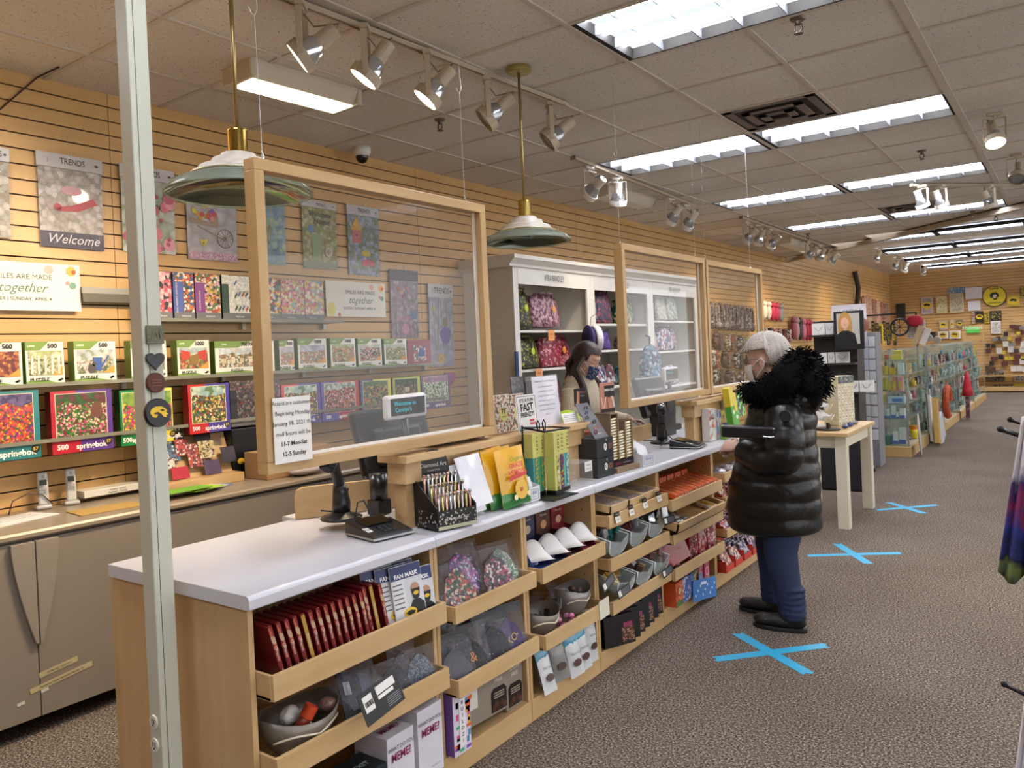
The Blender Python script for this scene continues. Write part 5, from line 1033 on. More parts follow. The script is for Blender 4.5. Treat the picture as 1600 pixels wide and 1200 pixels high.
# wooden balm rack
t = thing('balm_rack', 'wooden stepped rack filled with gold capped balm tubes', 'display rack', (-1.875, 3.605, TZ), rz=-.06); t.scale = (1, 1, .74); GW = wood('7a6550', '947c62', .5, 'z')
q = MB(); q.box(-.12, -.10, -.105, .105, .0, .40).box(-.12, .02, -.105, .105, 0, .012).box(-.12, .0, -.108, -.100, 0, .40).box(-.12, .0, -.038, -.030, 0, .40).box(-.12, .0, .032, .040, 0, .34).box(-.12, .0, .100, .108, 0, .34).box(-.12, .0, -.108, -.03, .392, .40).box(.0, .03, -.11, .11, 0, .035).build('rack_frame', GW, t, bevel=.001)
sheet(-.09, .10, .036, .078, .002).build('black_header', P('1a1418', .4), t); text('BALM', .02, t, (.004, -.055, .056), P('c8385a', .4), shear=.3, name='brand_word'); text('MAKES SCENTS', .011, t, (.004, .03, .056), P('d8d6d2', .5))
tb = thing('balm_tube', 'gold capped balm tube lying in the wooden rack', 'lip balm', (0, 0, 0), group='balm tubes in the wooden rack')
MB().tube([(0, -.027, 0), (0, .012, 0)], .0058, 10).build('tube_body', P('e0d8c0', .4), tb, smooth=True); MB().tube([(0, .012, 0), (0, .027, 0)], .006, 10).build('gold_cap', P('c8a860', .25, .7), tb, smooth=True)
first = True
for ci, (yc, n_) in enumerate(((-.069, 15), (.0, 10), (.07, 13))):
    for k in range(n_):
        o = tb if first else dup(tb); first = False; v = Matrix.Rotation(-.06, 3, 'Z')@Vector((-.006, yc, .068+k*.0142)); o.location = Vector((-1.875, 3.605, TZ))+v; o.rotation_euler = (.06, 0, -.06)
t = thing('bracelet_sign', 'black and coral photo card of bracelets on top of the balm rack', 'sign', (-1.93, 3.56, TZ+.30), rz=-.06); MB().box(-.004, 0, -.06, .075, 0, .15).build('card_board', P('b8806c', .45), t)
sheet(-.02, .074, .075, .135, .0004).build('black_header', P('141214', .4), t); text('EMBRACELET', .0165, t, (.002, .028, .112), P('dcdad6', .5), bold=.03); sheet(-.058, .073, .0, .018, .0005).build('lower_strip', P('241a1c', .4), t)
for k in range(5): MB().ob((.001, -.045+.026*k, .05), (.001, .012, .06), (.3*(-1)**k, 0, 0)).build('photo_arm', P(['d8a890', 'e0b49c', 'a86a54', 'c89078', 'd8d0c8'][k], .5), t)
# second register area
scanner(-2.17, 4.72, .45, 'black bar code scanner on its stand at the second register beside the terminal')
t = thing('equipment_shelf', 'black shelf unit with round speaker under the second framed screen', 'equipment', (-2.30, 5.05, TZ)); MB().box(-.1, .0, .0, .20, .14, .32).build('black_body', P('0b0b0d', .35), t, bevel=.004); MB().lathe([(0, .003), (.05, .003), (.055, 0)], 24, (0, .10, .22), rot=(0, math.pi/2, 0)).build('round_speaker', P('1e1e22', .3), t); MB().box(-.1, 0, .01, .19, 0, .14).build('lower_box', DK, t)
YB_ = lambda px, py, x: at(px, py, 'x', x).y
for k, (y_, w_, h, c, cs, lb) in enumerate(((4.90, .10, .205, 'd8d4d0', ['d8d4d4', 'e8e4e4', 'd86a5a', 'd8d8d8'], 'white activity box with a candy picture by the second partition'), (4.99, .03, .195, 'e8e4e0', ['c84a5a', 'e8e0e0', '5a8ac8'], 'slim white and pink book beside the white activity box'), (5.04, .03, .185, 'd8d8dc', ['5a5ab8', 'e8e8e8', 'c8b8d8'], 'slim white and purple book by the second partition'), (5.085, .05, .18, 'd8c42c', ['e0c82c', 'd8b81c', '3a6a3a'], 'small yellow book by the second partition'))):
    carton('activity_box', lb, 'activity book', (-1.905, y_, TZ), w_, .05, h, P(c, .4), front=art(cs, 20, seed=k), words=((('BUILD\nA BEAR', .02, 0, h*.75, INK, .02),) if k == 0 else ()))
for k in range(4): carton('colour_box', ['small green yellow boxed set in front', 'small purple boxed set', 'small orange boxed set', 'small blue boxed set'][k]+' on the counter near the customer', 'boxed set', (-1.86, 5.04+.05*k, TZ), .05, .035, .09+.01*(k % 2), P(['8ab04a', '7a5ab0', 'd88a3a', '4a7ab8'][k], .4), front=art([['8ab04a', 'e0d04a', '5a8a3a'], ['7a5ab0', 'c8a0d8', '4a3a7a'], ['d88a3a', 'e8c84a', 'b85a2a'], ['4a7ab8', 'b8d0e8', '2a4a8a']][k], 50))
for k, (y_, lb) in enumerate(((5.11, 'tall yellow and green game box leaning on the second partition, nearest'), (5.19, 'tall yellow and green game box in the middle of three'), (5.27, 'tall yellow and green game box behind the other two'))):
    t = carton('tall_game_box', lb, 'board game', (-1.865, y_, TZ), .055, .045, .28, P('4f9c2c', .4), rot=(.14, -.05, -.1)); MB().box(-.0455, .0005, -.028, .028, .16, .281).build('yellow_cap', P('d8c030', .4), t)
    poly(MB(), circ(0, .12, .014, 14), .0012).build('white_print', P('e0ead0', .5), t)
t = carton('checker_pack', 'lime green and black checked pack hanging by the customer', 'pack', (-1.895, 5.42, 1.0), .12, .02, .17, P('6ac82c', .4), front=art(['6ad02c', '141414', '7ad83a', '101010'], 26, seed=3), rot=(.1, -.05, -.1))
# ================================================================ goods on the left slat wall
def shelf(y0, y1, z, d, lb):
    t = thing('wall_shelf', lb, 'shelf', (WX, y0, z)); MB().box(.001, d, 0, y1-y0, -.006, 0).box(d-.002, d+.003, 0, y1-y0, -.006, .012).build('acrylic_shelf', clear('c8c8b8', .3, .06), t)
    n_ = max(2, int((y1-y0)/.6))
    for k in range(n_+1): MB().box(.001, .03, (y1-y0)*k/n_-.012 if 0 < k < n_ else (0 if k == 0 else y1-y0-.024), (y1-y0)*k/n_+.012 if 0 < k < n_ else (.024 if k == 0 else y1-y0), -.04, -.006).build('bracket', P('c8c4b0', .3), t)
SH1, SH2, SH3 = 1.452, 1.122, 1.763   # puzzle shelf, big puzzle shelf, tall box shelf
DX = .20
shelf(1.0, 4.62, SH1, DX, 'clear shelf of green puzzle boxes along the slat wall'); shelf(1.0, 4.62, SH2, DX, 'clear shelf of large garden puzzle boxes along the slat wall'); shelf(2.32, 3.62, SH3, DX, 'clear upper shelf of tall grey based puzzle boxes')
XS = WX+DX-.012
PIC = {'fence': (['c8c0a0', '8a8a5a', 'b0b080', 'e0dcc8', '6a6a3a'], 60, ['d8d8b8', 'b8c088'], 0.02), 'can': (['7a8a5a', 'c8b0a0', 'a0a880', 'd8c8c8', '5a6a4a'], 60, ['b8c0c8', '98a890', 'd8d0c8'], .01), 'red': (['8a3a2c', 'a85a34', '6a2a20', 'c88a4a'], 50, None, None), 'barn': (['b8a868', '8a7a4a', 'c8a05a', '6a6a3a', 'b84a3a'], 50, ['d8d8c8', 'b8c8c8'], .03),
       'birds': (['d0c8a8', '8a8a6a', 'b88a7a', '6a7a4a', 'e0dcc8', 'c8a088'], 48, ['d0d8d8', 'e0dcd0'], .02), 'bench': (['b08a6a', '8a8a7a', 'c8685a', 'a8a890', 'd8c8b0'], 50, ['c8c8d8', 'b8b8c8'], .02), 'bike': (['b8885a', 'c86a5a', '8a9a5a', 'd8c890', '6a5a4a'], 50, ['c8c8a0', 'b8b880'], .04), 'chick': (['c84a3a', '3a3a34', 'b8a090', 'd8d0c8', '6a7a5a'], 60, ['d8d4c8', 'c0c8b8'], .03), 'deer': (['a08a5a', '8a9a5a', 'c8b890', '6a7a4a'], 50, ['c8d0c0'], .03), 'truck': (['c84a4a', '3a5a9a', 'd8c8c8', '8a3a3a', 'e8e0e0', '4a7a4a'], 45, None, None)}
def puzzle(y, w, h, pk, num, lb, d=.06, small=False, extra=None, mid='PUZZLE'):
    G = P('76923a', .35, coat=.2); t = thing('puzzle_box', lb, 'puzzle box', (XS, y, SH1)); a, b_ = w/2, h
    MB().box(-d, 0, -a, a, 0, h).build('green_box', P('5f7a32', .35, coat=.2), t, bevel=.001)
    MB().box(0, .0006, -a+.002, a-.002, .002, h-.002).build('front_panel', P('dedcd0', .35, coat=.3), t)
    poly(poly(MB(), [(-a+.002, h-.002), (-a+.002, h*.80), (-a*.25, h*.80), (a*.2, h-.002)], .0008), [(-a+.002, .002), (-a+.002, h*.10), (-a*.1, h*.13), (a*.98, .002)], .0008).build('green_swoosh', G, t)
    cs, sc, bg, sp = PIC[pk]; pw, ph = w*.86, h*.56
    p = MB().box(0, .0008, -pw/2, pw/2, -ph/2, ph/2).build('picture', art(cs, sc, bg, sp, seed=len(lb)), t, loc=(.0012, 0, h*.51))
    if extra: extra(p, pw, ph)
    text(num, h*.145, t, (.0028, a*.38, h*.895), INK, bold=.03, name='piece_count'); text(mid, h*.105, t, (.0028, -a*.32, h*.13), P('20301a', .5), bold=.03, w=1.15, name='title')
    text('LANG', h*.06, t, (.0028, -a*.7, h*.9), P('e0e8d0', .5), bold=.03); 
    if pk not in ('birds',): poly(MB(), [(a*.88, h*.23), (a*.88, h*.42), (a*.55, h*.3), (a*.3, h*.23)], .0028).build('orange_corner', P('d8963c', .4), t)
    for dy, dz in ((0, 0), (.008, .004)): poly(MB(), circ(a*.72+dy, h*.11+dz, h*.025, 8), .0028).box(.0028, .0036, a*.72+dy-h*.04, a*.72+dy+h*.04, h*.10+dz, h*.12+dz).build('piece_icon', INK, t)
    return t
def can(p, w, h):
    B_ = P('3a5a9a', .4); poly(poly(MB(), [(-.012, -.045), (.028, -.045), (.03, .02), (-.014, .02)], .002), [(.028, -.02), (.062, .03), (.066, .026), (.03, -.032)], .002).build('blue_can_print', B_, p); poly(poly(MB(), circ(-.02, -.035, .02, 12, 1, 1.1), .003), circ(-.008, -.012, .011, 10), .003).build('grey_cat_print', P('4a4644', .5), p)
def barn(p, w, h):
    for s in (-1, 1): poly(MB(), [(s*w*.45, -.02), (s*w*.14, .0), (s*w*.14, .035), (s*w*.45, .045)][::s], .002).build('red_door_print', P('b8402c', .4), p)
    poly(MB(), [(-.03, -.035), (.02, -.035), (.03, .01), (.02, .025), (-.01, .012), (-.03, .01)], .003).build('horse_print', P('8a6a34', .5), p)
def birds(p, w, h):
    for k in range(6):
        c = -w/2+w*(k+.5)/6; hh = .045+.012*(k % 2); poly(MB(), [(c-.012, -.03), (c+.012, -.03), (c+.012, -.03+hh*.6), (c, -.03+hh), (c-.012, -.03+hh*.6)], .002).build('birdhouse_print', P(['c8b890', 'd8ccb0'][k % 2], .5), p); poly(poly(MB(), [(c-.015, -.03+hh*.6), (c+.015, -.03+hh*.6), (c, -.03+hh*1.12)], .003), circ(c, -.03+hh*.4, .003, 8), .003).build('birdhouse_roof_print', P('8a6a4a', .5), p)
def fence(p, w, h):
    for k in range(5): poly(MB(), [(-w*.4+k*w*.2-.005, -h*.45), (-w*.4+k*w*.2+.005, -h*.45), (-w*.4+k*w*.2+.005, h*.3), (-w*.4+k*w*.2-.005, h*.3)], .002).build('picket_print', P('dcd8c0', .5), p)
PZ = [(1.575, .175, .21, 'red', '500', 'green puzzle box with dark red picture at the left picture edge', None), (1.95-.03, .185, .205, 'fence', '500', 'green puzzle box picturing a pale picket gate', fence), (2.195, .19, .205, 'can', '500', 'green puzzle box picturing a blue watering can and cat', can), (2.42, .16, .205, 'birds', '500', 'green puzzle box mostly hidden behind the green pole', None)]
PX_ = lambda px: at(px, 575, 'x', XS).y
for y_, w_, h_, pk, num, lb, ex in ((PX_(-2), .20, .205, *PZ[0][3:]), ((PX_(40)+PX_(101))/2, PX_(101)-PX_(40), .205, *PZ[1][3:]), ((PX_(116)+PX_(182))/2, PX_(182)-PX_(116), .205, *PZ[2][3:]), ((PX_(204)+PX_(262))/2, .20, .205, *PZ[3][3:])): puzzle(y_, w_, h_, pk, num, lb, extra=ex)
for a, c, pk, num, lb, ex, h_ in ((277, 329, 'barn', '1000', 'green puzzle box picturing a horse between red barn doors', barn, .205), (336, 430, 'birds', '750 PANORAMIC', 'wide green puzzle box picturing a row of birdhouses', birds, .195), (437, 461, 'bench', '300', 'narrow white puzzle box with a flower stand picture', None, .195), (466, 512, 'bench', '1000', 'green puzzle box picturing a garden bench and birdhouses', None, .205),
        (517, 557, 'bike', '1000', 'green puzzle box picturing flowers and a bicycle wheel', None, .205), (560, 598, 'chick', '1000', 'green puzzle box picturing birds on a fence', None, .200), (601, 637, 'deer', '1000', 'green puzzle box picturing a brown animal in a garden', None, .195)):
    y0, y1 = PX_(a), PX_(c); puzzle((y0+y1)/2, y1-y0-.004, h_, pk, num, lb, extra=ex)
y0, y1 = PX_(638), PX_(674); t = carton('puzzle_box', 'crimson puzzle box picturing a blue and red truck', 'puzzle box', (XS, (y0+y1)/2, SH1), y1-y0, .06, .185, P('7a1c34', .35, coat=.3), front=P('8a2440', .3)); MB().box(0, .001, -.07, .07, -.06, .06).build('picture', art(PIC['truck'][0], 40, seed=3), t, loc=(.002, 0, .085)); poly(MB(), [(-.01, .06), (.055, .06), (.055, .1), (.03, .125), (.0, .12), (-.01, .1)], .004).build('blue_truck_print', P('34508a', .4), t)
# large garden puzzles
GD = [(['c8385a', 'd8602c', '8a2a2c', 'e8b82c', '4a6a2a', 'd84a4a', '6a3a7a'], ['4a3a6a', '6a5a8a'], .07), (['3a6a2a', 'b84a6a', '5a8a3a', 'e8b0b8', '8a2a3a', 'd8d0a8', '2a5a2a'], ['3a5a2c', '6a3a3a'], .06), (['5a8a2c', 'e8d82c', 'd86a8a', '3a6a2a', 'c8386a'], ['6a9a3a', '8aa84a'], .04), (['6a7a3a', 'c8b83a', '4a6a2a', 'c84a3a', '5a5a8a', 'e8e0b0', '3a4a2a'], ['a8c8c8', 'c8d8c8', '6a8a5a'], .05), (['3a3a34', '6a5a4a', '4a2a3a', '8a8a7a', '2a2a2a', 'a84a4a'], None, None), (['c84a5a', 'd88aa0', '4a6a34', '8a2a4a', 'e8d8c8', '3a4a2a', 'c86a3a'], ['c8d0cc', '8a9a8a'], .06), (['3a6a34', 'c84a4a', 'd8c83a', '6a4a8a', '8aa85a', '2a4a2a'], ['5a7a4a'], .06), (['2a4a2a', '6a5a3a', 'b8a088', '4a6a3a', '8a3a3a'], ['3a5a34', '2a3a28'], .05), (['3a6a34', 'd8d8c8', 'e8e8dc', '4a7a3a', 'c8d0b8'], ['a86a8a', 'c88aa8', '8a6a9a'], .05)]
def gpuz(y0, y1, zt, c1, c2, gi, lb, name=True, num='500', side='7a1c24', d=.055):
    w_ = y1-y0; h = zt-SH2; a = w_/2; t = thing('garden_puzzle_box', lb, 'puzzle box', (XS+.0, (y0+y1)/2, SH2))
    MB().box(-d, 0, -a, a, 0, h).build('puzzle_carton', P(side, .35, coat=.3), t, bevel=.001)
    poly(MB(), [(-a, 0), (a*-.05, 0), (-a*.2, h*.5), (-a*.2, h), (-a, h)], .0005).build('left_colour', P(c1, .3, coat=.4), t); poly(MB(), [(a, 0), (-a*.05, 0), (-a*.2, h*.5), (-a*.2, h), (a, h)][::-1], .0005).build('right_colour', P(c2, .3, coat=.4), t)
    cs, bg, sp = GD[gi]; pw, ph = w_*.82, h*.74
    p = MB().box(0, .0008, -pw/2, pw/2, -ph/2, ph/2).build('picture', art(cs, 62, bg, sp, seed=gi+2, rnd=1), t, loc=(.0016, -.004 if w_ > .2 else 0, h*.58))
    b_ = MB()
    for e in ((-pw/2-.003, pw/2+.003, ph/2, ph/2+.003), (-pw/2-.003, pw/2+.003, -ph/2-.003, -ph/2), (-pw/2-.003, -pw/2, -ph/2, ph/2), (pw/2, pw/2+.003, -ph/2, ph/2)): b_.box(.0, .0009, *e)
    b_.build('pale_border', P('d8ccb0', .4), p)
    if name: text('springbok', h*.125, t, (.0022, a*.25, h*.09), P('ece8e4', .4), bold=.03, name='maker_word'); text(num, h*.115, t, (.0022, -a*.68, h*.10), P('ece8e4', .4), bold=.03, name='piece_count'); o = poly(MB(), circ(a*.82, h*.13, h*.06, 16), .002).build('badge', P('2a2620', .4), t); text('57', h*.07, o, (.0035, a*.82, h*.13), P('d8b850', .4), bold=.03)
    if gi == 1: poly(MB(), [(pw*.18, -.01), (pw*.42, -.01), (pw*.42, ph*.12), (pw*.38, ph*.25), (pw*.30, ph*.3), (pw*.22, ph*.25), (pw*.18, ph*.12)], .002).build('round_door_print', P('6a4438', .5), p)
    if gi == 7: poly(poly(MB(), [(-.02, .0), (.03, .0), (.03, .035), (-.02, .035)], .002), [(-.028, .035), (.038, .035), (.02, .06), (-.01, .06)], .003, m=1).build('house_print', [P('b8a890', .5), P('3a2c2a', .5)], p)
    return t
P2 = lambda px: at(px, 660, 'x', XS).y
for a, c, zt, c1, c2, gi, lb, sd in ((-40, 63, 1.435, '2c7a7e', '2c7a7e', 0, 'large teal framed puzzle box picturing red and orange flowers', '2c6a6e'), (80, 177, 1.42, 'b02434', '5a3a8a', 1, 'large red and purple puzzle box picturing a garden path and round door', '8a1c28'), (188, 248, 1.405, '1c7a3c', '1c7a3c', 2, 'large green puzzle box half hidden behind the green pole', '145a2c'), (249, 270, 1.405, 'dcc832', 'dcc832', 2, 'slim view of a yellow puzzle box just right of the green pole', 'c8b428'),
        (292, 357, 1.39, 'c02c2c', '4a3f9a', 3, 'large red and purple meadow puzzle box left of the wood frame edge', '8a1c20'), (442, 503, 1.375, 'c0303c', '4a3f9a', 3, 'large red and purple meadow puzzle box behind the paper notice', '8a1c20'), (504, 563, 1.375, '5a4a9a', 'b82434', 5, 'large puzzle box with red right edge picturing a covered bridge and flowers', '4a3a8a')):
    gpuz(P2(a), P2(c)-.003, zt, c1, c2, gi, lb, side=sd)
gpuz(P2(566), P2(613), 1.37, '4a5a8a', 'd8cc32', 6, 'yellow edged puzzle box picturing a cardinal among tulips'); gpuz(P2(616), P2(659), 1.37, '9ab83a', 'b8c84a', 7, 'lime edged puzzle box picturing a cottage', name=False); gpuz(P2(661), P2(706), 1.37, '4a3a6a', '5a3a6a', 8, 'puzzle box picturing white flowers under a pink sky')
# stacked dark puzzles with grey base
def tallbox(y0, y1, z0, h, side, cs, lb, base='6a6a6c', sc=45, d=.06, words=(), extra=None, spine=.35, bgc=None):
    t = thing('puzzle_box', lb, 'puzzle box', (XS+.0, (y0+y1)/2, z0)); a = (y1-y0)/2
    MB().box(-d, 0, -a, a, 0, h).build('puzzle_carton', P(side, .35, coat=.2), t, bevel=.001); s_ = -a+(y1-y0)*spine
    p = MB().box(0, .0006, -(a-s_)/2, (a-s_)/2, -h*.41, h*.41).build('picture', art(cs, sc, seed=len(lb)), t, loc=(.0004, (a+s_)/2, h*.58)); sheet(-a, a, 0, h*.17, .0012).build('grey_base', P(base, .45), t)
    text('Hallmark', h*.06, t, (.0032, (a+s_)/2-.02, h*.09), P('dcdcd8', .5), name='maker_word')
    if spine > .1:
        sheet(-a, s_, h*.8, h, .0012).build('spine_picture', art(cs, sc*1.4, seed=2), t)
    for s in words: text(s[0], s[1], t, (.0032, s[2], s[3]), s[4], rot=s[5], name='spine_title')
    if extra: extra(t)
    return t
P3 = lambda px: at(px, 460, 'x', XS).y
WH = P('e0dcd4', .5)
tallbox(P3(246), P3(268), SH3, .262, '2a2422', ['d8a0a8', 'c86a7a', '2a2a2a', 'e0b8b8', 'c84a5a'], 'pink and black checked tall puzzle box next to the green pole', spine=.02, sc=30)
tallbox(P3(271), P3(303), SH3, .262, '4a5a9a', ['c84a34', 'd8783a', 'e0d8c8', '3a5a8a', '3a5a3a'], 'blue spined tall puzzle box with garden tools', words=(('PLEASANT GARDEN TIMES', .014, -.045, .12, WH, -math.pi/2),), spine=.48)
tallbox(P3(305), P3(344), SH3, .262, '7a3a7a', ['d8b83a', 'c84a4a', '3a3a2a', 'd8a0b0', '5a7a3a', 'e0d8d0'], 'purple spined tall puzzle box with matchbook pictures', words=(('MATCHBOOKS', .016, -.055, .11, WH, -math.pi/2),), spine=.38)
def plants(t):
    r = random.Random(4)
    for k in range(11):
        y_, z_ = -.02+.024*(k % 5), .07+.07*(k//5)+r.uniform(-.01, .01); m_ = MB(); [poly(m_, circ(y_+.006*j-.006, z_+.008*j, .006, 7, .7, 1.6), .0015) for j in range(3)]; m_.build('plant_print', P(['2a4a2c', '3a5a3a', '5a6a9a', 'a84a34'][k % 4], .5), t)
    text('Cultivate Calm', .018, t, (.0035, .035, .17), P('3a4a4a', .5), shear=.3)
tallbox(P3(347), P3(398), SH3, .262, '24402a', ['dcdcd4', 'e4e2dc'], 'white fronted tall puzzle box with small plant drawings', extra=plants, spine=.2)
tallbox(P3(406), P3(438), SH3, .262, '3a3430', ['c84a5a', 'e8c83a', '3a6a4a', 'd8d0c8', '3a3a3a', 'c8303a'], 'flower market puzzle box with a yellow bloom, right of the wood frame edge', spine=.02, sc=34)
tallbox(P3(438.5), P3(475), SH3, .262, '3a3430', ['d86a6a', 'e8d8b0', 'c8b83a', 'd8a0c0', 'e0c8a0', 'b8485a', '8ac0b0'], 'puzzle box covered with round candies', spine=.02, sc=44)
tallbox(P3(475.5), P3(505), SH3, .262, '3a3430', ['e0b0a0', 'd8c878', 'e8dcc8', 'c86a8a', '8ab0b8', 'c8a060'], 'puzzle box picturing cupcakes and pastries', spine=.02, sc=30)
for k, (a, lb) in enumerate(((438, 'grey_band'),)): pass
tallbox(P2(361), P2(408), SH2, .262, '1c1a1e', ['3a3432', '6a6258', '4a3a4a', '8a8070', '2a2624', '7a3a3a'], 'dark speckled puzzle box with grey base partly behind the wood frame', sc=55, spine=.22, words=())
tallbox(P2(409), P2(440), SH2, .255, '241a20', ['3a2a34', '5a3a4a', '8a5a6a', '2a2428'], 'dark purple puzzle box with grey base behind the paper notice', sc=50, spine=.05)
# garden flags in clear bags
TR_ = P('c9c5c0', .5)
def flag(px0, py0, px1, py1, lb, bagart, words=(), extra=None, header=True, dark=None, hd=.15):
    a = at(px0, py0, 'x', WX+.02); c = at(px1, py1, 'x', WX+.02); w_ = c.y-a.y; h = a.z-c.z; t = thing('garden_flag', lb, 'garden flag', (WX+.006, (a.y+c.y)/2, c.z)); hh = h*hd
    t.rotation_euler = (0, .02, 0)
    p = MB().box(0, .004, -w_/2+.006, w_/2-.006, -(h-hh)/2, (h-hh)/2-.002).build('flag_cloth', bagart, t, loc=(0, 0, (h-hh)/2))
    if header:
        MB().box(.0, .006, -w_/2, w_/2, h-hh, h).build('header_card', TR_ if not dark else P(dark, .4), t)
        if not dark: text('TRENDS', hh*.6, t, (.0075, .01, h-hh*.5), P('3a3230', .5), bold=.01, w=.8, name='header_word'); text('FLAG', hh*.14, t, (.0075, -w_*.34, h-hh*.5), P('3a3230', .5), rot=math.pi/2, name='header_word'); poly(MB(), [(w_*.36, h-hh*.5), (w_*.40, h-hh*.4), (w_*.44, h-hh*.5), (w_*.40, h-hh*.62)], .0075).build('header_mark', P('3a3230', .5), t)
    MB().grid(lambda u, v: (.012+.006*math.sin(u*17+v*5)*math.sin(v*13+1.3), (u-.5)*w_*1.04, v*h), 22, 26).build('clear_sleeve', FOIL, t, smooth=True)
    MB().tube([(0, 0, h-.006), (.012, 0, h+.004), (.0, 0, h+.03)], .002, 6).build('hook', P('c8c4b8', .2), t)
    for s in words: text(s[0], s[1], t, (.0085, s[2], h*s[3]), s[4], shear=.35 if len(s) < 6 else 0, bold=.01)
    if extra: extra(t, w_, h)
    return t
def f_wel(t, w_, h):
    sheet(-w_/2+.006, w_/2-.006, .0, h*.17, .0045).build('navy_band', P('23203e', .5), t); text('Welcome', .066, t, (.0075, .0, h*.09), P('d8d4dc', .5), shear=.35)
    poly(poly(MB(), [(-.09, h*.42), (.0, h*.46), (.11, h*.56), (.13, h*.50), (.03, h*.40), (-.06, h*.39)], .006), circ(-.07, h*.43, .02, 10), .006).build('red_bird_print', P('b83a4a', .5), t)
    poly(MB(), circ(.0, h*.62, .03, 10, 1.8, .8), .0055).build('pink_bloom_print', P('d0a0a4', .5), t)
flag(56, 234, 166, 392, 'garden flag with a red bird and navy welcome band, left of the green pole', art(['b8b0a8', 'c8c0b8', 'a89c90', 'd0c8c4', '9a948a'], 22, seed=1), extra=f_wel)
flag(-60, 220, 21, 372, 'garden flag cut by the left picture edge', art(['a8a494', 'b8b4a4', '98907c', 'c8c4b4'], 22, seed=2))
def roses(t, w_, h):
    r = random.Random(5)
    for k in range(12): poly(poly(MB(), circ(-w_*.4+w_*.8*r.random(), h*(.06+.055*k), .028+.012*r.random(), 10), .006+.0003*k), circ(-w_*.4+w_*.8*r.random(), h*(.06+.055*k), .012, 8), .008, m=1).build('rose_print', [P(['d87a84', 'e09aa0', 'c85a6a'][k % 3], .5), P('b04a58', .5)], t)
flag(186, 254, 278, 398, 'pale green garden flag with pink roses, crossed by the green pole', art(['c8d0b8', 'b8c4a8', 'd8dccc', 'a8b890'], 14, seed=3), words=(('Home', .06, .05, .55, P('2a2a2a', .5)),), extra=roses)
def cart(t, w_, h):
    r = random.Random(6)
    for k in range(22): poly(MB(), circ(-w_*.36+w_*.5*r.random(), h*(.50+.25*r.random()), .012+.006*r.random(), 7), .006+.0002*k).build('bloom_print', P(['c84a3a', 'd8a03a', 'd88a8a', 'c8c84a', '8a6aa8', 'e06a3a'][k % 6], .5), t)
    pts = [Vector((.0075, w_*.24+.055*math.cos(a_*2*math.pi/20), h*.28+.055*math.sin(a_*2*math.pi/20))) for a_ in range(21)]; MB().tube(pts, .002, 4, cap=False).build('wheel_print', P('8a6a54', .6), t)
    for a_ in range(6): MB().ob((.0072, w_*.24, h*.28), (.001, .105, .002), (a_*math.pi/6, 0, 0)).build('spoke_print', P('8a6a54', .6), t)
    poly(poly(MB(), [(-w_*.42, h*.44), (w_*.1, h*.40), (w_*.12, h*.55), (.0, h*.56), (.0, h*.46), (-w_*.4, h*.5)], .0062), [(-w_*.3, h*.42), (w_*.24, h*.27), (w_*.24, h*.25), (-w_*.3, h*.4)], .0064).build('cart_print', P('b09a7a', .6), t)
    sheet(-w_/2+.008, w_/2-.008, .004, h*.1, .006).build('gingham_band', art(['e0b0c0', 'ecdce0', 'd898b0'], 60, seed=1), t)
    poly(poly(MB(), [(-w_*.22, h*.18), (-w_*.28, h*.26), (-w_*.20, h*.24), (-w_*.1, h*.25), (-w_*.15, h*.17)], .007), circ(-w_*.19, h*.2, .004), .008, m=1).build('butterfly_print', [P('d8cc4a', .5), INK], t)
flag(288, 272, 374, 410, 'cream garden flag picturing a flower cart with a large wheel', art(['d8d0d0', 'e0dad8', 'ccc4c6'], 10, seed=4), extra=cart, hd=.13)
def humm(t, w_, h): poly(poly(MB(), [(.01, h*.25), (.03, h*.45), (.015, h*.55), (-.005, h*.48), (-.0, h*.3)], .006), [(-.005, h*.5), (-.05, h*.52), (-.005, h*.48)], .0065).build('hummingbird_print', P('8a8a3a', .5), t)
flag(386, 290, 450, 415, 'blue watercolour garden flag with a hummingbird behind the wood frame', art(['8ab0c8', 'a8c8c0', '6a98b8', 'b8d0a0', '98b8d0'], 16, seed=5, mode='LINEAR'), extra=humm, hd=.1)
def homef(t, w_, h):
    poly(MB(), [(-w_*.22, h*.12), (w_*.0, h*.12), (w_*.04, h*.5), (-w_*.25, h*.5)], .006).build('vase_print', P('9aae74', .5), t); poly(poly(MB(), circ(w_*.24, h*.26, .034, 16), .006), circ(w_*.24, h*.26, .018, 12), .007, m=1).build('snail_print', [P('d8d4bc', .5), P('a89c7c', .5)], t); poly(MB(), circ(-w_*.25, h*.58, .03, 9), .006).build('blue_bloom_print', P('6a90b0', .5), t)
    sheet(-w_/2+.008, w_/2-.008, .0, h*.1, .0055).build('stone_band', P('9a9a7c', .6), t)
flag(470, 310, 530, 422, 'green garden flag reading welcome home with a snail', art(['a8ac5a', 'c0c078', '8a9a4a', 'd0cc94', 'b8983a'], 22, seed=6), words=(('Welcome', .05, -.0, .80, P('3a3a34', .5)), ('Home', .055, .01, .70, P('3a3a34', .5))), extra=homef, hd=.1)
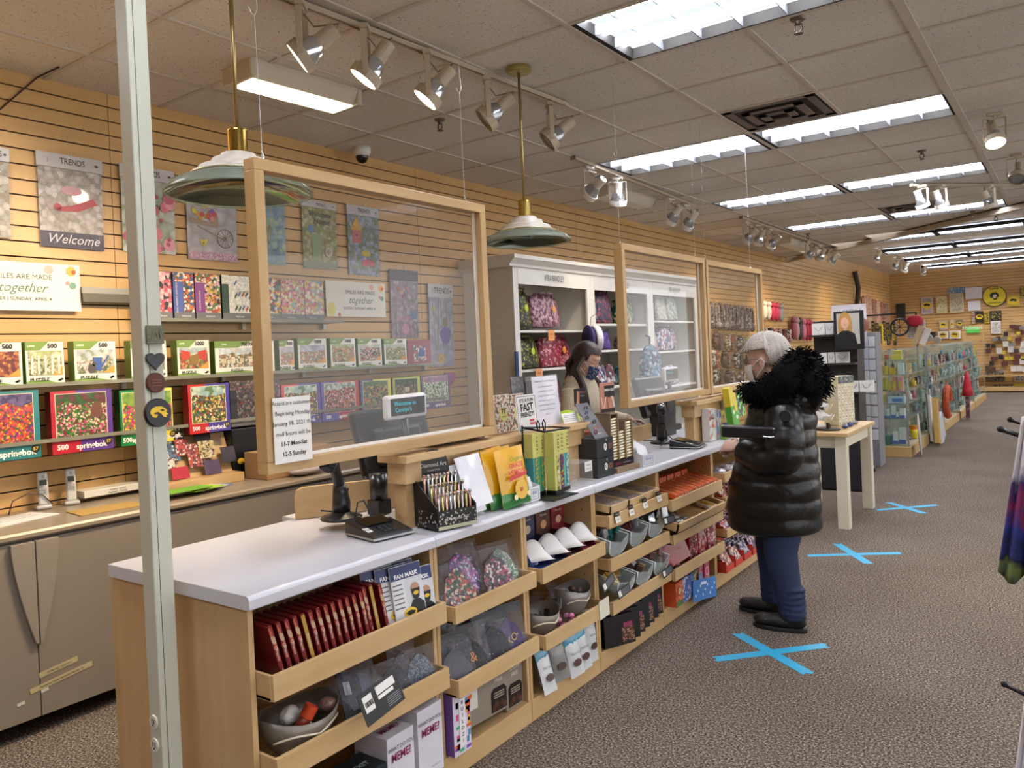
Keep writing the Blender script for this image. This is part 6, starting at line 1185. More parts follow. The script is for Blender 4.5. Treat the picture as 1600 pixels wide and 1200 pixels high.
def bh(t, w_, h):
    poly(MB(), [(-w_*.36, h*.46), (-w_*.08, h*.46), (-w_*.08, h*.64), (-w_*.36, h*.64)], .006).build('birdhouse_print', P('c86a5a', .5), t); poly(MB(), [(-w_*.40, h*.64), (-w_*.04, h*.64), (-w_*.22, h*.84)], .007).build('birdhouse_roof_print', P('d8a83a', .5), t); poly(MB(), circ(-w_*.22, h*.57, .008, 10), .0075).build('door_hole_print', INK, t)
    poly(MB(), circ(w_*.05, h*.32, .03, 12, 1.5, .8), .006).build('goldfinch_print', P('d8c43a', .5), t)
    for k in range(3): poly(MB(), circ(w_*(-.0+.12*k), h*(.17+.02*(k % 2)), .026, 10), .006+.0004*k).build('red_bloom_print', P('c8444a', .5), t)
flag(541, 318, 596, 432, 'blue garden flag with a pink birdhouse and yellow roof', art(['98a4b8', 'a8b0c0', '8a9a6a', 'b0b8c4', '7a8a5a'], 20, seed=7), words=(('HOME', .05, .04, .74, P('b8bcc8', .5), 0),), extra=bh, hd=.14)
def hap(t, w_, h):
    poly(MB(), [(w_*.3, h*.36), (w_*.18, h*.44), (w_*.2, h*.34), (w_*.26, h*.29), (w_*.4, h*.28), (w_*.42, h*.42)], .006).build('blue_butterfly_print', P('4a7a9a', .5), t)
    for k in range(4): poly(MB(), circ(-w_*.2+.03*k, h*(.72-.05*(k % 3)), .018, 9), .006+.0003*k).build('bloom_print', P(['c87a5a', 'd8a890', '8a4a6a', 'b86a6a'][k], .5), t)
    for k in range(7): sheet(-w_/2+.01, w_/2-.01, h*(.02+.03*k), h*(.024+.03*k), .0055).build('check_line', P('8a5a6a', .6), t)
    for k in range(8): sheet(-w_*.45+k*w_*.125, -w_*.44+k*w_*.125, h*.01, h*.22, .0056).build('check_line', P('8a5a6a', .6), t)
    poly(MB(), circ(0, h*.13, .04, 14), .0062).build('pink_cup_print', P('c8909a', .5), t)
flag(608, 420, 657, 528, 'dark headed garden flag reading happy with butterflies', art(['a89098', '8a7a80', 'b8a4a8', '7a7a6a', '988890'], 26, seed=8), words=(('HAPPY', .05, 0, .28, P('c8788a', .5), 0),), extra=hap, dark='33261f', hd=.16)
def cone(t, w_, h):
    poly(poly(MB(), [(-w_*.1, h*.42), (w_*.14, h*.50), (w_*.38, h*.44), (w_*.3, h*.30), (w_*.1, h*.26), (-.0, h*.32)], .006), [(w_*.05, h*.5), (w_*.25, h*.5), (w_*.2, h*.6), (w_*.08, h*.6)], .0065, m=1).build('purple_bloom_print', [P('6a4a9a', .5), P('8a7a2a', .5)], t)
    for k in range(6): a_ = k*math.pi/3; poly(MB(), circ(-w_*.05+.03*math.cos(a_), h*.10+.03*math.sin(a_), .018, 8), .006+.0003*k).build('yellow_petal_print', P('d8b03a', .5), t)
    for k in range(5): MB().ob((.0056, w_*(-.3+.16*k), h*.5), (.001, .004, h*.6), (.08*(-1)**k, 0, 0)).build('stem_print', P('7a8a4a', .5), t)
    poly(MB(), circ(-w_*.3, h*.7, .022, 10, .7, 1.2), .006).build('yellow_butterfly_print', P('c8b83a', .5), t)
flag(668, 443, 712, 572, 'lilac garden flag with a purple coneflower and yellow bloom', art(['b8b8c8', 'c8c8d4', 'a8a8b8'], 10, seed=9), extra=cone, hd=.16)
t = thing('purple_bag', 'magenta gathered bag end below the lilac garden flag', 'bag', at(702, 588, 'x', WX+.05)); MB().lathe([(.0, -.09), (.05, -.05), (.075, .0), (.06, .03)], 14, sx=.4).build('bag_cloth', P('9a3a78', .6, bump=.5), t, smooth=True)
# easter signs
def easter(px0, py0, px1, py1, lb):
    a = at(px0, py0, 'x', WX+.02); c = at(px1, py1, 'x', WX+.02); w_ = c.y-a.y; h = a.z-c.z; t = thing('easter_sign', lb, 'sign', (WX+.03, (a.y+c.y)/2, c.z)); MB().box(0, .004, -w_/2, w_/2, 0, h).build('sign_card', P('e2dfd4', .6, vary=.01), t)
    MB().box(-.028, 0, -.02, .02, h*.5, h*.6).build('wall_clip', P('c8c4b8', .3), t)
    G_ = P('4c5c58', .6); text('SMILES ARE MADE', h*.15, t, (.0055, w_*.06, h*.70), G_); text('together', h*.27, t, (.0055, w_*.06, h*.47), P('5c7a6c', .6), shear=.4); text('EASTER | SUNDAY, APRIL 4', h*.105, t, (.0055, w_*.04, h*.24), G_, bold=.005)
    for k, (y_, z_, r, col) in enumerate(((w_*.43, h*.86, .026, 'e8a84a'), (w_*.45, h*.84, .012, 'c8502c'), (w_*.26, h*.95, .022, 'e8a8a0'), (w_*.44, h*.55, .018, '6a9a8a'), (w_*.40, h*.60, .010, 'd88a8a'), (-w_*.30, h*.05, .013, 'd86a4a'))): poly(MB(), circ(y_, min(z_, h-.03), r, 7), .0045+.0002*k).build('flower_print', P(col, .5), t)
    poly(MB(), circ(-w_*.42, h*.2, .045, 20, .8, 1.1), .0044).build('yellow_egg_print', P('dcd070', .5), t)
easter(-92, 402, 132, 487, 'white easter sign left of the green pole'); easter(506, 438, 601, 496, 'white easter sign right of the tall puzzle boxes')
# metal strip, wire on the wall
q = at(168, 460, 'x', WX+.02); t = thing('shelf_rail', 'empty grey metal shelf rail with punched holes on the slat wall', 'rail', (WX, 2.0, q.z)); MB().box(0, .05, 0, .34, -.0, .03).build('metal_rail', P('8a8880', .35, .6), t); MB().box(.05, .052, 0, .34, -.045, -.0).build('punched_strip', P('5c564c', .4, .5), t)
a, c, d = at(0, 171, 'x', WX+.01), at(58, 121, 'x', WX+.01), at(92, 105, 'z', CZ-.01)
t = thing('cord', 'thin dark cord running up the slat wall onto the ceiling', 'cord', (WX+.01, c.y, c.z)); MB().tube([a+(a-c)*2-t.location, a-t.location, c-t.location, d-t.location], .004, 6).build('cord_line', P('3a2018', .6), t)
# ---------------- back counter things
def phone(px, py, n_, lb):
    q = at(px, py, 'z', BZ); t = thing('cordless_phone', lb, 'telephone', (q.x, q.y, BZ), rz=-.35)
    MB().box(-.03, .04, -.035, .035, 0, .022).build('charger_base', P('b9b9b6', .3, .3), t, bevel=.009); o = MB().ob((.0, 0, .095), (.024, .046, .16), (0, -.18, 0)).build('handset', P('c6c6c2', .3, .2), t, bevel=.009)
    MB().ob((.022, 0, .128), (.003, .030, .026), (0, -.18, 0)).build('screen', P('2c3228', .15), t); k = MB()
    for i in range(5):
        for j in range(3): k.ob((.021-.0025*i+.0*j, -.012+.012*j, .098-i*.0135), (.003, .009, .009), (0, -.18, 0))
    k.build('keypad', P('a0a19c', .4), t); text(n_, .016, t, (.0275, 0, .158), INK, bold=.02)
phone(69, 795, 'C', 'white cordless handset marked C standing on its charger, left one'); phone(112, 788, 'D', 'white cordless handset marked D standing on its charger, right one')
q = at(30, 760, 'x', WX+.06); t = thing('phone_cable', 'dark looped cable behind the cordless phones', 'cable', (WX+.08, q.y, BZ)); MB().tube([(0, -.06, .0), (0, -.04, .06), (0, .03, .085), (0, .09, .07), (.02, .13, .02)], .003, 6).build('cable_line', P('4a3038', .5), t, smooth=True)
def flat(px, py, w_, d, rz, c, nm, lb, cat, th=.004, words=None, dz=0):
    q = at(px, py, 'z', BZ); t = thing(nm, lb, cat, (q.x, q.y, BZ+dz), rz); MB().box(-d/2, d/2, -w_/2, w_/2, 0, th).build('sheet_stack', P(c, .7), t)
    if words: 
        for k in range(words): MB().box(-d*.35+k*d*.2, -d*.33+k*d*.2, -w_*.4, w_*.35, th, th+.0006).build('printed_line', P('8a8a8a', .7), t)
    return t
flat(22, 813, .30, .20, .25, 'cfcdc6', 'paper_sheet', 'white printed sheets lying on the back counter at the left edge', 'paper', words=3)
flat(168, 795, .30, .18, -.1, 'a8884a', 'manila_envelope', 'tan manila envelope lying in front of the white binder', 'envelope'); 
q = at(172, 776, 'z', BZ+.02); t = thing('ring_binder', 'white ring binder with scribbled spine lying on the back counter', 'binder', (q.x-.06, q.y+.05, BZ), rz=0); MB().box(-.20, 0, -.17, .17, 0, .035).build('binder_cover', P('d4d2ca', .4), t, bevel=.003)
for k, s in enumerate(('Vacation  System', 'Registers  Training')): text(s, .013, t, (.0015, .0, .024-k*.013), P('4a4a52', .6), shear=.3, name='handwriting')
for px, py, c, lb, rz, w_ in ((290, 776, '6aa030', 'bright green folder under other folders near the pole', .05, .24), (315, 770, '9ac43a', 'lime green envelope beneath the white one', .2, .20), (322, 766, 'd8d4cc', 'white envelope on top of the lime one', .3, .20), (330, 761, '6a8ab0', 'pale blue folder behind the envelopes', .1, .2), (285, 772, '3c3a34', 'dark folder lying on the green one', .0, .2)):
    flat(px, py, w_, .12, rz, c, 'paper_folder', lb, 'folder', dz={'6': .0, '9': 0, 'd': .004, '3': .004}[c[0]], th=.004)
# card rack on back counter
a = at(262, 745, 'x', -3.80); t = thing('gift_card_rack', 'low maple rack holding red and purple gift cards on the back counter', 'card rack', (-3.80, 2.55, BZ)); y0, y1 = at(264, 750, 'x', -3.80).y, at(390, 745, 'x', -3.80).y; t.location.y = y0; L_ = y1-y0
MB().box(-.16, 0, 0, L_, 0, .05).build('rack_base', MAPLE, t, bevel=.002); MB().hexa([(-.12, 0, .05), (-.11, 0, .05), (-.11, L_, .05), (-.12, L_, .05), (-.19, 0, .27), (-.18, 0, .27), (-.18, L_, .27), (-.19, L_, .27)]).build('rack_back', MAPLE, t)
CARDS = [('b0a090', .02, .13, .09, .10), ('2e4a44', .10, .19, .09, .08), ('b83a34', .12, .12, .08, .09), ('4a80a8', .07, .10, .07, .09), ('d8d4cc', .05, .06, .05, .06), ('a81c2c', .07, .0, .10, .065), ('b04a3c', .18, .05, .10, .13), ('201418', .24, .19, .10, .06), ('c8b878', .25, .09, .10, .10), ('4a3450', .26, .0, .10, .08), ('2c2028', .38, .05, .09, .09)]
for k, (c, dy, dz, w_, h) in enumerate(CARDS):
    o = thing('gift_card', ['pale grey', 'dark green', 'red', 'blue leaf', 'small white', 'bright red front', 'red patterned', 'black headed', 'cream lettered', 'purple', 'dark plum'][k]+' gift card in the maple rack', 'gift card', (-3.80-.09-dz*.3+.0025*k, y0+dy+w_/2, BZ+.055+dz), rot=(0, -.3, 0)); MB().box(0, .002, -w_/2, w_/2, 0, h).build('card_board', P(c, .35) if k in (5, 7, 9, 10) else art([c, 'd8d0c8', c, '5a2a2a', c], 60, seed=k), o)
    if k == 8: text('SUMARON\nWEDDING TREE', .011, o, (.003, 0, .05), P('5a4a2a', .5))
q = at(395, 720, 'x', -3.86); t = thing('black_cap_box', 'black box with a yellow bird emblem standing beside the card rack', 'box', (-3.90, q.y, BZ)); MB().box(-.12, 0, -.10, .12, 0, .28).build('box_body', P('0c0c0f', .4), t, bevel=.01); poly(MB(), circ(-.045, .09, .022, 14, 1.1, .8), .0006).build('yellow_emblem', P('d8b030', .5), t)
a, c = at(430, 720, 'x', -3.66), at(520, 700, 'x', -3.66); t = thing('cardboard_box', 'brown cardboard box with white label on the back counter behind the screen', 'cardboard box', (-3.66, a.y, BZ)); MB().box(-.20, 0, -.06, .42, 0, .15).build('box_body', P('a07a50', .8), t, bevel=.003); sheet(.10, .185, .10, .14, .0006).build('white_label', P('d8d6ce', .6), t); text('SL', .03, t, (.0025, .14, .12), P('5a5a6a', .6)); poly(MB(), circ(-.02, .10, .03, 16, 1.3, .5), .0006).build('oval_sticker', P('d0d0d0', .5), t)
t = thing('crumpled_bag', 'pale crumpled paper bag lying before the cardboard box', 'bag', (-3.60, 3.02, BZ)); MB().ell((0, 0, .02), (.06, .13, .03), 18, 8).build('paper_folds', P('b8aaa4', .6, bump=1, bscale=24), t, smooth=True)
t = thing('carton_stack', 'dark carton with pale label behind the paper notice', 'carton', (-3.895, 3.06, BZ)); MB().box(-.15, 0, -.1, .1, 0, .21).build('carton_body', P('4a4540', .6), t, bevel=.002); sheet(-.0, .09, .13, .17, .0006).build('pale_label', P('c8c6bc', .6), t)
# ================================================================ white bookcases behind the counter
BCX = -3.60; WB = P('dad7cf', .45); INN = P('aaa69c', .6)
UN = [(5.15, 6.39, (1.69, 1.37, 1.05, .5)), (6.39, 7.64, (1.75, 1.50, 1.15, .6)), (7.64, 8.90, (1.79, 1.46, 1.08, .6))]
for i, (a, c, sh) in enumerate(UN):
    t = thing('white_bookcase', ['white bookcase with green patterned totes, nearest of three', 'white bookcase with purple and teal bags, middle of three', 'white bookcase with cream bag and navy backpack, farthest of three'][i], 'bookcase', (BCX, a, 0)); w_ = c-a; B = WX-BCX+.005
    MB().box(B, 0, 0, .022, 0, 2.20).build('side_panel', P('d8d0bc', .5), t); MB().box(B, 0, w_-.022, w_, 0, 2.20).build('side_panel', WB, t)
    MB().box(B, B+.012, .022, w_-.022, 0, 2.2).build('back_panel', INN, t)
    MB().box(-.0, .02, 0, .075, 0, 2.2).box(0, .02, w_-.075, w_, 0, 2.2).build('face_stile', WB, t, bevel=.002) if False else (MB().box(0, .02, 0, .07, 0, 2.2).build('face_stile', WB, t, bevel=.002), MB().box(0, .02, w_-.07, w_, 0, 2.2).build('face_stile', WB, t, bevel=.002))
    MB().box(0, .02, .07, w_-.07, 2.06, 2.2).build('header_rail', WB, t); MB().box(0, .02, .07, w_-.07, 0, .1).build('plinth_rail', WB, t)
    MB().prism([(.02, 2.19), (.035, 2.195), (.04, 2.215), (.075, 2.25), (.085, 2.255), (.085, 2.285), (B, 2.285), (B, 2.19)], 'y', -.0 if i else -.06, w_ + (.06 if i == 2 else 0)).build('cornice', P('dcd8cf', .4), t)
    for z in sh: MB().box(B+.012, -.002, .022, w_-.022, z-.02, z).build('shelf', WB, t)
    text('VERA BRADLEY', .075, t, (.0225, w_*.5, 2.125), P('5a5650', .5), w=.62, name='header_letters')
MESH1 = art(['181a14', '1c1e16', 'a8a83a', '1a1c14', '20221a', '16170f', '8a8c34'], 34, seed=1, coat=0); PAIS = art(['b88a98', 'c898a8', '5a2a3c', 'a87888', 'd0a8b4', '6a3448'], 26, seed=2, coat=0); REDG = art(['8a1c34', 'a82844', 'd8a0a8', '7a1830', 'b83a54'], 34, seed=3, coat=0)
def soft(name, lb, cat, y, z, w_, h, mat, d=.14, group=None, x=BCX-.04, handles=True, seed=0, charm=None, tilt=-.08):
    u_ = [q_ for q_ in UN if q_[0] <= y < q_[1]] or [UN[0]]; w_ = min(w_, .52); y = min(max(y, u_[0][0]+.035+w_/2), u_[0][1]-.035-w_/2); h = min(h, [q_ for q_ in (*u_[0][2][::-1], 2.14) if q_ > z+.05][0]-.055-z if handles is False else ([q_ for q_ in (*u_[0][2][::-1], 2.14) if q_ > z+.05][0]-.05-z)/1.12)
    t = thing(name, lb, cat, (x, y, z), rot=(0, tilt, 0), group=group); r = random.Random(seed)
    def ring(v):
        f = .92+.10*math.sin(math.pi*v)-(.10*v*v); return [(-d/2*(1-.35*v)*(1 if abs(math.sin(a_)) < .95 else .9)*(-math.cos(a_))-d/2, w_/2*f*max(-1, min(1, 1.25*math.sin(a_))), v*h+(.012*math.sin(a_*3+seed) if v > .9 else 0)) for a_ in [k*2*math.pi/20 for k in range(20)]]
    m_ = MB(); rs = [ring(v/6) for v in range(7)]; vs = [p for q_ in rs for p in q_]; m_.add(vs, [(i*20+k, i*20+(k+1) % 20, (i+1)*20+(k+1) % 20, (i+1)*20+k) for i in range(6) for k in range(20)]+[tuple(range(120, 140)), tuple(reversed(range(20)))])
    m_.build('bag_body', mat, t, smooth=True)
    if handles:
        for sx in (-.25, -.75): MB().tube([(d*sx, -w_*.25, h*.93), (d*sx+.03, -w_*.2, h*1.08), (d*sx+.03, w_*.2, h*1.08), (d*sx, w_*.25, h*.93)], .008, 6).build('handle', mat, t, smooth=True)
    if charm: MB().ell((.012, w_*.15, h*.55), (.008, .028, .03), 10, 8).build('charm_tag', P(charm, .5), t)
    return t
Y6 = lambda px, py=500: at(px, py, 'x', BCX).y
soft('tote_bag', 'tall black and lime mesh tote on the top shelf of the nearest bookcase', 'tote bag', (Y6(803)+Y6(840))/2, 1.69, Y6(842)-Y6(804), .31, MESH1, charm='c8d82c'); soft('patterned_backpack', 'mauve paisley backpack on the top shelf beside the lime mesh tote', 'backpack', (Y6(840)+Y6(884))/2, 1.69, Y6(884)-Y6(840), .27, PAIS, seed=2, charm='d89a3a')
soft('tote_bag', 'black and lime mesh tote on the middle shelf of the nearest bookcase', 'tote bag', (Y6(808)+Y6(852))/2, 1.37, Y6(852)-Y6(808), .26, MESH1, seed=3, charm='b8c82c'); soft('tote_bag', 'red and pink mesh tote on the middle shelf behind the clerk', 'tote bag', (Y6(852)+Y6(903))/2, 1.37, Y6(903)-Y6(853), .24, REDG, seed=4, charm='d8942c')
soft('folded_bag', 'dark bag on the lower shelf of the nearest bookcase behind the notice', 'bag', Y6(828), 1.05, .30, .2, P('2a2226', .8), handles=False); soft('folded_bag', 'maroon quilted bag on the lower shelf behind the clerk', 'bag', Y6(868), 1.05, .35, .24, art(['5a1c2c', '3a141c', '7a2a3c'], 30, coat=0), handles=False)
NV = ['2a2a5a', '4a3a7a', '8a4a6a', 'c8b8c8', '1c1c3a']; TL = ['3a7a8a', '8ab8b8', '2a5a6a', 'c8d8d8']; FLR = ['c8c8d0', '2a3a6a', 'a86a7a', 'e0dcdc', '4a5a8a']
for px0, px1, z, h, cs, nm, lb in ((921, 932, 1.75, .40, ['a87a8a', 'd8b0b8', '6a3a4a'], 'hanging_bag', 'pink floral long bag hanging at the left of the middle bookcase'), (934, 942, 1.78, .40, ['8a8a98', 'b8b0c0', '5a4a5a'], 'hanging_bag', 'grey floral long bag beside the pink one in the middle bookcase'), (944, 968, 1.75, .30, ['3a2a44', '6a2a44', '2a2a4a', 'a84a5a'], 'handbag', 'dark plum handbag on the top shelf of the middle bookcase'), (976, 1002, 1.75, .24, ['2a5a4a', '6a8a5a', '1c3a2c', 'c8b8a0'], 'handbag', 'green patterned handbag seen through the middle framed screen'),
        (931, 942, 1.50, .20, TL, 'small_pouch', 'small teal bag on the second shelf of the middle bookcase'), (943, 950, 1.50, .19, ['8a2a3c', '3a2a3c', 'd8b8c0'], 'small_pouch', 'small crimson floral bag between the teal and purple ones'), (951, 963, 1.50, .18, ['4a2a8a', '3a1c6a', '6a4ab0'], 'small_pouch', 'small purple bag on the second shelf of the middle bookcase'), (978, 994, 1.50, .12, ['5a4a5a', '8a6a6a', '3a3a44'], 'small_pouch', 'low dusky pouch on the second shelf behind the screen'),
        (940, 958, 1.15, .17, FLR, 'rolled_bag', 'rolled grey floral bag right of the clerk'), (956, 968, 1.15, .19, ['8a2a3a', 'd8c8cc', '3a4a5a'], 'rolled_bag', 'rolled red and grey bag beside the bracelet sign'), (978, 988, 1.15, .17, TL, 'rolled_bag', 'rolled aqua floral bag behind the screen'), (1020, 1046, 1.08, .22, ['a87a6a', 'd8c8c0', '6a4a5a', 'c89aa0'], 'rolled_bag', 'pale floral rolled bag on the low shelf of the farthest bookcase'),
        (1037, 1053, 1.79, .36, ['c8c8bc', 'b8b8ac', 'd8d8cc'], 'backpack', 'cream quilted backpack on the top shelf of the farthest bookcase'), (1054, 1069, 1.79, .28, ['c8d0c0', '8a9a8a', 'b8c4b4'], 'handbag', 'pale green print bag beside the cream backpack'), (1024, 1036, 1.46, .34, ['b89aa0', 'd8b8bc', '8a6a74'], 'hanging_bag', 'blush floral bag behind the navy backpack'), (1038, 1066, 1.46, .34, FLR, 'tote_bag', 'white and navy floral tote on the middle shelf of the farthest bookcase'), (1048, 1066, 1.08, .2, FLR, 'rolled_bag', 'blue and white rolled bag on the low shelf by the customer display')):
    y0, y1 = Y6(px0), Y6(px1); soft(nm, lb, 'bag', (y0+y1)/2, z, y1-y0, h, art(cs, 22, seed=px0, coat=0), handles=nm not in ('rolled_bag', 'small_pouch'), seed=px0 % 9)
q = at(917, 487, 'x', BCX+.06); t = thing('round_case', 'navy and white round case hanging from a hook between the bookcases', 'case', (BCX+.13, q.y, 1.60)); MB().lathe([(0, -.03), (.13, -.03), (.14, -.02), (.14, .02), (.13, .03), (0, .03)], 28, rot=(0, math.pi/2, .9), sx=.9).build('case_body', P('d4d0d4', .5), t, bevel=.004); MB().lathe([(0, .0), (.12, .0), (.13, -.03), (.11, -.045), (0, -.05)], 28, (-.02, -.04, 0), rot=(0, math.pi/2, .9)).build('navy_side', P('2c2458', .6), t); MB().tube([(-.04, 0, .13), (-.03, 0, .2), (-.0, .02, .22)], .004, 6).build('hook', P('b8a878', .3, .6), t)
q = at(1012, 560, 'x', BCX+.12); t = thing('backpack', 'navy and teal patterned backpack hanging on a hook before the farthest bookcase', 'backpack', (BCX+.15, q.y, 1.07)); MB().ell((0, 0, .22), (.09, .20, .25), 20, 14).ell((.05, 0, .12), (.06, .16, .13), 16, 10).build('pack_body', art(['1c2a5a', '2a6a8a', '6a8a9a', '1a1c3a', 'b8b8c0', '2a4a6a'], 20, seed=4, coat=0), t, smooth=True); MB().tube([(0, 0, .46), (0, 0, .54), (-.05, .02, .56)], .01, 6).build('loop', P('1c2444', .6), t)
for px, py, z in ((857, 0, 1.675), (835, 0, 1.355), (884, 0, 1.355)):
    t = thing('shelf_tag', ['orange tag on the upper shelf edge under the mauve backpack', 'orange tag on the shelf edge under the lower lime tote', 'orange tag on the shelf edge behind the clerk hair'][(835, 857, 884).index(px)-0 if px != 857 else 0] if px != 835 else 'orange tag on the shelf edge under the lower lime tote', 'tag', (BCX+.022, Y6(px), z-.075)); MB().box(0, .002, -.05, .05, 0, .09).build('tag_card', P('e0985a', .6), t); text('SALE', .026, t, (.0035, 0, .055), P('7a3a1c', .6)); text('each', .018, t, (.0035, 0, .025), P('7a3a1c', .6))
q = at(806, 640, 'x', BCX+.1); t = thing('blue_strap', 'dark blue strap hanging at the side of the nearest bookcase', 'strap', (BCX+.05, Y6(802, 640), .9)); MB().box(0, .008, -.02, .02, 0, .62).build('strap_band', P('1c3a6a', .6), t)
# ================================================================ people
SKIN = P('d4ae9c', .5, vary=.05); SKIN2 = P('d8ae98', .5, vary=.04)
def finish(o, vox, sm=6):
    m_ = o.modifiers.new('r', 'REMESH'); m_.mode = 'VOXEL'; m_.voxel_size = vox; m_.use_smooth_shade = True
    s = o.modifiers.new('s', 'SMOOTH'); s.iterations = sm; s.factor = .5
def headmesh(mb, C, M_):
    def T(p): return C+M_@Vector(p)
    E_ = M_.to_euler()
    for c, r in (((-.012, 0, .03), (.098, .077, .10)), ((.022, 0, -.03), (.07, .058, .088)), ((.038, 0, -.08), (.042, .040, .032)), ((.06, 0, .045), (.035, .055, .03)), ((-.008, .076, -.012), (.017, .009, .031)), ((-.008, -.076, -.012), (.017, .009, .031)), ((.058, .034, -.035), (.03, .022, .025)), ((.058, -.034, -.035), (.03, .022, .025))): mb.ell(T(c), r, 18, 12, rot=E_)
    mb.tube([T((.085, 0, .02)), T((.10, 0, -.01)), T((.108, 0, -.03)), T((.09, 0, -.042))], [.009, .012, .015, .01], 8)
    mb.tube([T((-.02, 0, -.04)), T((-.045, 0, -.15)), T((-.05, 0, -.22))], [.056, .052, .06], 14)
def hand(mb, W, fwd, up, s=1.0, curl=.6, thumb=1):
    """palm and five curled fingers; fwd: from wrist to knuckles, up: back of the hand"""
    f = Vector(fwd).normalized(); u = Vector(up); u = (u-f*u.dot(f)).normalized(); l = u.cross(f); W = Vector(W)
    M_ = Matrix((f, l, u)).transposed(); mb.ell(W+f*.045*s, (.05*s, .04*s, .018*s), 14, 10, rot=M_.to_euler())
    for k, L_ in enumerate((.068, .076, .070, .056)):
        p = W+f*.082*s+l*(.030-.020*k)*s; pts = [p-f*.02*s, p]; a_ = 0
        for seg in (.42, .33, .25):
            a_ += curl*(1+.08*k); p = p+(f*math.cos(a_)-u*math.sin(a_))*L_*seg*s; pts.append(p)
        mb.tube(pts, [.0095*s, .0092*s, .0085*s, .0078*s, .006*s], 8)
    p = W+f*.02*s+l*thumb*.034*s; mb.tube([p-l*thumb*.01*s, p+(f*.3+l*thumb*.6-u*.2)*.035*s, p+(f*.9+l*thumb*.55-u*.5)*.05*s, p+(f*1.3+l*thumb*.2-u*.8)*.055*s], [.014*s, .012*s, .010*s, .008*s], 8)
# customer
CY = 4.27; HD = Vector((-1.352, CY+.02, 1.405)); MH = Matrix.Rotation(math.pi-.10, 3, 'Z')@Matrix.Rotation(.12, 3, 'Y')
t = thing('customer', 'older person with short white hair in a long black puffer coat, jeans and white mask, holding a black wallet at the counter', 'person', (-1.33, CY, 0))
t['label'] = 'standing person with short white hair, black puffer coat with fur hood, jeans, holding a wallet'
def OFF(o): o.location = (1.33, -CY, 0); return o
mb = MB(); headmesh(mb, HD, MH)
LW, RW_ = Vector((-1.475, CY-.13, .955)), Vector((-1.50, CY+.03, .925))
mb.ell((-1.28, CY+.02, 1.02), (.12, .17, .26), 16, 12); mb.ell((-1.30, CY+.02, .72), (.13, .17, .2), 16, 12)
mb.tube([(-1.25, CY-.14, 1.14), (-1.20, CY-.20, .90), LW], [.05, .045, .028], 10); mb.tube([(-1.27, CY+.18, 1.14), (-1.24, CY+.20, .92), RW_], [.05, .045, .028], 10)
mb.tube([(-1.27, CY-.07, .68), (-1.29, CY-.08, .42), (-1.235, CY-.09, .08)], [.085, .055, .04], 12); mb.tube([(-1.33, CY+.10, .68), (-1.40, CY+.11, .42), (-1.40, CY+.12, .08)], [.085, .055, .04], 12)
mb.tube([(-1.235, CY-.09, .08), (-1.30, CY-.09, .04), (-1.38, CY-.095, .03)], [.04, .035, .028], 10); mb.tube([(-1.40, CY+.12, .08), (-1.47, CY+.12, .04), (-1.54, CY+.12, .03)], [.04, .035, .028], 10)
hand(mb, LW, (-1, .25, .02), (.1, -.75, .6), .95, .55, -1); hand(mb, RW_, (-1, -.1, -.05), (.2, .5, .7), .95, .6, 1)
o = OFF(mb.build('body', SKIN, t, smooth=True)); finish(o, .006, 4)
# jeans
mb = MB(); mb.tube([(-1.27, CY-.07, .72), (-1.275, CY-.08, .5), (-1.285, CY-.085, .40), (-1.26, CY-.09, .25), (-1.235, CY-.09, .10), (-1.235, CY-.09, .065)], [.115, .098, .085, .072, .064, .066], 18)
mb.tube([(-1.33, CY+.10, .72), (-1.37, CY+.105, .5), (-1.395, CY+.11, .40), (-1.395, CY+.115, .25), (-1.395, CY+.12, .11), (-1.395, CY+.12, .075)], [.115, .098, .085, .072, .064, .066], 18); mb.ell((-1.30, CY+.02, .70), (.15, .19, .12), 16, 10)
for k in range(5): mb.tube([(-1.235+.066*math.cos(a_), CY-.09+.066*math.sin(a_), .10+.03*k+.004*math.sin(3*a_+k)) for a_ in [j*2*math.pi/14 for j in range(15)]], .007, 5, cap=False); mb.tube([(-1.395+.066*math.cos(a_), CY+.12+.066*math.sin(a_), .11+.03*k+.004*math.sin(3*a_+k)) for a_ in [j*2*math.pi/14 for j in range(15)]], .007, 5, cap=False)
o = OFF(mb.build('jeans', P('1d2a4a', .85, bump=.25, bscale=300, vary=.25, vs=12), t, smooth=True)); finish(o, .008, 4)
# shoes
for sx, sy, rz in ((-1.30, CY-.095, .06), (-1.455, CY+.12, -.04)):
    mb = MB(); mb.ell((0, 0, .045), (.135, .046, .04), 20, 12).ell((.065, 0, .06), (.065, .042, .045), 16, 10).ell((-.07, 0, .045), (.07, .048, .032), 16, 10); mb.tube([(.085, 0, .06), (.09, 0, .10)], [.045, .047], 14)
    o = mb.build('shoe', P('0d0d0f', .4, bump=.5, bscale=140, coat=.2), t, smooth=True, loc=(sx+1.33, sy-CY, 0), rot=(0, 0, rz)); finish(o, .006, 4)
    MB().prism([(.14*math.cos(a_)*(1 if math.cos(a_) < 0 else .98), .047*math.sin(a_)*(1.08 if math.cos(a_) < 0 else .92)) for a_ in [k*2*math.pi/28 for k in range(28)]], 'z', .0, .022).build('sole', P('141416', .6), o, bevel=.005)
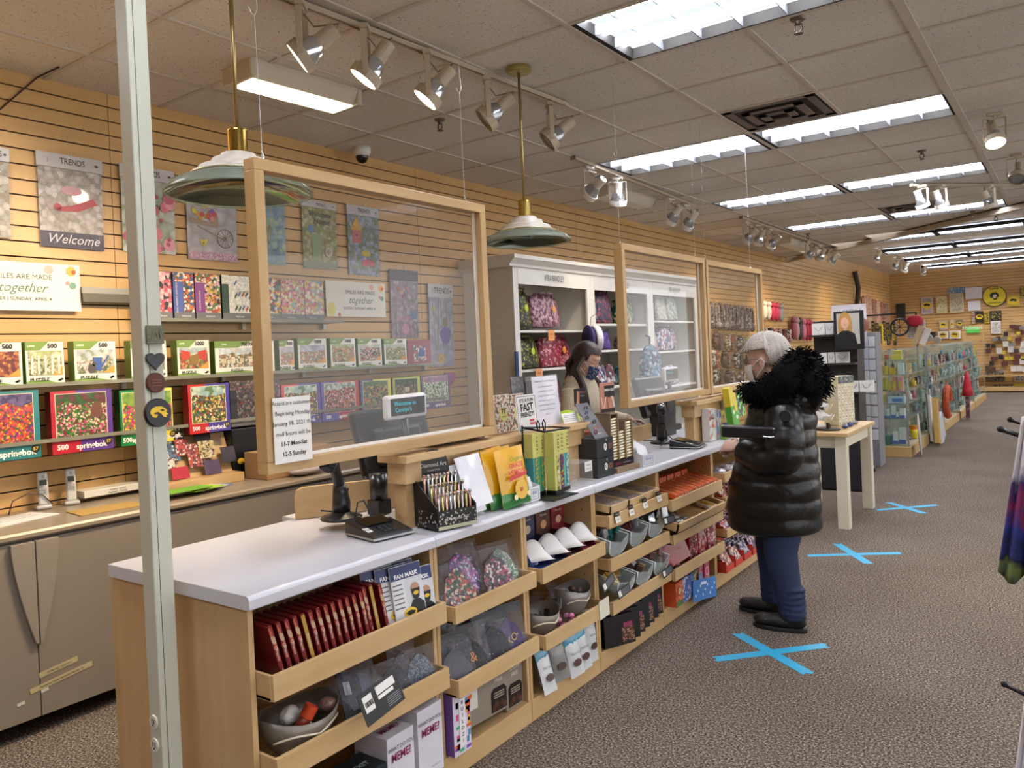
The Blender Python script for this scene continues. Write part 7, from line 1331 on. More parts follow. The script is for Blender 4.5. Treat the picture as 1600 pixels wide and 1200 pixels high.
# coat
SHELL = P('0b0a08', .34, bump=.6, bscale=15, spec=.42, vary=.15)
PR = [(.495, -1.345, .205, .20), (.51, -1.345, .228, .215), (.62, -1.345, .232, .22), (.75, -1.335, .225, .215), (.88, -1.32, .20, .205), (1.0, -1.305, .18, .20), (1.10, -1.285, .165, .20), (1.17, -1.28, .15, .18), (1.22, -1.29, .12, .13), (1.25, -1.31, .10, .10)]
mb = MB(); NR = 72; NA = 48; vs = []
BN = [.495, .585, .68, .78, .87, .955, 1.04, 1.12, 1.20, 1.30]
for i in range(NR+1):
    z = .495+(1.25-.495)*i/NR; k = max(j for j in range(len(PR)) if PR[j][0] <= z+1e-9); k = min(k, len(PR)-2); f = (z-PR[k][0])/(PR[k+1][0]-PR[k][0]); cx, a_, b_ = [PR[k][j]*(1-f)+PR[k+1][j]*f for j in (1, 2, 3)]
    j = max(j for j in range(len(BN)-1) if BN[j] <= z+1e-9); g = (z-BN[j])/(BN[j+1]-BN[j]); bu = .013*abs(math.sin(math.pi*g))**.32
    for q_ in range(NA):
        an = 2*math.pi*q_/NA; w_ = bu*(1+.25*math.sin(an*5+j*2)); w_ *= (.3 if abs(((an-4.9+math.pi) % (2*math.pi))-math.pi) < .05 else 1)
        vs.append((cx+(a_+w_)*math.cos(an), CY+.02+(b_+w_)*math.sin(an), z))
mb.add(vs, [(i*NA+k, i*NA+(k+1) % NA, (i+1)*NA+(k+1) % NA, (i+1)*NA+k) for i in range(NR) for k in range(NA)]+[tuple(reversed(range(NA))), tuple(range(NR*NA, (NR+1)*NA))])
def sleeve(pts, rs):
    P_ = []; Rr = []; n = 44; 
    for i in range(n+1):
        f = i/n*(len(pts)-1); k = min(int(f), len(pts)-2); g = f-k; P_.append(Vector(pts[k])*(1-g)+Vector(pts[k+1])*g); Rr.append(rs[k]*(1-g)+rs[k+1]*g+.007*abs(math.sin(math.pi*i/n*5.0))**.5-.010)
    for _ in range(3): P_ = [P_[0]]+[(P_[i-1]+P_[i]*2+P_[i+1])/4 for i in range(1, n)]+[P_[-1]]
    mb.tube(P_, Rr, 20)
sleeve([(-1.235, CY-.135, 1.15), (-1.20, CY-.20, 1.02), (-1.205, CY-.215, .92), (-1.33, CY-.19, .90), (-1.455, CY-.14, .945)], [.095, .10, .098, .085, .062])
sleeve([(-1.30, CY+.17, 1.15), (-1.26, CY+.23, 1.0), (-1.28, CY+.20, .90), (-1.40, CY+.10, .90), (-1.49, CY+.035, .925)], [.095, .095, .09, .078, .058])
mb.ell((-1.20, CY+.02, 1.20), (.13, .16, .10), 20, 12)
mb.hexa([(-1.44, CY-.06, 1.18), (-1.30, CY-.13, 1.18), (-1.29, CY-.10, 1.20), (-1.42, CY-.03, 1.2), (-1.475, CY-.06, 1.275), (-1.34, CY-.125, 1.25), (-1.32, CY-.10, 1.27), (-1.46, CY-.04, 1.28)])
o = OFF(mb.build('puffer_coat', SHELL, t, smooth=True)); finish(o, .0075, 3)
q = at(1233, 649, 'y', CY-.245); MB().lathe([(0, .004), (.026, .004), (.029, 0), (.029, -.02)], 24, rot=(math.pi/2, 0, .0)).build('sleeve_badge', P('15161b', .7), t, loc=(q.x+1.33-.01, -.277, q.z))
# fur hood
r = random.Random(9); mb = MB(); FC = [(-1.43, 1.255, .03), (-1.37, 1.225, .045), (-1.29, 1.25, .07), (-1.21, 1.31, .085), (-1.16, 1.375, .062), (-1.17, 1.42, .035)]
base = []
for sy in (-1, 1):
    pts = [Vector((x, CY+.02+sy*(.075+.09*math.sin(math.pi*min(1, i/5+.1))), z)) for i, (x, z, rr) in enumerate(FC)]; base += [(p, FC[i][2]) for i, p in enumerate(pts)]
    for a_, b_ in zip(pts[:-1], pts[1:]): base += [((a_+b_)/2, .5*(FC[pts.index(a_)][2]+FC[pts.index(b_)][2]))]
base += [(Vector((-1.135, CY+.02, 1.34)), .08), (Vector((-1.12, CY-.05, 1.28)), .085), (Vector((-1.12, CY+.09, 1.28)), .08), (Vector((-1.15, CY-.02, 1.22)), .09), (Vector((-1.24, CY-.12, 1.20)), .075), (Vector((-1.33, CY-.11, 1.19)), .06), (Vector((-1.22, CY+.02, 1.28)), .09)]
for p, rr in base: mb.ell(p, (rr, rr, rr), 12, 8)
FUR = P('08080a', .9, spec=.15); o = OFF(mb.build('hood', FUR, t, smooth=True)); finish(o, .012, 3)
fb = MB()
for k in range(5200):
    p, rr = base[r.randrange(len(base))]; v = Vector((r.gauss(0, 1), r.gauss(0, 1), r.gauss(0, 1))).normalized(); a_ = p+v*rr*.92; L_ = r.uniform(.022, .045); d_ = (v+Vector((r.uniform(-.5, .5), r.uniform(-.4, .4), -.35+r.uniform(-.4, .4)))).normalized(); s_ = d_.cross(Vector((r.random(), r.random(), r.random()))).normalized()*.0032
    fb.add([a_-s_, a_+s_, a_+d_*L_*.6+s_*.5+v*.004, a_+d_*L_+Vector((0, 0, -.006))], [(0, 1, 2, 3)])
OFF(fb.build('fur_trim', FUR, t))
# hair, glasses, mask of the customer
def TT(p): return HD+MH@Vector(p)
def cap(mb, rx, ry, rz, low, back=1, cx=-.012, cz=.035, nu=48, nv=18, rip=.004, k=23):
    def fn(u, v):
        an = 2*math.pi*u; fr = math.cos(an); lim = low(fr, an); th = v*lim; j = 1+rip/rx*math.sin(an*k+v*6)*min(1, v*4)
        return TT((cx+rx*math.sin(th)*math.cos(an)*j, ry*math.sin(th)*math.sin(an)*j, cz+rz*math.cos(th)))
    mb.grid(fn, nu, nv, wrap=True); return mb
HAIR = P('b6aea4', .6, bump=.7, bscale=110, vary=.2, vs=50)
mb = cap(MB(), .122, .094, .118, lambda fr, an: 1.28+.12*math.cos(an*4) if fr > .45 else (1.36 if fr > -.3 else 2.15+.1*math.sin(an*6)))
OFF(mb.build('hair', HAIR, t, smooth=True, solid=.012))
hb = MB()
for k in range(620):
    an = r.uniform(-math.pi, math.pi); th = r.uniform(.2, 1.5 if math.cos(an) < -.4 else .77); a0 = []
    for j in range(5):
        tt = th+.16*j; a2 = an+.05*math.sin(j+k); a0.append(TT((-.012+.125*math.sin(tt)*math.cos(a2), .097*math.sin(tt)*math.sin(a2), .035+.121*math.cos(tt))))
    if math.cos(an) > -.4 and th+.64 > 1.42: continue
    hb.tube(a0, [.0012, .0026, .003, .0024, .0008], 4)
OFF(hb.build('hair_strands', P('cdc6bd', .5), t))
g = MB()
for s in (-1, 1): g.tube([TT((.098, s*.032+.024*math.cos(a_), .008+.017*math.sin(a_))) for a_ in [k*2*math.pi/16 for k in range(17)]], .0016, 5, cap=False); g.tube([TT((.098, s*.056, .012)), TT((.05, s*.078, .014)), TT((-.005, s*.082, .006))], .0016, 5)
OFF(g.build('eyeglasses', P('4a4440', .3, .5), t))
def facemask(par, mat, T, off, zt=-.012):
    mb = MB()
    def fn(u, v):
        a_ = (u-.5)*2.3; zz = zt-.105*v; rr = 1-.28*v; bul = .014*math.sin(math.pi*v)
        return T((.022+(.083+bul+.012*(1-abs(u-.5)*2))*math.cos(a_)*rr+.008*v, .074*math.sin(a_)*rr, zz))
    mb.grid(fn, 20, 12); o = mb.build('face_mask', mat, par, smooth=True, solid=.002); o.location = off
    mb = MB()
    for s in (-1, 1): mb.tube([T((.052, s*.062, -.03)), T((.02, s*.079, .0)), T((-.012, s*.088, .012)), T((-.026, s*.086, -.01)), T((-.016, s*.083, -.035)), T((.02, s*.074, -.065)), T((.048, s*.052, -.09))], .0032, 6)
    o2 = mb.build('ear_loops', P('dcd8d2', .7) if par.name.startswith('customer') else P('d8d4cc', .7), par); o2.location = off
facemask(t, P('dcdad6', .75), TT, (1.33, -CY, 0))
# wallet
t = thing('wallet', 'black zip wallet held flat on the forearm of the person in the puffer coat', 'wallet', (-1.345, CY-.285, 1.052), rot=(0, .02, .12)); MB().box(-.15, .12, -.014, .05, -.031, .031).build('wallet_body', P('101115', .35, coat=.2), t, bevel=.012); MB().tube([(.06, -.014, -.02), (.10, -.016, -.022), (.13, -.012, -.015)], .004, 6).build('zip_pull', P('b8b8ba', .2, .8), t)
# ---------------- clerk
KX, KY = -3.0, 5.19; HD = Vector((KX+.03, KY+.0, 1.425)); MH = Matrix.Rotation(.16, 3, 'Z')@Matrix.Rotation(.42, 3, 'Y')
t = thing('clerk', 'person with long dark hair, glasses, blue mask and cream sweater looking down behind the counter', 'person', (KX, KY, 0)); KO = (-KX, -KY, 0)
mb = MB(); headmesh(mb, HD, MH); mb.ell((KX-.03, KY, 1.06), (.11, .17, .26), 16, 12).ell((KX-.02, KY, .78), (.12, .17, .2), 16, 12)
KW = [Vector((KX+.27, KY+.23, .96)), Vector((KX+.25, KY-.12, .94))]
mb.tube([(KX-.02, KY+.17, 1.20), (KX+.02, KY+.24, .98), KW[0]], [.045, .042, .026], 10).tube([(KX-.02, KY-.17, 1.20), (KX+.03, KY-.22, .98), KW[1]], [.045, .042, .026], 10)
mb.tube([(KX-.02, KY+.09, .75), (KX, KY+.09, .4), (KX-.02, KY+.09, .04)], [.09, .06, .045], 12).tube([(KX-.02, KY-.09, .75), (KX, KY-.09, .4), (KX-.02, KY-.09, .04)], [.09, .06, .045], 12)
hand(mb, KW[0], (1, .1, -.1), (0, .2, 1), .9, .5, -1); hand(mb, KW[1], (1, .15, -.1), (0, -.1, 1), .9, .5, 1)
o = mb.build('body', SKIN2, t, smooth=True); o.location = KO; finish(o, .006, 4)
mb = MB(); mb.ell((KX-.03, KY, 1.08), (.145, .20, .27), 20, 14).ell((KX-.02, KY, .82), (.15, .2, .2), 18, 12).ell((KX-.03, KY, 1.235), (.10, .17, .06), 18, 10); mb.tube([(KX-.02, KY+.16, 1.21), (KX+.0, KY+.25, 1.0), (KX+.12, KY+.25, .97), KW[0]-Vector((.02, 0, 0))], [.075, .068, .058, .042], 14); mb.tube([(KX-.02, KY-.16, 1.21), (KX+.01, KY-.24, 1.0), (KX+.12, KY-.18, .955), KW[1]-Vector((.02, 0, 0))], [.075, .068, .058, .042], 14)
o = mb.build('sweater', P('cbbda4', .95, bump=.5, bscale=160), t, smooth=True); o.location = KO; finish(o, .008, 5)
mb = MB(); mb.tube([(KX-.02, KY+.09, .80), (KX, KY+.09, .4), (KX-.02, KY+.09, .05)], [.11, .08, .06], 12).tube([(KX-.02, KY-.09, .80), (KX, KY-.09, .4), (KX-.02, KY-.09, .05)], [.11, .08, .06], 12); o = mb.build('trousers', P('1c1c22', .8), t, smooth=True); o.location = KO
for s in (-1, 1): MB().ell((0, 0, .035), (.12, .045, .035), 16, 10).build('shoe', DK, t, smooth=True, loc=(.03, s*.09, 0))
BR = P('2c1a14', .38, bump=.4, bscale=70, vary=.25, vs=50)
mb = cap(MB(), .118, .094, .116, lambda fr, an: 1.15 if fr > .5 else (1.75 if fr > .0 else 2.3), rip=.002); 
for s in (-1, 1):
    for k in range(11):
        y0 = s*(.086-.013*k*.9); x0 = .0-.010*k; p0 = TT((x0+.005, y0, .04-.002*k)); p1 = TT((x0-.025, y0*1.12, -.07)); bx = KX+.085-.02*k; mb.tube([p0, p1, Vector((bx-.015, KY+s*(.125-.008*k), 1.24)), Vector((bx+.02, KY+s*(.14-.008*k), 1.10)), Vector((bx+.01, KY+s*(.13-.008*k), .98+.008*k))], [.016, .020, .023, .020, .006], 8)
o = mb.build('hair', BR, t, smooth=True); o.location = KO
g = MB()
for s in (-1, 1): g.tube([TT((.100, s*.033+.026*math.cos(a_), .006+.019*math.sin(a_))) for a_ in [k*2*math.pi/16 for k in range(17)]], .0018, 5, cap=False); g.tube([TT((.100, s*.058, .012)), TT((.05, s*.08, .014)), TT((-.005, s*.084, .006))], .0016, 5)
o = g.build('eyeglasses', P('6a5040', .3, .5), t); o.location = KO
facemask(t, art(['1c3a7a', '2a4a9a', '16285a', 'c8ccd8', '24408a', '1a2c60'], 90, seed=6, coat=0), TT, KO)
# ================================================================ aisle: tape, table, displays
TAPE = P('2fa4cf', .5, vary=.04)
def cross(cx, cy, ends, lb):
    t = thing('tape_cross', lb, 'floor tape', (cx, cy, 0))
    for k in range(2):
        a, c = at(*ends[2*k], 'z', .001), at(*ends[2*k+1], 'z', .001); d_ = c-a; L_ = d_.length; an = math.atan2(d_.y, d_.x); m_ = (a+c)/2
        w_ = .030; pts = [(-L_/2, -w_), (L_/2, -w_), (L_/2-.012, -w_*.3), (L_/2+.006, w_*.4), (L_/2-.006, w_), (-L_/2, w_), (-L_/2+.01, w_*.2), (-L_/2-.008, -w_*.5)]
        MB().prism(pts, 'z', .0005+.0008*k, .0013+.0008*k).build('tape_strip', TAPE, t, loc=(m_.x-cx, m_.y-cy, 0), rot=(0, 0, an))
for k, (E_, lb) in enumerate(((((1117, 1030), (1292, 1008), (1152, 990), (1264, 1053)), 'blue tape cross on the carpet at the feet of the customer, nearest of three'), (((1262, 868), (1408, 864), (1308, 850), (1358, 881)), 'blue tape cross in the middle of the aisle queue, second of three'), (((1370, 797), (1464, 789), (1388, 785), (1444, 802)), 'blue tape cross beyond the white table legs, farthest of three'))):
    c_ = at((E_[0][0]+E_[1][0])/2, (E_[2][1]+E_[3][1])/2, 'z', 0); cross(c_.x, c_.y, E_, lb)
CW = P('d4cdb8', .45); TX0, TX1, TY0, TY1 = -2.02, -1.49, 6.62, 7.60
t = thing('console_table', 'cream painted table with maple top and square legs beside the aisle', 'table', (TX1, TY0, 0)); w_, l_ = TX0-TX1, TY1-TY0
MB().box(w_-.02, .02, -.03, l_+.02, .735, .765).build('table_top', MAPLE, t, bevel=.003); MB().box(w_+.02, -.02, .02, .035, .64, .735).box(w_+.02, -.02, l_-.035, l_-.02, .64, .735).box(-.035, -.02, .02, l_-.02, .64, .735).box(w_+.02, w_+.035, .02, l_-.02, .64, .735).build('apron', CW, t)
for x_ in (w_, -.085):
    for y_ in (.0, l_-.085): MB().box(x_, x_+.085, y_, y_+.085, 0, .735).build('leg', CW, t, bevel=.003)
TT_ = .766
t = thing('card_tree', 'white tiered jewellery tree hung with small cards on the cream table', 'display stand', (-1.80, 6.88, TT_)); MB().tube([(0, 0, 0), (0, 0, .58)], .01, 8).lathe([(0, 0), (.1, 0), (.1, .01), (0, .012)], 20).build('post', P('d0ccc4', .4), t)
for k in range(6):
    z = .08+.085*k; rr = .135-.012*k; MB().lathe([(.02, z+.07), (rr, z)], 6).build('tier_sheet', clear('f0f0f0', .35, .2), t)
    for j in range(8):
        a_ = j*math.pi/4+.3*k; MB().ob((rr*math.cos(a_), rr*math.sin(a_), z-.005), (.003, .035, .05), (0, .5, a_)).build('jewellery_card', P(['e2ded6', 'd4cfc6'][j % 2], .6), t)
t = thing('earring_tower', 'square cream tower of carded earrings on the cream table', 'display stand', (-1.60, 7.22, TT_), rz=-.35); MB().box(-.13, .0, -.12, .12, 0, .42).build('tower_body', P('c2b694', .6), t); MB().box(.0, .004, -.10, .12, .36, .42).build('header_photo', art(['1c2420', '4a5a50', '2a302c', '8a9a90', '101412'], 30), t)
for i in range(7):
    for j in range(5):
        c_ = MB().box(.001, .004, -.115+.047*j, -.073+.047*j, .006+.050*i, .050+.050*i).build('earring_card', P(['d8d0b4', 'd0c8aa', 'dcd6c0'][(i+j) % 3], .6), t); MB().box(.004, .006, -.100+.047*j, -.092+.047*j, .02+.050*i, .03+.050*i).build('earring', P('6a6658', .3, .5), c_)
for i in range(7):
    for j in range(2): MB().box(-.118+.06*j, -.066+.06*j, -.1245, -.1205, .006+.050*i, .050+.050*i).build('earring_card', P('d0c8aa', .6), t)
t = thing('ring_dish', 'dark oval dish with a small black stand at the table corner', 'dish', (-1.66, 6.78, TT_)); MB().lathe([(0, 0), (.09, 0), (.10, .012), (.09, .018), (0, .012)], 28, sy=.7).build('dish_plate', P('2a201c', .3), t, smooth=True); MB().box(-.01, .01, -.012, .012, .012, .06).box(-.01, .01, .03, .05, .012, .045).build('ring_stand', DK, t)
for k in range(6): a_ = thing('blue_trinket', 'small blue and silver trinket on the maple table top', 'trinket', (-1.56-.02*(k % 2), 6.92+.09*k, TT_), group='small blue trinkets on the table'); MB().ell((0, 0, .012), (.025, .03, .014), 10, 6).build('bead_cluster', P(['2a3a6a', '8a8a90', '3a4a8a'][k % 3], .3, .3, bump=.8, bscale=120), a_, smooth=True)
t = thing('maple_tray', 'low maple tray behind the card tree on the cream table', 'tray', (-1.98, 6.70, TT_)); MB().box(-.1, .05, -.02, .5, 0, .09).build('tray_body', MAPLE, t, bevel=.003)
# grey board and castors under / behind
t = thing('floor_screen', 'black board standing behind the legs of the cream table', 'panel', (-1.95, 8.3, 0)); MB().box(-.3, .22, 0, .3, .02, .66).build('panel_body', P('191a1f', .6), t)
q = at(1366, 738, 'z', .0); t = thing('castor_base', 'grey metal base arm with black castor wheels on the carpet', 'castor base', (q.x, q.y, 0)); MB().box(-.14, .0, -.02, .02, .05, .075).build('base_arm', P('9a9a9c', .3, .6), t); 
for x_ in (-.12, -.01): MB().lathe([(0, -.012), (.024, -.012), (.026, 0), (.024, .012), (0, .012)], 16, (x_, 0, .026), rot=(math.pi/2, 0, 0)).build('castor_wheel', BLACK, t)
# dark jewellery tower
DT = P('2a2524', .6); TYW = 9.5
def atY(px, py): return at(px, py, 'y', TYW)
a, c = atY(1270, 500), atY(1345, 690); t = thing('jewellery_tower', 'dark brown display tower with rows of white jewellery boxes', 'display tower', (a.x, TYW, 0)); w_ = c.x-a.x; MB().box(0, w_, 0, .35, 0, a.z-.02).build('tower_body', DT, t, bevel=.003)
rowid = 0
for z, xs, h in (((1270, 524), (0, .15, .24), .13), ((1270, 568), (0, .16, .24), .12), ((1270, 612), (0, .15, .25, .38, .48), .12), ((1270, 665), (0, .17), .18), ((1270, 700), (0, .18, .36), .16)):
    zz = atY(*z).z; MB().box(-.02, w_, -.14, 0, zz-.02, zz).build('shelf', DT, t)
    for k, x_ in enumerate(xs):
        o = thing('jewellery_box', 'white jewellery box with a fine chain on the dark display tower', 'jewellery box', (a.x+x_+.01, TYW-.06, zz), group='white jewellery boxes on the dark tower'); wd = (xs[k+1]-x_ if k+1 < len(xs) else .15)-.012; MB().box(0, wd, -.03, .03, 0, h).build('box_card', P('dedcd8', .5), o); MB().tube([(wd*.2, -.032, h*.7), (wd*.35, -.032, h*.45), (wd*.5, -.032, h*.35), (wd*.65, -.032, h*.45), (wd*.8, -.032, h*.7)], .003, 4).build('chain', P('8a8680', .3, .6), o)
def atq(px, py, y_): return at(px, py, 'y', y_)
y_ = TYW-.18; a, c = atq(1305, 490, y_), atq(1346, 541, y_); t = thing('portrait_sign', 'black framed photo of a smiling blond person wearing a necklace', 'sign', (a.x, y_, c.z)); w_, h = c.x-a.x, a.z-c.z; MB().box(-.02, w_+.03, 0, .03, -.03, h+.02).build('black_frame', P('141214', .5), t, bevel=.003); MB().box(.01, w_-.01, -.002, 0, .03, h-.005).build('photo', P('b4b0a8', .5), t)
def ypoly(m_, pts, y): return m_.prism([(p[0], p[1]) for p in pts], 'y', y-.001, y)
cx = w_*.38
ypoly(MB(), [(cx-.09, .03), (cx+.12, .03), (cx+.10, h*.38), (cx+.03, h*.48), (cx-.03, h*.48), (cx-.09, h*.36)], -.0035).build('black_top_print', P('1c1a1c', .5), t)
ypoly(MB(), [(cx+.095*math.cos(a_)*.75, h*.68+.13*math.sin(a_)-(.05 if math.sin(a_) < 0 else 0)) for a_ in [k*math.pi/10 for k in range(20)]], -.003).build('blond_hair_print', P('b8884a', .5), t); ypoly(MB(), [(cx+.042*math.cos(a_), h*.70+.062*math.sin(a_)) for a_ in [k*math.pi/9 for k in range(18)]], -.005).build('face_print', P('d8a88e', .5), t); ypoly(MB(), [(cx-.02, h*.48), (cx+.02, h*.48), (cx+.015, h*.6), (cx-.015, h*.6)], -.0045).build('neck_print', P('d0a088', .5), t)
ypoly(MB(), [(cx-.02, h*.655), (cx+.02, h*.655), (cx, h*.64)], -.0065).build('smile_print', P('a8504a', .5), t)
a, c = atq(1302, 478, TYW+.5), atq(1358, 535, TYW+.5); t = thing('brand_sign', 'large white sign with thin lettering and a round photo above the dark tower', 'sign', (a.x, TYW+.4, c.z)); w_, h = c.x-a.x, a.z-c.z; MB().box(0, w_, 0, .01, 0, h).build('sign_board', P('d8d4da', .5), t); text('LUMIELLA', .085, t, (w_*.52, -.002, h*.80), P('8a8488', .5), face='-y', w=.75); MB().lathe([(0, .004), (.09, .004), (.09, 0)], 20, (w_*.83, -.001, h*.45), rot=(math.pi/2, 0, 0)).build('round_photo', P('a06a58', .5), t); MB().box(w_*.4, w_*.44, .01, .03, -1.0, 0).build('sign_post', P('8a8a8c', .4), t)
# white spinner with blue and white cards
a, c = atq(1346, 520, 10.0), atq(1366, 690, 10.0); t = thing('card_spinner', 'tall grey spinner of pale blue and white cards beside the dark tower', 'display spinner', (a.x, 10.0, 0)); w_ = c.x-a.x; MB().box(0, w_+.06, 0, .3, .0, a.z).build('spinner_body', P('7c7c80', .5), t, bevel=.004)
n_ = 9; H_ = a.z-.35
for k in range(n_): MB().box(.005, w_*.72, -.006, 0, .32+H_*k/n_, .32+H_*(k+1)/n_-.012).build('blank_card', P('c4c8d8' if k > 5 else 'd4d4d4', .6), t); MB().box(w_*.8, w_+.05, -.006, 0, .32+H_*k/n_, .32+H_*(k+1)/n_-.02).build('side_card', P('c8c8cc', .6), t)
# ---------------- right edge rack
t = thing('gridwall_rack', 'black wire rack with ball tipped hooks at the right picture edge', 'display rack', (.32, 1.0, 0)); q = MB()
for k in range(7): q.tube([(0, -.35+k*.1, .0), (0, -.35+k*.1, 1.75)], .004, 6)
for k in range(12): q.tube([(0, -.36, .1+k*.145), (0, .26, .1+k*.145)], .004, 6)
q.build('wire_grid', WR, t)
for k, (px, py, yy) in enumerate(((1567, 680, 0), (1582, 664, .14), (1572, 876, 0), (1583, 846, .14), (1573, 1079, 0))):
    p = at(px, py, 'y', 1.0+yy); v = Vector((p.x-.32, yy, p.z)); MB().tube([v+Vector((-.002, 0, .006)), v+Vector((.02, 0, -.002)), v+Vector((.06, 0, -.008)), Vector((0, yy, p.z-.01))], .0024, 8).ell(v+Vector((-.002, 0, .0065)), (.0036, .0036, .0036), 10, 6).build('hook', P('0c0c0e', .3), t, smooth=True)
m, nt, b = _new('tie_dye'); L = nt.links.new; tc = nd(nt, 'ShaderNodeTexCoord'); sx = nd(nt, 'ShaderNodeSeparateXYZ'); L(tc.outputs['Object'], sx.inputs[0]); nz = nd(nt, 'ShaderNodeTexNoise'); nz.inputs['Scale'].default_value = 35; L(tc.outputs['Object'], nz.inputs['Vector'])
ad = nd(nt, 'ShaderNodeMath', operation='MULTIPLY_ADD'); L(nz.outputs['Fac'], ad.inputs[0]); ad.inputs[1].default_value = .10; L(sx.outputs['Z'], ad.inputs[2])
ml = nd(nt, 'ShaderNodeMath', operation='MULTIPLY'); L(ad.outputs[0], ml.inputs[0]); ml.inputs[1].default_value = 5.2
rp = ramp(nt, [(.0, '9ab8d8'), (.14, '3a5068'), (.25, '6a7a3a'), (.34, '1c1c3a'), (.5, '2a3a8a'), (.62, '8a2a5a'), (.72, '2a2a6a'), (.8, 'd8d4dc'), (.95, 'e4e0e4')]); L(ml.outputs[0], rp.inputs[0]); L(rp.outputs[0], b.inputs['Base Color']); b.inputs['Roughness'].default_value = .8; DYE = m
for k, (px, py, zb, yy) in enumerate(((1592, 668, .165, .0), (1596, 865, .19, .0), (1597, 1072, .19, .0))):
    p = at(px, py, 'y', 1.0); o = thing('tie_dye_scarf', ['upper', 'middle', 'lower'][k]+' white topped tie dye garment hanging on the rack at the right edge', 'garment', (p.x+.022, 1.0+yy, p.z-zb))
    for j in range(3): MB().grid(lambda u, v, j=j: ((u-.5)*(.034+.03*(1-v))+.035*j-.006*(1-v)*(j == 0)*2, .03*j-.03+.008*math.sin(u*25+j), v*zb-.01*math.sin(u*9)*(1-v)), 14, 16).build('fabric_fold', DYE, o, smooth=True, solid=.003)
# ================================================================ far cases, far walls
def fb(p0, p1, y, c, nm, lb, cat, grp=None, d=.05, pr=None, fn=None):
    """box goods seen frontally at distance y between two pixels (top left, bottom right)"""
    a, b_ = at(*p0, 'y', y), at(*p1, 'y', y); w_, h = b_.x-a.x, a.z-b_.z; t = thing(nm, lb, cat, ((a.x+b_.x)/2, y, b_.z), 0, grp)
    MB().box(-w_/2, w_/2, 0, d, 0, h).build('body', P(c, .5), t, bevel=min(.004, w_*.08))
    if pr: MB().box(-w_*.42, w_*.42, -.002, 0, -h*.42, h*.42).build('front_print', art(pr, 26/max(.12, w_)**.5*.6, seed=p0[0], coat=0), t, loc=(0, 0, h/2))
    if fn: fn(t, w_, h)
    return t
def hawk(t, w_, h, s=1.0, c='d8b82c', z=.5):
    r_ = min(w_, h)*.36*s; o = ypoly(MB(), [(1.25*r_*math.cos(a_), h*z+r_*math.sin(a_)) for a_ in [k*math.pi/10 for k in range(20)]], -.003).build('yellow_oval', P(c, .5), t)
    ypoly(MB(), [(-r_*.9, h*z+r_*.2), (-r_*.3, h*z+r_*.6), (r_*.8, h*z+r_*.3), (r_*.5, h*z-r_*.3), (r_*.1, h*z), (-r_*.5, h*z-r_*.1)], -.006).build('bird_head_mark', INK, o)
GLS = clear('f4faf8', .03, .04); BS = wood('b0905c', 'c4a674', .5, 'y')
SHZ = (.30, .56, .80, 1.04)
def case(y0, y1, lb, top=1.33, rows=SHZ):
    t = thing('glass_display_case', lb, 'display case', (-1.70, y0, 0)); L_ = y1-y0; q = MB().box(-.55, 0, 0, L_, 0.0, .13); q.build('wood_base', BS, t, bevel=.006)
    MB().box(-.5, -.03, .03, L_-.03, .13, .135).build('base_deck', P('c4b8a0', .5), t)
    for z in tuple(rows)+(top,): MB().box(-.5, -.03, .03, L_-.03, z-.008, z).build('glass_shelf', clear('eef4f2', .15, .05), t)
    MB().box(-.275, -.27, .03, L_-.03, .13, top).build('centre_panel', clear('eef4f2', .12, .05), t)
    MB().box(-.5, -.03, .03, .034, .13, top).build('end_pane', GLS, t)
    for x_, y_ in ((-.5, .03), (-.03, .03), (-.5, L_-.03), (-.03, L_-.03)): MB().box(x_-.006, x_+.006, y_-.006, y_+.006, .13, top).build('corner_post', P('9aa09e', .3, .5), t)
    return t
CS = [(10.9, 12.55, 'glass display case with yellow bath goods facing the aisle end, nearest of four'), (12.65, 15.9, 'glass display case of mixed gifts, second along the aisle'), (16.1, 18.5, 'glass display case with a red garment at its corner, third along the aisle'), (18.6, 21.0, 'glass display case farthest along the aisle before the back wall')]
Z1 = [at(1390, p, 'y', 10.95).z-.001 for p in (654.5, 630.5, 611.5, 585.5, 562.5)]
for y0, y1, lb in CS: case(y0, y1, lb, rows=Z1 if y0 == 10.9 else SHZ)
YL = 10.95
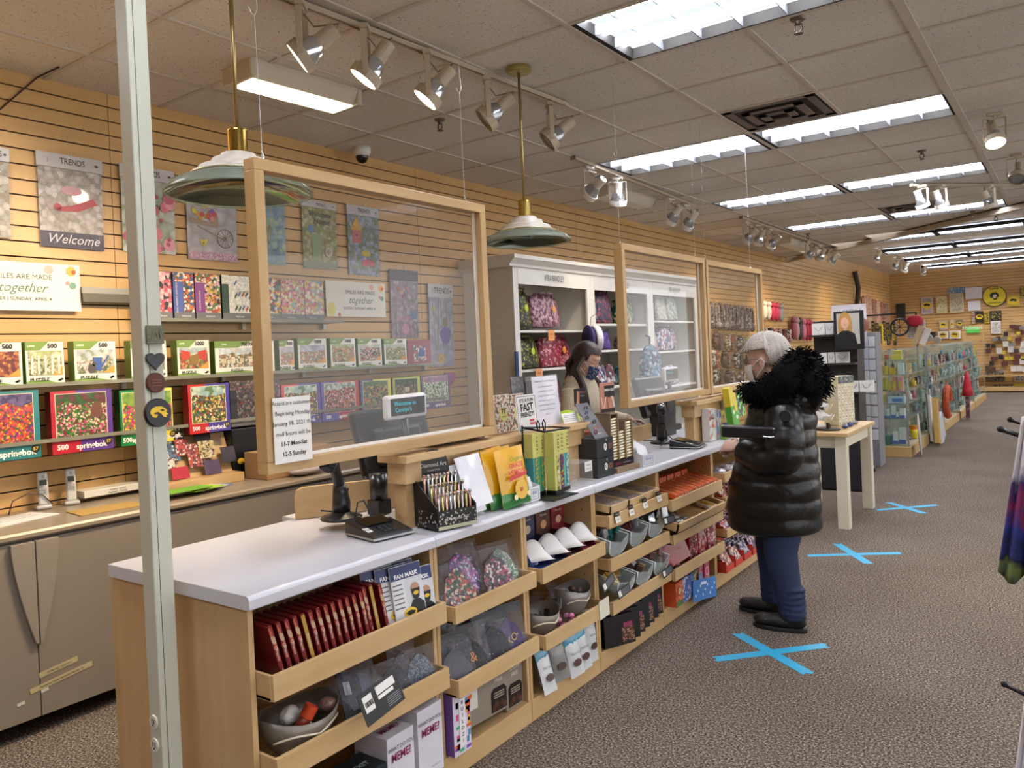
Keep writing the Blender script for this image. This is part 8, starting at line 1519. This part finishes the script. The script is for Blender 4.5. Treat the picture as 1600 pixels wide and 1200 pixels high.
G1 = [((1368, 549), (1378, 562), 'c8b45a', 'gift_pouch', 'pale yellow pouch on the top glass shelf'), ((1379, 553), (1385, 562), 'b04a3a', 'red_box', 'small red box on the top glass shelf'), ((1392, 553), (1409, 562), 'd8c43c', 'yellow_box', 'wide yellow box on the top glass shelf'), ((1396, 546), (1408, 553), 'd8c030', 'yellow_box', 'smaller yellow box stacked on the wide one'),
      ((1370, 574), (1378, 585), 'd8b020', 'pump_bottle', 'yellow bottle with black top, left of three'), ((1379, 570), (1388, 585), 'dcb828', 'pump_bottle', 'tall yellow bottle with black top in the middle'), ((1389, 573), (1400, 585), 'd8b020', 'pump_bottle', 'yellow bottle with black top, right of three'), ((1402, 567), (1412, 586), 'c8d0d0', 'pale_box', 'pale box right of the yellow bottles'),
      ((1371, 590), (1376, 611), 'd0c838', 'cream_tube', 'narrow yellow tube at the left of the middle shelf'), ((1377, 589), (1386, 611), 'd4c430', 'cream_tube', 'wide yellow tube on the middle shelf'), ((1388, 594), (1393, 611), 'd8c02c', 'cream_tube', 'short yellow tube beside the orange pouch'), ((1394, 588), (1401, 611), 'd88a50', 'cream_pouch', 'orange pouch on the middle shelf'), ((1402, 587), (1411, 611), 'd890a0', 'cream_pouch', 'pink pouch on the middle shelf'),
      ((1372, 616), (1385, 630), 'c8b020', 'yellow_box', 'yellow box on the fourth shelf'), ((1387, 618), (1414, 630), 'b8c8e0', 'wipes_pack', 'white and blue soft pack on the fourth shelf'), ((1373, 641), (1380, 654), 'c8d0e4', 'blue_white_box', 'short blue based white box, leftmost of its row'), ((1381, 638), (1391, 654), 'd4d8e0', 'blue_white_box', 'blue based white box, second of its row'), ((1392, 632), (1399, 654), 'd8dce0', 'blue_white_box', 'tall blue based white box, third of its row'), ((1400, 642), (1404, 654), 'd8dcdc', 'blue_white_box', 'tiny white tube box, fourth of its row'), ((1405, 636), (1414, 654), 'd8dce0', 'blue_white_box', 'blue based white box, rightmost of its row'),
      ((1395, 673), (1404, 694), 'dcdce0', 'blue_white_box', 'small white box on the case base beside the large one'), ((1404, 667), (1416, 694), 'dcdce2', 'blue_white_box', 'large white box at the right on the case base'), ((1362, 687), (1382, 695), '5a98b0', 'teal_box', 'low teal box at the left on the case base'), ((1383, 680), (1392, 695), '2c6a5a', 'green_bottle', 'dark green bottle in front of the blue bucket'), ((1376, 667), (1383, 690), '3a78b0', 'blue_box', 'blue box left of the blue bucket')]
for p0, p1, c, nm, lb in G1:
    def fn(t, w_, h, nm=nm):
        if nm == 'pump_bottle': MB().lathe([(0, h), (w_*.25, h), (w_*.2, h+.04), (w_*.08, h+.05), (w_*.08, h+.07), (0, h+.07)], 10, (0, .03, 0)).build('black_pump', BLACK, t)
        if nm == 'blue_white_box': MB().box(-w_/2, w_/2, -.002, 0, 0, h*.28).build('blue_band', P('3a5ab0', .5), t)
        if nm == 'cream_tube': MB().box(-w_*.4, w_*.4, -.003, .03, -.0, h*.1).build('black_cap', BLACK, t)
        if nm == 'cream_pouch': MB().box(-w_*.3, w_*.3, -.003, 0, h*.15, h*.65).build('yellow_label', P('d8b83c', .5), t)
        if nm == 'wipes_pack': MB().box(-w_*.25, w_*.35, -.003, 0, h*.2, h*.7).build('blue_label', P('4a78c0', .5), t)
    fb((p0[0], p0[1]+1.6), p1, YL+.01, c, nm, lb, nm.replace('_', ' '), d=.07, fn=fn)
q = at(1388, 690, 'y', 11.0); t = thing('blue_bucket', 'bright blue bucket with a silver handle on the case base', 'bucket', (q.x, 11.10, .137)); t.scale = (.8, .8, .5); MB().lathe([(0, 0), (.045, 0), (.062, .22), (.058, .22), (.042, .006), (0, .006)], 20).build('bucket_wall', P('2a78c0', .35), t, smooth=True); MB().tube([(-.06*math.cos(a_), -.02, .2+.06*math.sin(a_)) for a_ in [k*math.pi/10 for k in range(11)]], .004, 5).build('handle', CHROME, t)
# mixed goods on the aisle side of the cases
rr_ = random.Random(21); KIND = [('ornament_box', 'small boxed ornament', 'gift'), ('glass_vase', 'clear glass vase', 'vase'), ('figurine', 'small pale figurine', 'figurine'), ('hanging_bag', 'small hanging bag', 'bag'), ('picture_frame', 'small dark picture frame', 'picture frame')]
PALT = ['9a9a98', '6a7a80', 'b8c0bc', 'a84a4a', '3a3436', 'c8b8b0', '4a80a0', 'b0a090', '7a6a74', 'd0d0cc', '8aa89c', 'c8a83a', '2c2c30', 'b06a70']
for ci, (y0, y1, _) in enumerate(CS):
    for si, z in enumerate((.135,)+(tuple(Z1[:4]) if ci == 0 else SHZ)):
        y = y0+(.25 if ci == 0 else .08); 
        while y < y1-.14:
            k = (rr_.randrange(5)); nm, ds, ct = KIND[k]; w_ = rr_.uniform(.06, .15); h = min(rr_.uniform(.09, .2), [.14, .22, .2, .2, .25][si] if ci else .11); c = PALT[rr_.randrange(len(PALT))]; x = rr_.uniform(-.17, -.11)
            lvl = ['base', 'lowest shelf', 'second shelf', 'third shelf', 'top shelf'][si]; cn = ['nearest', 'second', 'third', 'farthest'][ci]
            t = thing(nm, f'{ds} on the {lvl} of the {cn} glass case', ct, (-1.70+x, y+w_/2, z), rr_.uniform(-.3, .3), f'{ds} goods, {lvl}, {cn} case')
            if k == 1: MB().lathe([(0, 0), (w_*.3, 0), (w_*.2, h*.3), (w_*.42, h*.7), (w_*.3, h), (w_*.28, h), (w_*.36, h*.7), (0, .01)], 12).build('vase_wall', clear('c8d8d4', .4, .05), t, smooth=True)
            elif k == 2: MB().lathe([(0, 0), (w_*.35, 0), (w_*.25, h*.4), (w_*.3, h*.6), (w_*.1, h*.72), (w_*.18, h*.85), (0, h)], 10).build('figure', P(c, .5), t, smooth=True)
            elif k == 3: MB().hexa([(-.02, -w_*.4, 0), (.02, -w_*.4, 0), (.02, w_*.4, 0), (-.02, w_*.4, 0), (-.012, -w_*.3, h*.7), (.012, -w_*.3, h*.7), (.012, w_*.3, h*.7), (-.012, w_*.3, h*.7)]).tube([(0, -w_*.2, h*.7), (0, 0, h), (0, w_*.2, h*.7)], .004, 5).build('bag_body', art([c, 'c8c0bc', '3a3438', c], 30, seed=k, coat=0), t)
            else: MB().box(-.03, .0, -w_/2, w_/2, 0, h).build('box_body', P(c, .4), t); MB().box(0, .002, -w_*.4, w_*.4, -h*.4, h*.4).build('front_print', art([c, 'd0ccc4', '4a4648', PALT[(k*3+ci) % 14]], 34, seed=k, coat=0), t, loc=(0, 0, h/2))
            y += w_+rr_.uniform(.03, .09)
def lean(px, py, w_, h, c, nm, lb, cat, x=-1.66, rx=-.25, ry=-.25, d=.03):
    q = at(px, py, 'z', 0); t = thing(nm, lb, cat, (q.x+.06, q.y, 0), rot=(rx, ry*.25, 0)); MB().box(-d, 0, -w_/2, w_/2, 0.0, h).build('board', P(c, .6), t, bevel=.003); return t
lean(1462, 697, .16, .62, 'b8924c', 'wooden_sign_board', 'tan edged leaning board in front of the second glass case', 'board', d=.06)
lean(1452, 692, .30, .66, 'cfc8c0', 'printed_board', 'white printed board leaning behind the tan edged one', 'board')
t = lean(1468, 690, .48, .36, 'b4b8bc', 'square_plaque', 'pale grey square plaque leaning in the aisle', 'plaque', rx=.35, ry=-.3)
q = at(1426, 712, 'z', 0); t = thing('oval_platter', 'pale oval platter standing against the base of the nearest case', 'platter', (-1.62, q.y-.05, .0), rot=(0, -.05, .1)); MB().lathe([(0, 0), (.11, .0), (.15, .014), (.14, .02), (0, .012)], 28, (0, 0, .27), rot=(0, math.pi/2, 0), sx=1.8).build('platter_plate', P('bcb4b0', .4), t, smooth=True)
q = at(1437, 690, 'z', .1); t = thing('colour_pot', 'yellow and orange striped pot on the case base', 'pot', (-1.80, q.y, .136)); MB().lathe([(0, 0), (.04, 0), (.055, .17), (0, .17)], 16).build('pot_wall', P('d8c82c', .4), t, smooth=True); MB().lathe([(.052, .12), (.057, .17)], 16).build('orange_rim', P('d87a2c', .4), t)
t = thing('red_garment', 'bright red garment hanging at the corner of the third glass case', 'garment', (-1.58, 16.0, .42)); MB().lathe([(0, .42), (.03, .42), (.08, .32), (.15, .12), (.18, 0), (.17, 0)], 14, sx=.5).build('fabric', P('b0182c', .8, bump=.6), t, smooth=True)
t = thing('striped_scarf', 'mauve striped scarf hanging below the red garment', 'scarf', (-1.58, 16.0, .02)); MB().box(-.03, .03, -.08, .08, 0, .38).build('fabric', art(['8a5a6a', 'a88a94', '6a3a4a'], 20), t)
t = thing('orange_wreath', 'orange leafy garland on the second glass case', 'wreath', (-1.677, 14.2, .45)); MB().tube([(0, .22*math.cos(a_), .22*math.sin(a_)) for a_ in [k*math.pi/9 for k in range(15)]], .05, 8).build('leaves', P('b8502c', .8, bump=1, bscale=30), t)
# things standing on the case tops
fb((1416, 502), (1446, 528), 13.2, 'c8c0b8', 'framed_board', 'pale framed board standing on the glass cases', 'frame', pr=['c8c0b8', 'a8a8a8', 'd8d4cc'])
t = fb((1422, 508), (1432, 538), 13.0, 'b09a74', 'tall_box', 'tall tan box leaning on the glass cases', 'box'); t.rotation_euler = (0, .38, 0)
t = fb((1434, 512), (1445, 538), 13.05, 'd0c8c0', 'tall_box', 'tall pale box leaning beside the tan one', 'box'); t.rotation_euler = (0, .38, 0)
t = thing('red_plush', 'round red plush item on top of the glass cases', 'plush', at(1433, 505, 'y', 13.1)); MB().ell((0, 0, 0), (.12, .1, .09), 16, 10).build('plush_body', P('a81c34', .8), t, smooth=True)
q = at(1406, 511, 'y', 13.0); t = thing('toy_wheel', 'black spoked wheel ornament above the glass cases', 'ornament', q); MB().tube([(.12*math.cos(a_), 0, .12*math.sin(a_)) for a_ in [k*math.pi/12 for k in range(25)]], .014, 6, cap=False).build('rim', BLACK, t, smooth=True)
for k in range(4): MB().ob((0, 0, 0), (.23, .008, .008), (0, k*math.pi/4, 0)).build('spoke', DK, t)
fb((1503, 520), (1536, 532), 18.8, 'b8925a', 'maple_box', 'maple box standing on the farthest case under the green sign', 'box', d=.3); t = fb((1509, 511), (1531, 519.5), 18.75, '5cc050', 'green_sign', 'bright green sign with white script on the maple box', 'sign', d=.02); text('Hallmark', .1, t, (0, -.004, .10), P('d8f0d0', .5), face='-y')
for k, (x0, x1) in enumerate(((1452, 1458), (1461, 1467))):
    q = at((x0+x1)/2, 531, 'y', 14.6); t = thing('round_clock', ['pale round dial on the case top, left of two', 'pale round dial on the case top, right of two'][k], 'clock', q); MB().lathe([(0, -.02), (.055, -.02), (.06, 0), (.055, .02), (0, .02)], 18, rot=(math.pi/2, 0, 0)).build('dial', P('b0aaa4', .4), t)
# ---------------- back wall goods
YW = 23.86; HK = ['d8b82c', '1c1a18', 'c8a82a', 'e0c84a', '2a2620']
BWL = [((1400, 475), (1415, 499), '2a2a24', 'dark_plaque', 'dark plaque left on the back wall', ['2a2a24', '3a3a30', '1c2018'], None), ((1439, 465), (1458, 490), 'b8aeb0', 'canvas_sign', 'pale canvas sign with a floral bird emblem on the back wall', ['b8aeb0', 'a89aa4', 'c8c0c0'], 'h'), ((1462, 464), (1480, 489), 'cfc08c', 'canvas_sign', 'cream canvas sign with bold yellow lettering on the back wall', ['d8cc9c', 'c8b04a', 'e0dcc8'], None),
      ((1483, 459), (1506, 488), 'c8b898', 'tag_board', 'board with small hung tags on the back wall', ['c8b898', 'b8a888', 'd8d0b8'], None), ((1508, 450), (1535, 466), 'd8d6da', 'white_banner', 'white banner left of the round yellow sign', None, None), ((1512, 471), (1532, 485), 'dcdce0', 'paper_notice', 'white paper notice under the white banner', None, None), ((1482, 452), (1508, 458), '6a8ab0', 'blue_strip_sign', 'narrow blue strip sign high on the back wall', ['6a8ab0', '4a7aa0', 'c8d4e0'], None),
      ((1573, 462), (1594, 478), 'c8aa34', 'square_sign', 'square yellow sign right of the round one', ['c8aa34', 'd8bc48'], 'h'), ((1595, 448), (1606, 462), '4a4a3c', 'edge_sign', 'dark sign at the right picture edge high up', HK, None), ((1467, 501), (1481, 515), 'b8a88c', 'emblem_card', 'card with a yellow oval bird emblem, left one', None, 'h'), ((1484, 500), (1491, 513), 'c8b898', 'emblem_card', 'narrow card with a small yellow emblem, second', None, 'h'), ((1494, 500), (1505, 512), '7a7468', 'emblem_card', 'grey card with a round yellow emblem, third', None, 'h'),
      ((1524, 487), (1537, 503), '1c1a18', 'emblem_flag', 'black flag with yellow bird emblem', None, 'h'), ((1537, 487), (1545, 505), 'c8a82a', 'yellow_flag', 'yellow patterned flag beside the black one', HK, None), ((1518, 488), (1523, 505), 'c8c0b8', 'white_strip', 'narrow white strip beside the black flag', ['c8c0b8', 'a83a3a'], None), ((1547, 486), (1565, 501), '2a2a24', 'magnet_board', 'black and yellow checked board of magnets', ['c8b02c', '14140f', '1c1c18', '24241c'], None), ((1548, 502), (1564, 521), 'd8d4cc', 'white_card_sheet', 'white sheet of small cards', ['d8d4cc', 'e0dcd8', 'a8a4a0'], None),
      ((1465, 518), (1482, 529), 'd0ccc8', 'emblem_mug_box', 'white box with yellow emblem on the back shelf, left', None, 'h'), ((1483, 517), (1501, 529), 'd0ccc8', 'emblem_mug_box', 'white box with yellow emblem on the back shelf, right', None, 'h'), ((1453, 519), (1462, 529), '2a2422', 'dark_box', 'dark box left of the white emblem boxes', None, None), ((1571, 589), (1580, 596), 'd8c468', 'small_yellow_sign', 'small yellow item in a dark box low on the back wall', None, None),
      ((1540, 580), (1569, 596), '6a6458', 'dark_bin', 'grey dark bins low on the back wall', ['4a443c', '8a7a68', '2a2826', 'a89a84'], None), ((1585, 586), (1606, 596), 'c8ccd4', 'white_shelf_sign', 'white sign strip low at the right edge', ['c8ccd4', '4a5a8a', 'd8dce0'], None), ((1552, 601), (1582, 614), '5a4a44', 'mug_row', 'row of dark mugs on the lowest back shelf', ['2a2422', 'c8c0b8', '5a4a44', '8a4a3a'], None), ((1584, 600), (1606, 616), 'd8c42c', 'yellow_doormat', 'bright yellow item with emblem on the lowest back shelf', None, 'h')]
for p0, p1, c, nm, lb, pr, h_ in BWL: fb(p0, p1, YB-.061, c, nm, lb, 'sign' if 'sign' in nm or 'banner' in nm else 'merchandise', d=.06, pr=pr, fn=(lambda t, w_, h: hawk(t, w_, h)) if h_ else None)
q = at(1553, 463, 'y', YB-.021); t = thing('round_yellow_sign', 'large round yellow sign with a black bird mascot head on the back wall', 'sign', q); r_ = .262
MB().lathe([(0, .02), (r_, .02), (r_, -.04), (0, -.04)], 40, rot=(math.pi/2, 0, 0)).build('dark_rim', P('3a3424', .4), t); MB().lathe([(0, .024), (r_*.94, .024), (r_*.94, .018)], 40, rot=(math.pi/2, 0, 0)).build('yellow_face', P('d8c42c', .4), t)
ypoly(MB(), [(-.09, -.03), (-.10, .05), (-.04, .10), (.05, .10), (.09, .05), (.10, -.02), (.06, -.03), (.05, -.09), (-.02, -.09), (-.04, -.03)], -.028).build('mascot_head_mark', INK, t); ypoly(MB(), [(-.04, .02), (.02, .05), (.06, .02), (.03, -.05), (-.02, -.05)], -.031).build('pale_mark', P('c8b8a8', .5), t)
text('IOWA', .075, t, (0, -.03, .19), INK, face='-y', bold=.02); text('HAWKEYES', .055, t, (0, -.03, -.17), INK, face='-y', bold=.02)
for i in range(9):
    for j in range(7):
        px, py = 1542+j*9.3+(i % 2)*2, 508+i*9.5
        if (px < 1566 and py < 522) or (py > 578): continue
        if rr_.random() < .22: continue
        q = at(px+rr_.uniform(-2, 2), py+rr_.uniform(-2.5, 2.5), 'y', YW-.05); k = rr_.randrange(6); lb = ['yellow carded keepsake', 'black carded keepsake', 'brown carded keepsake', 'white carded keepsake', 'grey carded keepsake', 'dark red carded keepsake'][k]
        t = thing('carded_keepsake', lb+' hanging on the back wall', 'keepsake', (q.x, q.y, q.z-.10), group=lb+'s on the back wall'); MB().box(-.05, .03+.012*k, 0, .03, 0, .08+.02*(k % 4)).build('card_pack', P(['c8b02c', '1c1a1a', '4a3428', 'c8c4bc', '7a7874', '5a2a28'][k], .5), t); MB().tube([(0, -.02, .08), (0, .06, .16)], .005, 5).build('hook', CHROME, t)
t = thing('wall_ledge', 'low maple display ledge along the bottom of the back wall', 'shelf', (-2.6, YW-.5, 0)); MB().box(0, 7, 0, .5, 0, .10).build('plinth', BS, t); MB().box(0, 7, .1, .5, .36, .38).build('ledge_board', BS, t)
# ---------------- far left wall goods
XW = WX+.05
def hung(px, py, h, c, nm, lb, cat, grp, w_=.1, d=.05, pr=None, shape=0):
    q = at(px, py, 'x', XW); t = thing(nm, lb, cat, (XW, q.y, q.z-h), 0, grp); m_ = art([c, pr, '2a2628', c], 24, seed=int(px), coat=0) if pr else P(c, .6)
    if shape == 0: MB().box(-.02, d-.02, -w_/2, w_/2, 0, h).build('body', m_, t, bevel=.006)
    elif shape == 1: MB().tube([(.02, w_*.5*math.sin(a_), h*.55-h*.45*math.cos(a_)) for a_ in [k*2*math.pi/14 for k in range(15)]], .022, 7).ell((.02, 0, h*.16), (.05, w_*.55, h*.2), 10, 8).build('body', m_, t, smooth=True)
    else: MB().ell((.02, 0, h*.45), (.05, w_*.5, h*.45), 12, 10).ell((.03, 0, h*.85), (.045, w_*.55, h*.16), 10, 8).build('body', m_, t, smooth=True)
    MB().tube([(-.04, 0, h), (.06, 0, h+.01), (.07, 0, h+.03)], .004, 5).build('hook', CHROME, t)
for k in range(11): hung(1109+k*6.3, 474+k*.9, .34, ['6a6268', '8a8288', '5a4e54', '7a7078'][k % 4], 'looped_purse', 'grey looped purse hanging in the upper row on the slat wall beyond the bookcases', 'purse', 'grey looped purses', .12, pr=['9a9298', 'b8a8a8'][k % 2], shape=1)
C2 = ['3a3234', 'b8c0c4', '4a4640', 'c8b8a8', '6a4a44', '2a2628', '8a7a6a', 'a85a3a', '5a5a5c']
for r_i, (py, h) in enumerate(((518, .24), (547, .24), (577, .20), (600, .20))):
    for k in range(8): hung(1106+k*9.4+(r_i % 2)*4, py+k*1.0-(r_i-1)*k*.5, h, C2[(k*4+r_i*3) % 9], 'hanging_accessory', ['dark and pale', 'brown and dark', 'mixed bronze', 'white carded'][r_i]+' accessory hanging on the slat wall seen through the farthest framed screen', 'accessory', f'accessories on hooks, row {"abcd"[r_i]}', .13, pr=C2[(k*2+r_i) % 9], shape=(k+r_i) % 2*2)
for k in range(5): hung(1191+k*6.6, 470+k*1.3, .30, ['d8ccb8', 'c8b8b0', 'b02844', 'b83050', '8a8688'][k], 'slipper_pair', ['cream', 'beige', 'crimson', 'rose red', 'grey'][k]+' plush slipper pair in the upper hooks behind the customer head', 'slippers', None, .18, shape=2)
for k in range(6): hung(1237+k*5.2, 495+k*.9, .40, ['8a3a4a', 'b88a8a', '3a3034', 'c8707a', 'a81c34', 'b02038'][k], 'slipper_pair', ['wine', 'dusty pink', 'black', 'salmon', 'bright red', 'deep red'][k]+' plush slipper pair in the lower hooks right of the customer head', 'slippers', None, .16, shape=2)
for k in range(6): hung(1195+k*7.5, 512+k*.6, .22, ['c8c0b8', '3a3234', 'd0c8c4'][k % 3], 'sock_pack', 'carded sock pack hanging under the slippers', 'socks', 'carded sock packs', .11, pr='8a3a44')
q = at(1339, 476, 'x', XW); q2 = at(1335, 424, 'x', XW); t = thing('wooden_ski', 'tall dark brown narrow board standing high on the far slat wall', 'decor board', q); v = q2-q; MB().tube([(0, 0, 0), v*.5+Vector((.05, 0, 0)), v], .055, 8).build('board', P('2c201c', .6), t)
for k in range(6): hung(1351+k*6.4, 463+k*2.4, .75, ['a87a6a', 'b8988a', '8a3a34', 'c0a094', '9a4a40', 'b08a7a'][k], 'hanging_tapestry', ['tan', 'pale', 'brick red', 'cream', 'rust', 'beige'][k]+' long decor panel hanging in the far left corner', 'wall decor', None, .45, pr='c8a898')
for k in range(7): t = fb((1361+k*5.6, 502+(k % 3)*3), (1367+k*5.6, 540-(k % 2)*8), 15.5+.1*k, ['1c1a1a', '2a2624', 'c8a82a', '3a342a', '1c1a18', 'a88a3a', '4a4038'][k], 'team_garment', ['black', 'charcoal', 'gold', 'olive', 'jet black', 'mustard', 'brown'][k]+' garment on the rack before the far left corner', 'garment', None, d=.1, pr=['1c1a1a', 'c8a82a', '2a2622'])
t = thing('garment_rack', 'dark garment rack before the far left corner', 'clothes rack', (-2.9, 15.9, 0)); MB().box(-.6, .6, -.02, .02, 1.9, 1.93).box(-.6, -.57, -.02, .02, 0, 1.9).box(.57, .6, -.02, .02, 0, 1.9).build('rack_frame', DK, t)
for k, (px, py, lb) in enumerate(((1268, 450, 'first'), )): pass
# ================================================================ settle: nothing cuts into its support or its neighbour
from mathutils.bvhtree import BVHTree
bpy.context.view_layer.update(); DG = bpy.context.evaluated_depsgraph_get()
def leaves(o):
    r_ = [o] if o.type == 'MESH' else []
    for c in o.children: r_ += leaves(c)
    return r_
def soup(o):
    vs, ps = [], []
    for m_ in leaves(o):
        e = m_.evaluated_get(DG); me = e.to_mesh(); b0 = len(vs); W_ = e.matrix_world; vs += [W_@v.co for v in me.vertices]; ps += [tuple(b0+i for i in p.vertices) for p in me.polygons]; e.to_mesh_clear()
    return vs, ps
def tree(vs, ps, d): return BVHTree.FromPolygons([v+d for v in vs], ps)
BODY = {}
for o in [q for q in COL.objects if q.parent is None and q.type in ('MESH', 'EMPTY')]:
    vs, ps = soup(o)
    if ps: BODY[o.name] = [o, vs, ps, Vector([min(v[i] for v in vs) for i in range(3)]), Vector([max(v[i] for v in vs) for i in range(3)]), BVHTree.FromPolygons(vs, ps)]
KEEP = ('customer', 'clerk', 'display_cabinet', 'countertop', 'white_bookcase', 'glass_display_case', 'counter_partition', 'base_cabinet', 'back_counter', 'console_table', 'lighting_track', 'troffer', 'track_spot', 'wraparound', 'hanging_screen', 'power_pole', 'jewellery_tower', 'gridwall', 'tape_cross', 'register_monitor')
def size(k): d = BODY[k][4]-BODY[k][3]; return d.x*d.y*d.z
def near(k, lo, hi): return [j for j, b_ in BODY.items() if j != k and all(b_[3][i] < hi[i] and b_[4][i] > lo[i] for i in range(3))]
STEP = [Vector(s) for s in ((0, 0, 1), (1, 0, 0), (0, 1, 0), (0, -1, 0), (-1, 0, 0), (0, 1, 1), (0, -1, 1), (1, 0, 1), (1, 1, 1), (1, -1, 1), (-1, 0, 1))]
for rnd in range(3):
    for k in sorted((q for q in BODY if not q.startswith(KEEP) and BODY[q][0].get('kind') != 'structure'), key=size, reverse=True):
        o, vs, ps, lo, hi, tr = BODY[k]; m_ = Vector((.05, .05, .05)); nb = [j for j in near(k, lo-m_, hi+m_) if len(BODY[j][2]) < 60000]
        hit = [j for j in nb if tr.overlap(BODY[j][5])]
        if not hit: continue
        best = (len(hit), None, tr)
        for a_ in (.0008, .003, .007, .013, .022, .034):
            for s in STEP:
                d = s*a_; t2 = tree(vs, ps, d); n_ = 0
                for j in nb:
                    if t2.overlap(BODY[j][5]):
                        n_ += 1
                        if n_ >= best[0]: break
                if n_ < best[0]: best = (n_, d, t2)
                if best[0] == 0: break
            if best[0] == 0: break
        if best[1]: o.location = o.location+best[1]; BODY[k] = [o, [v+best[1] for v in vs], ps, lo+best[1], hi+best[1], best[2]]
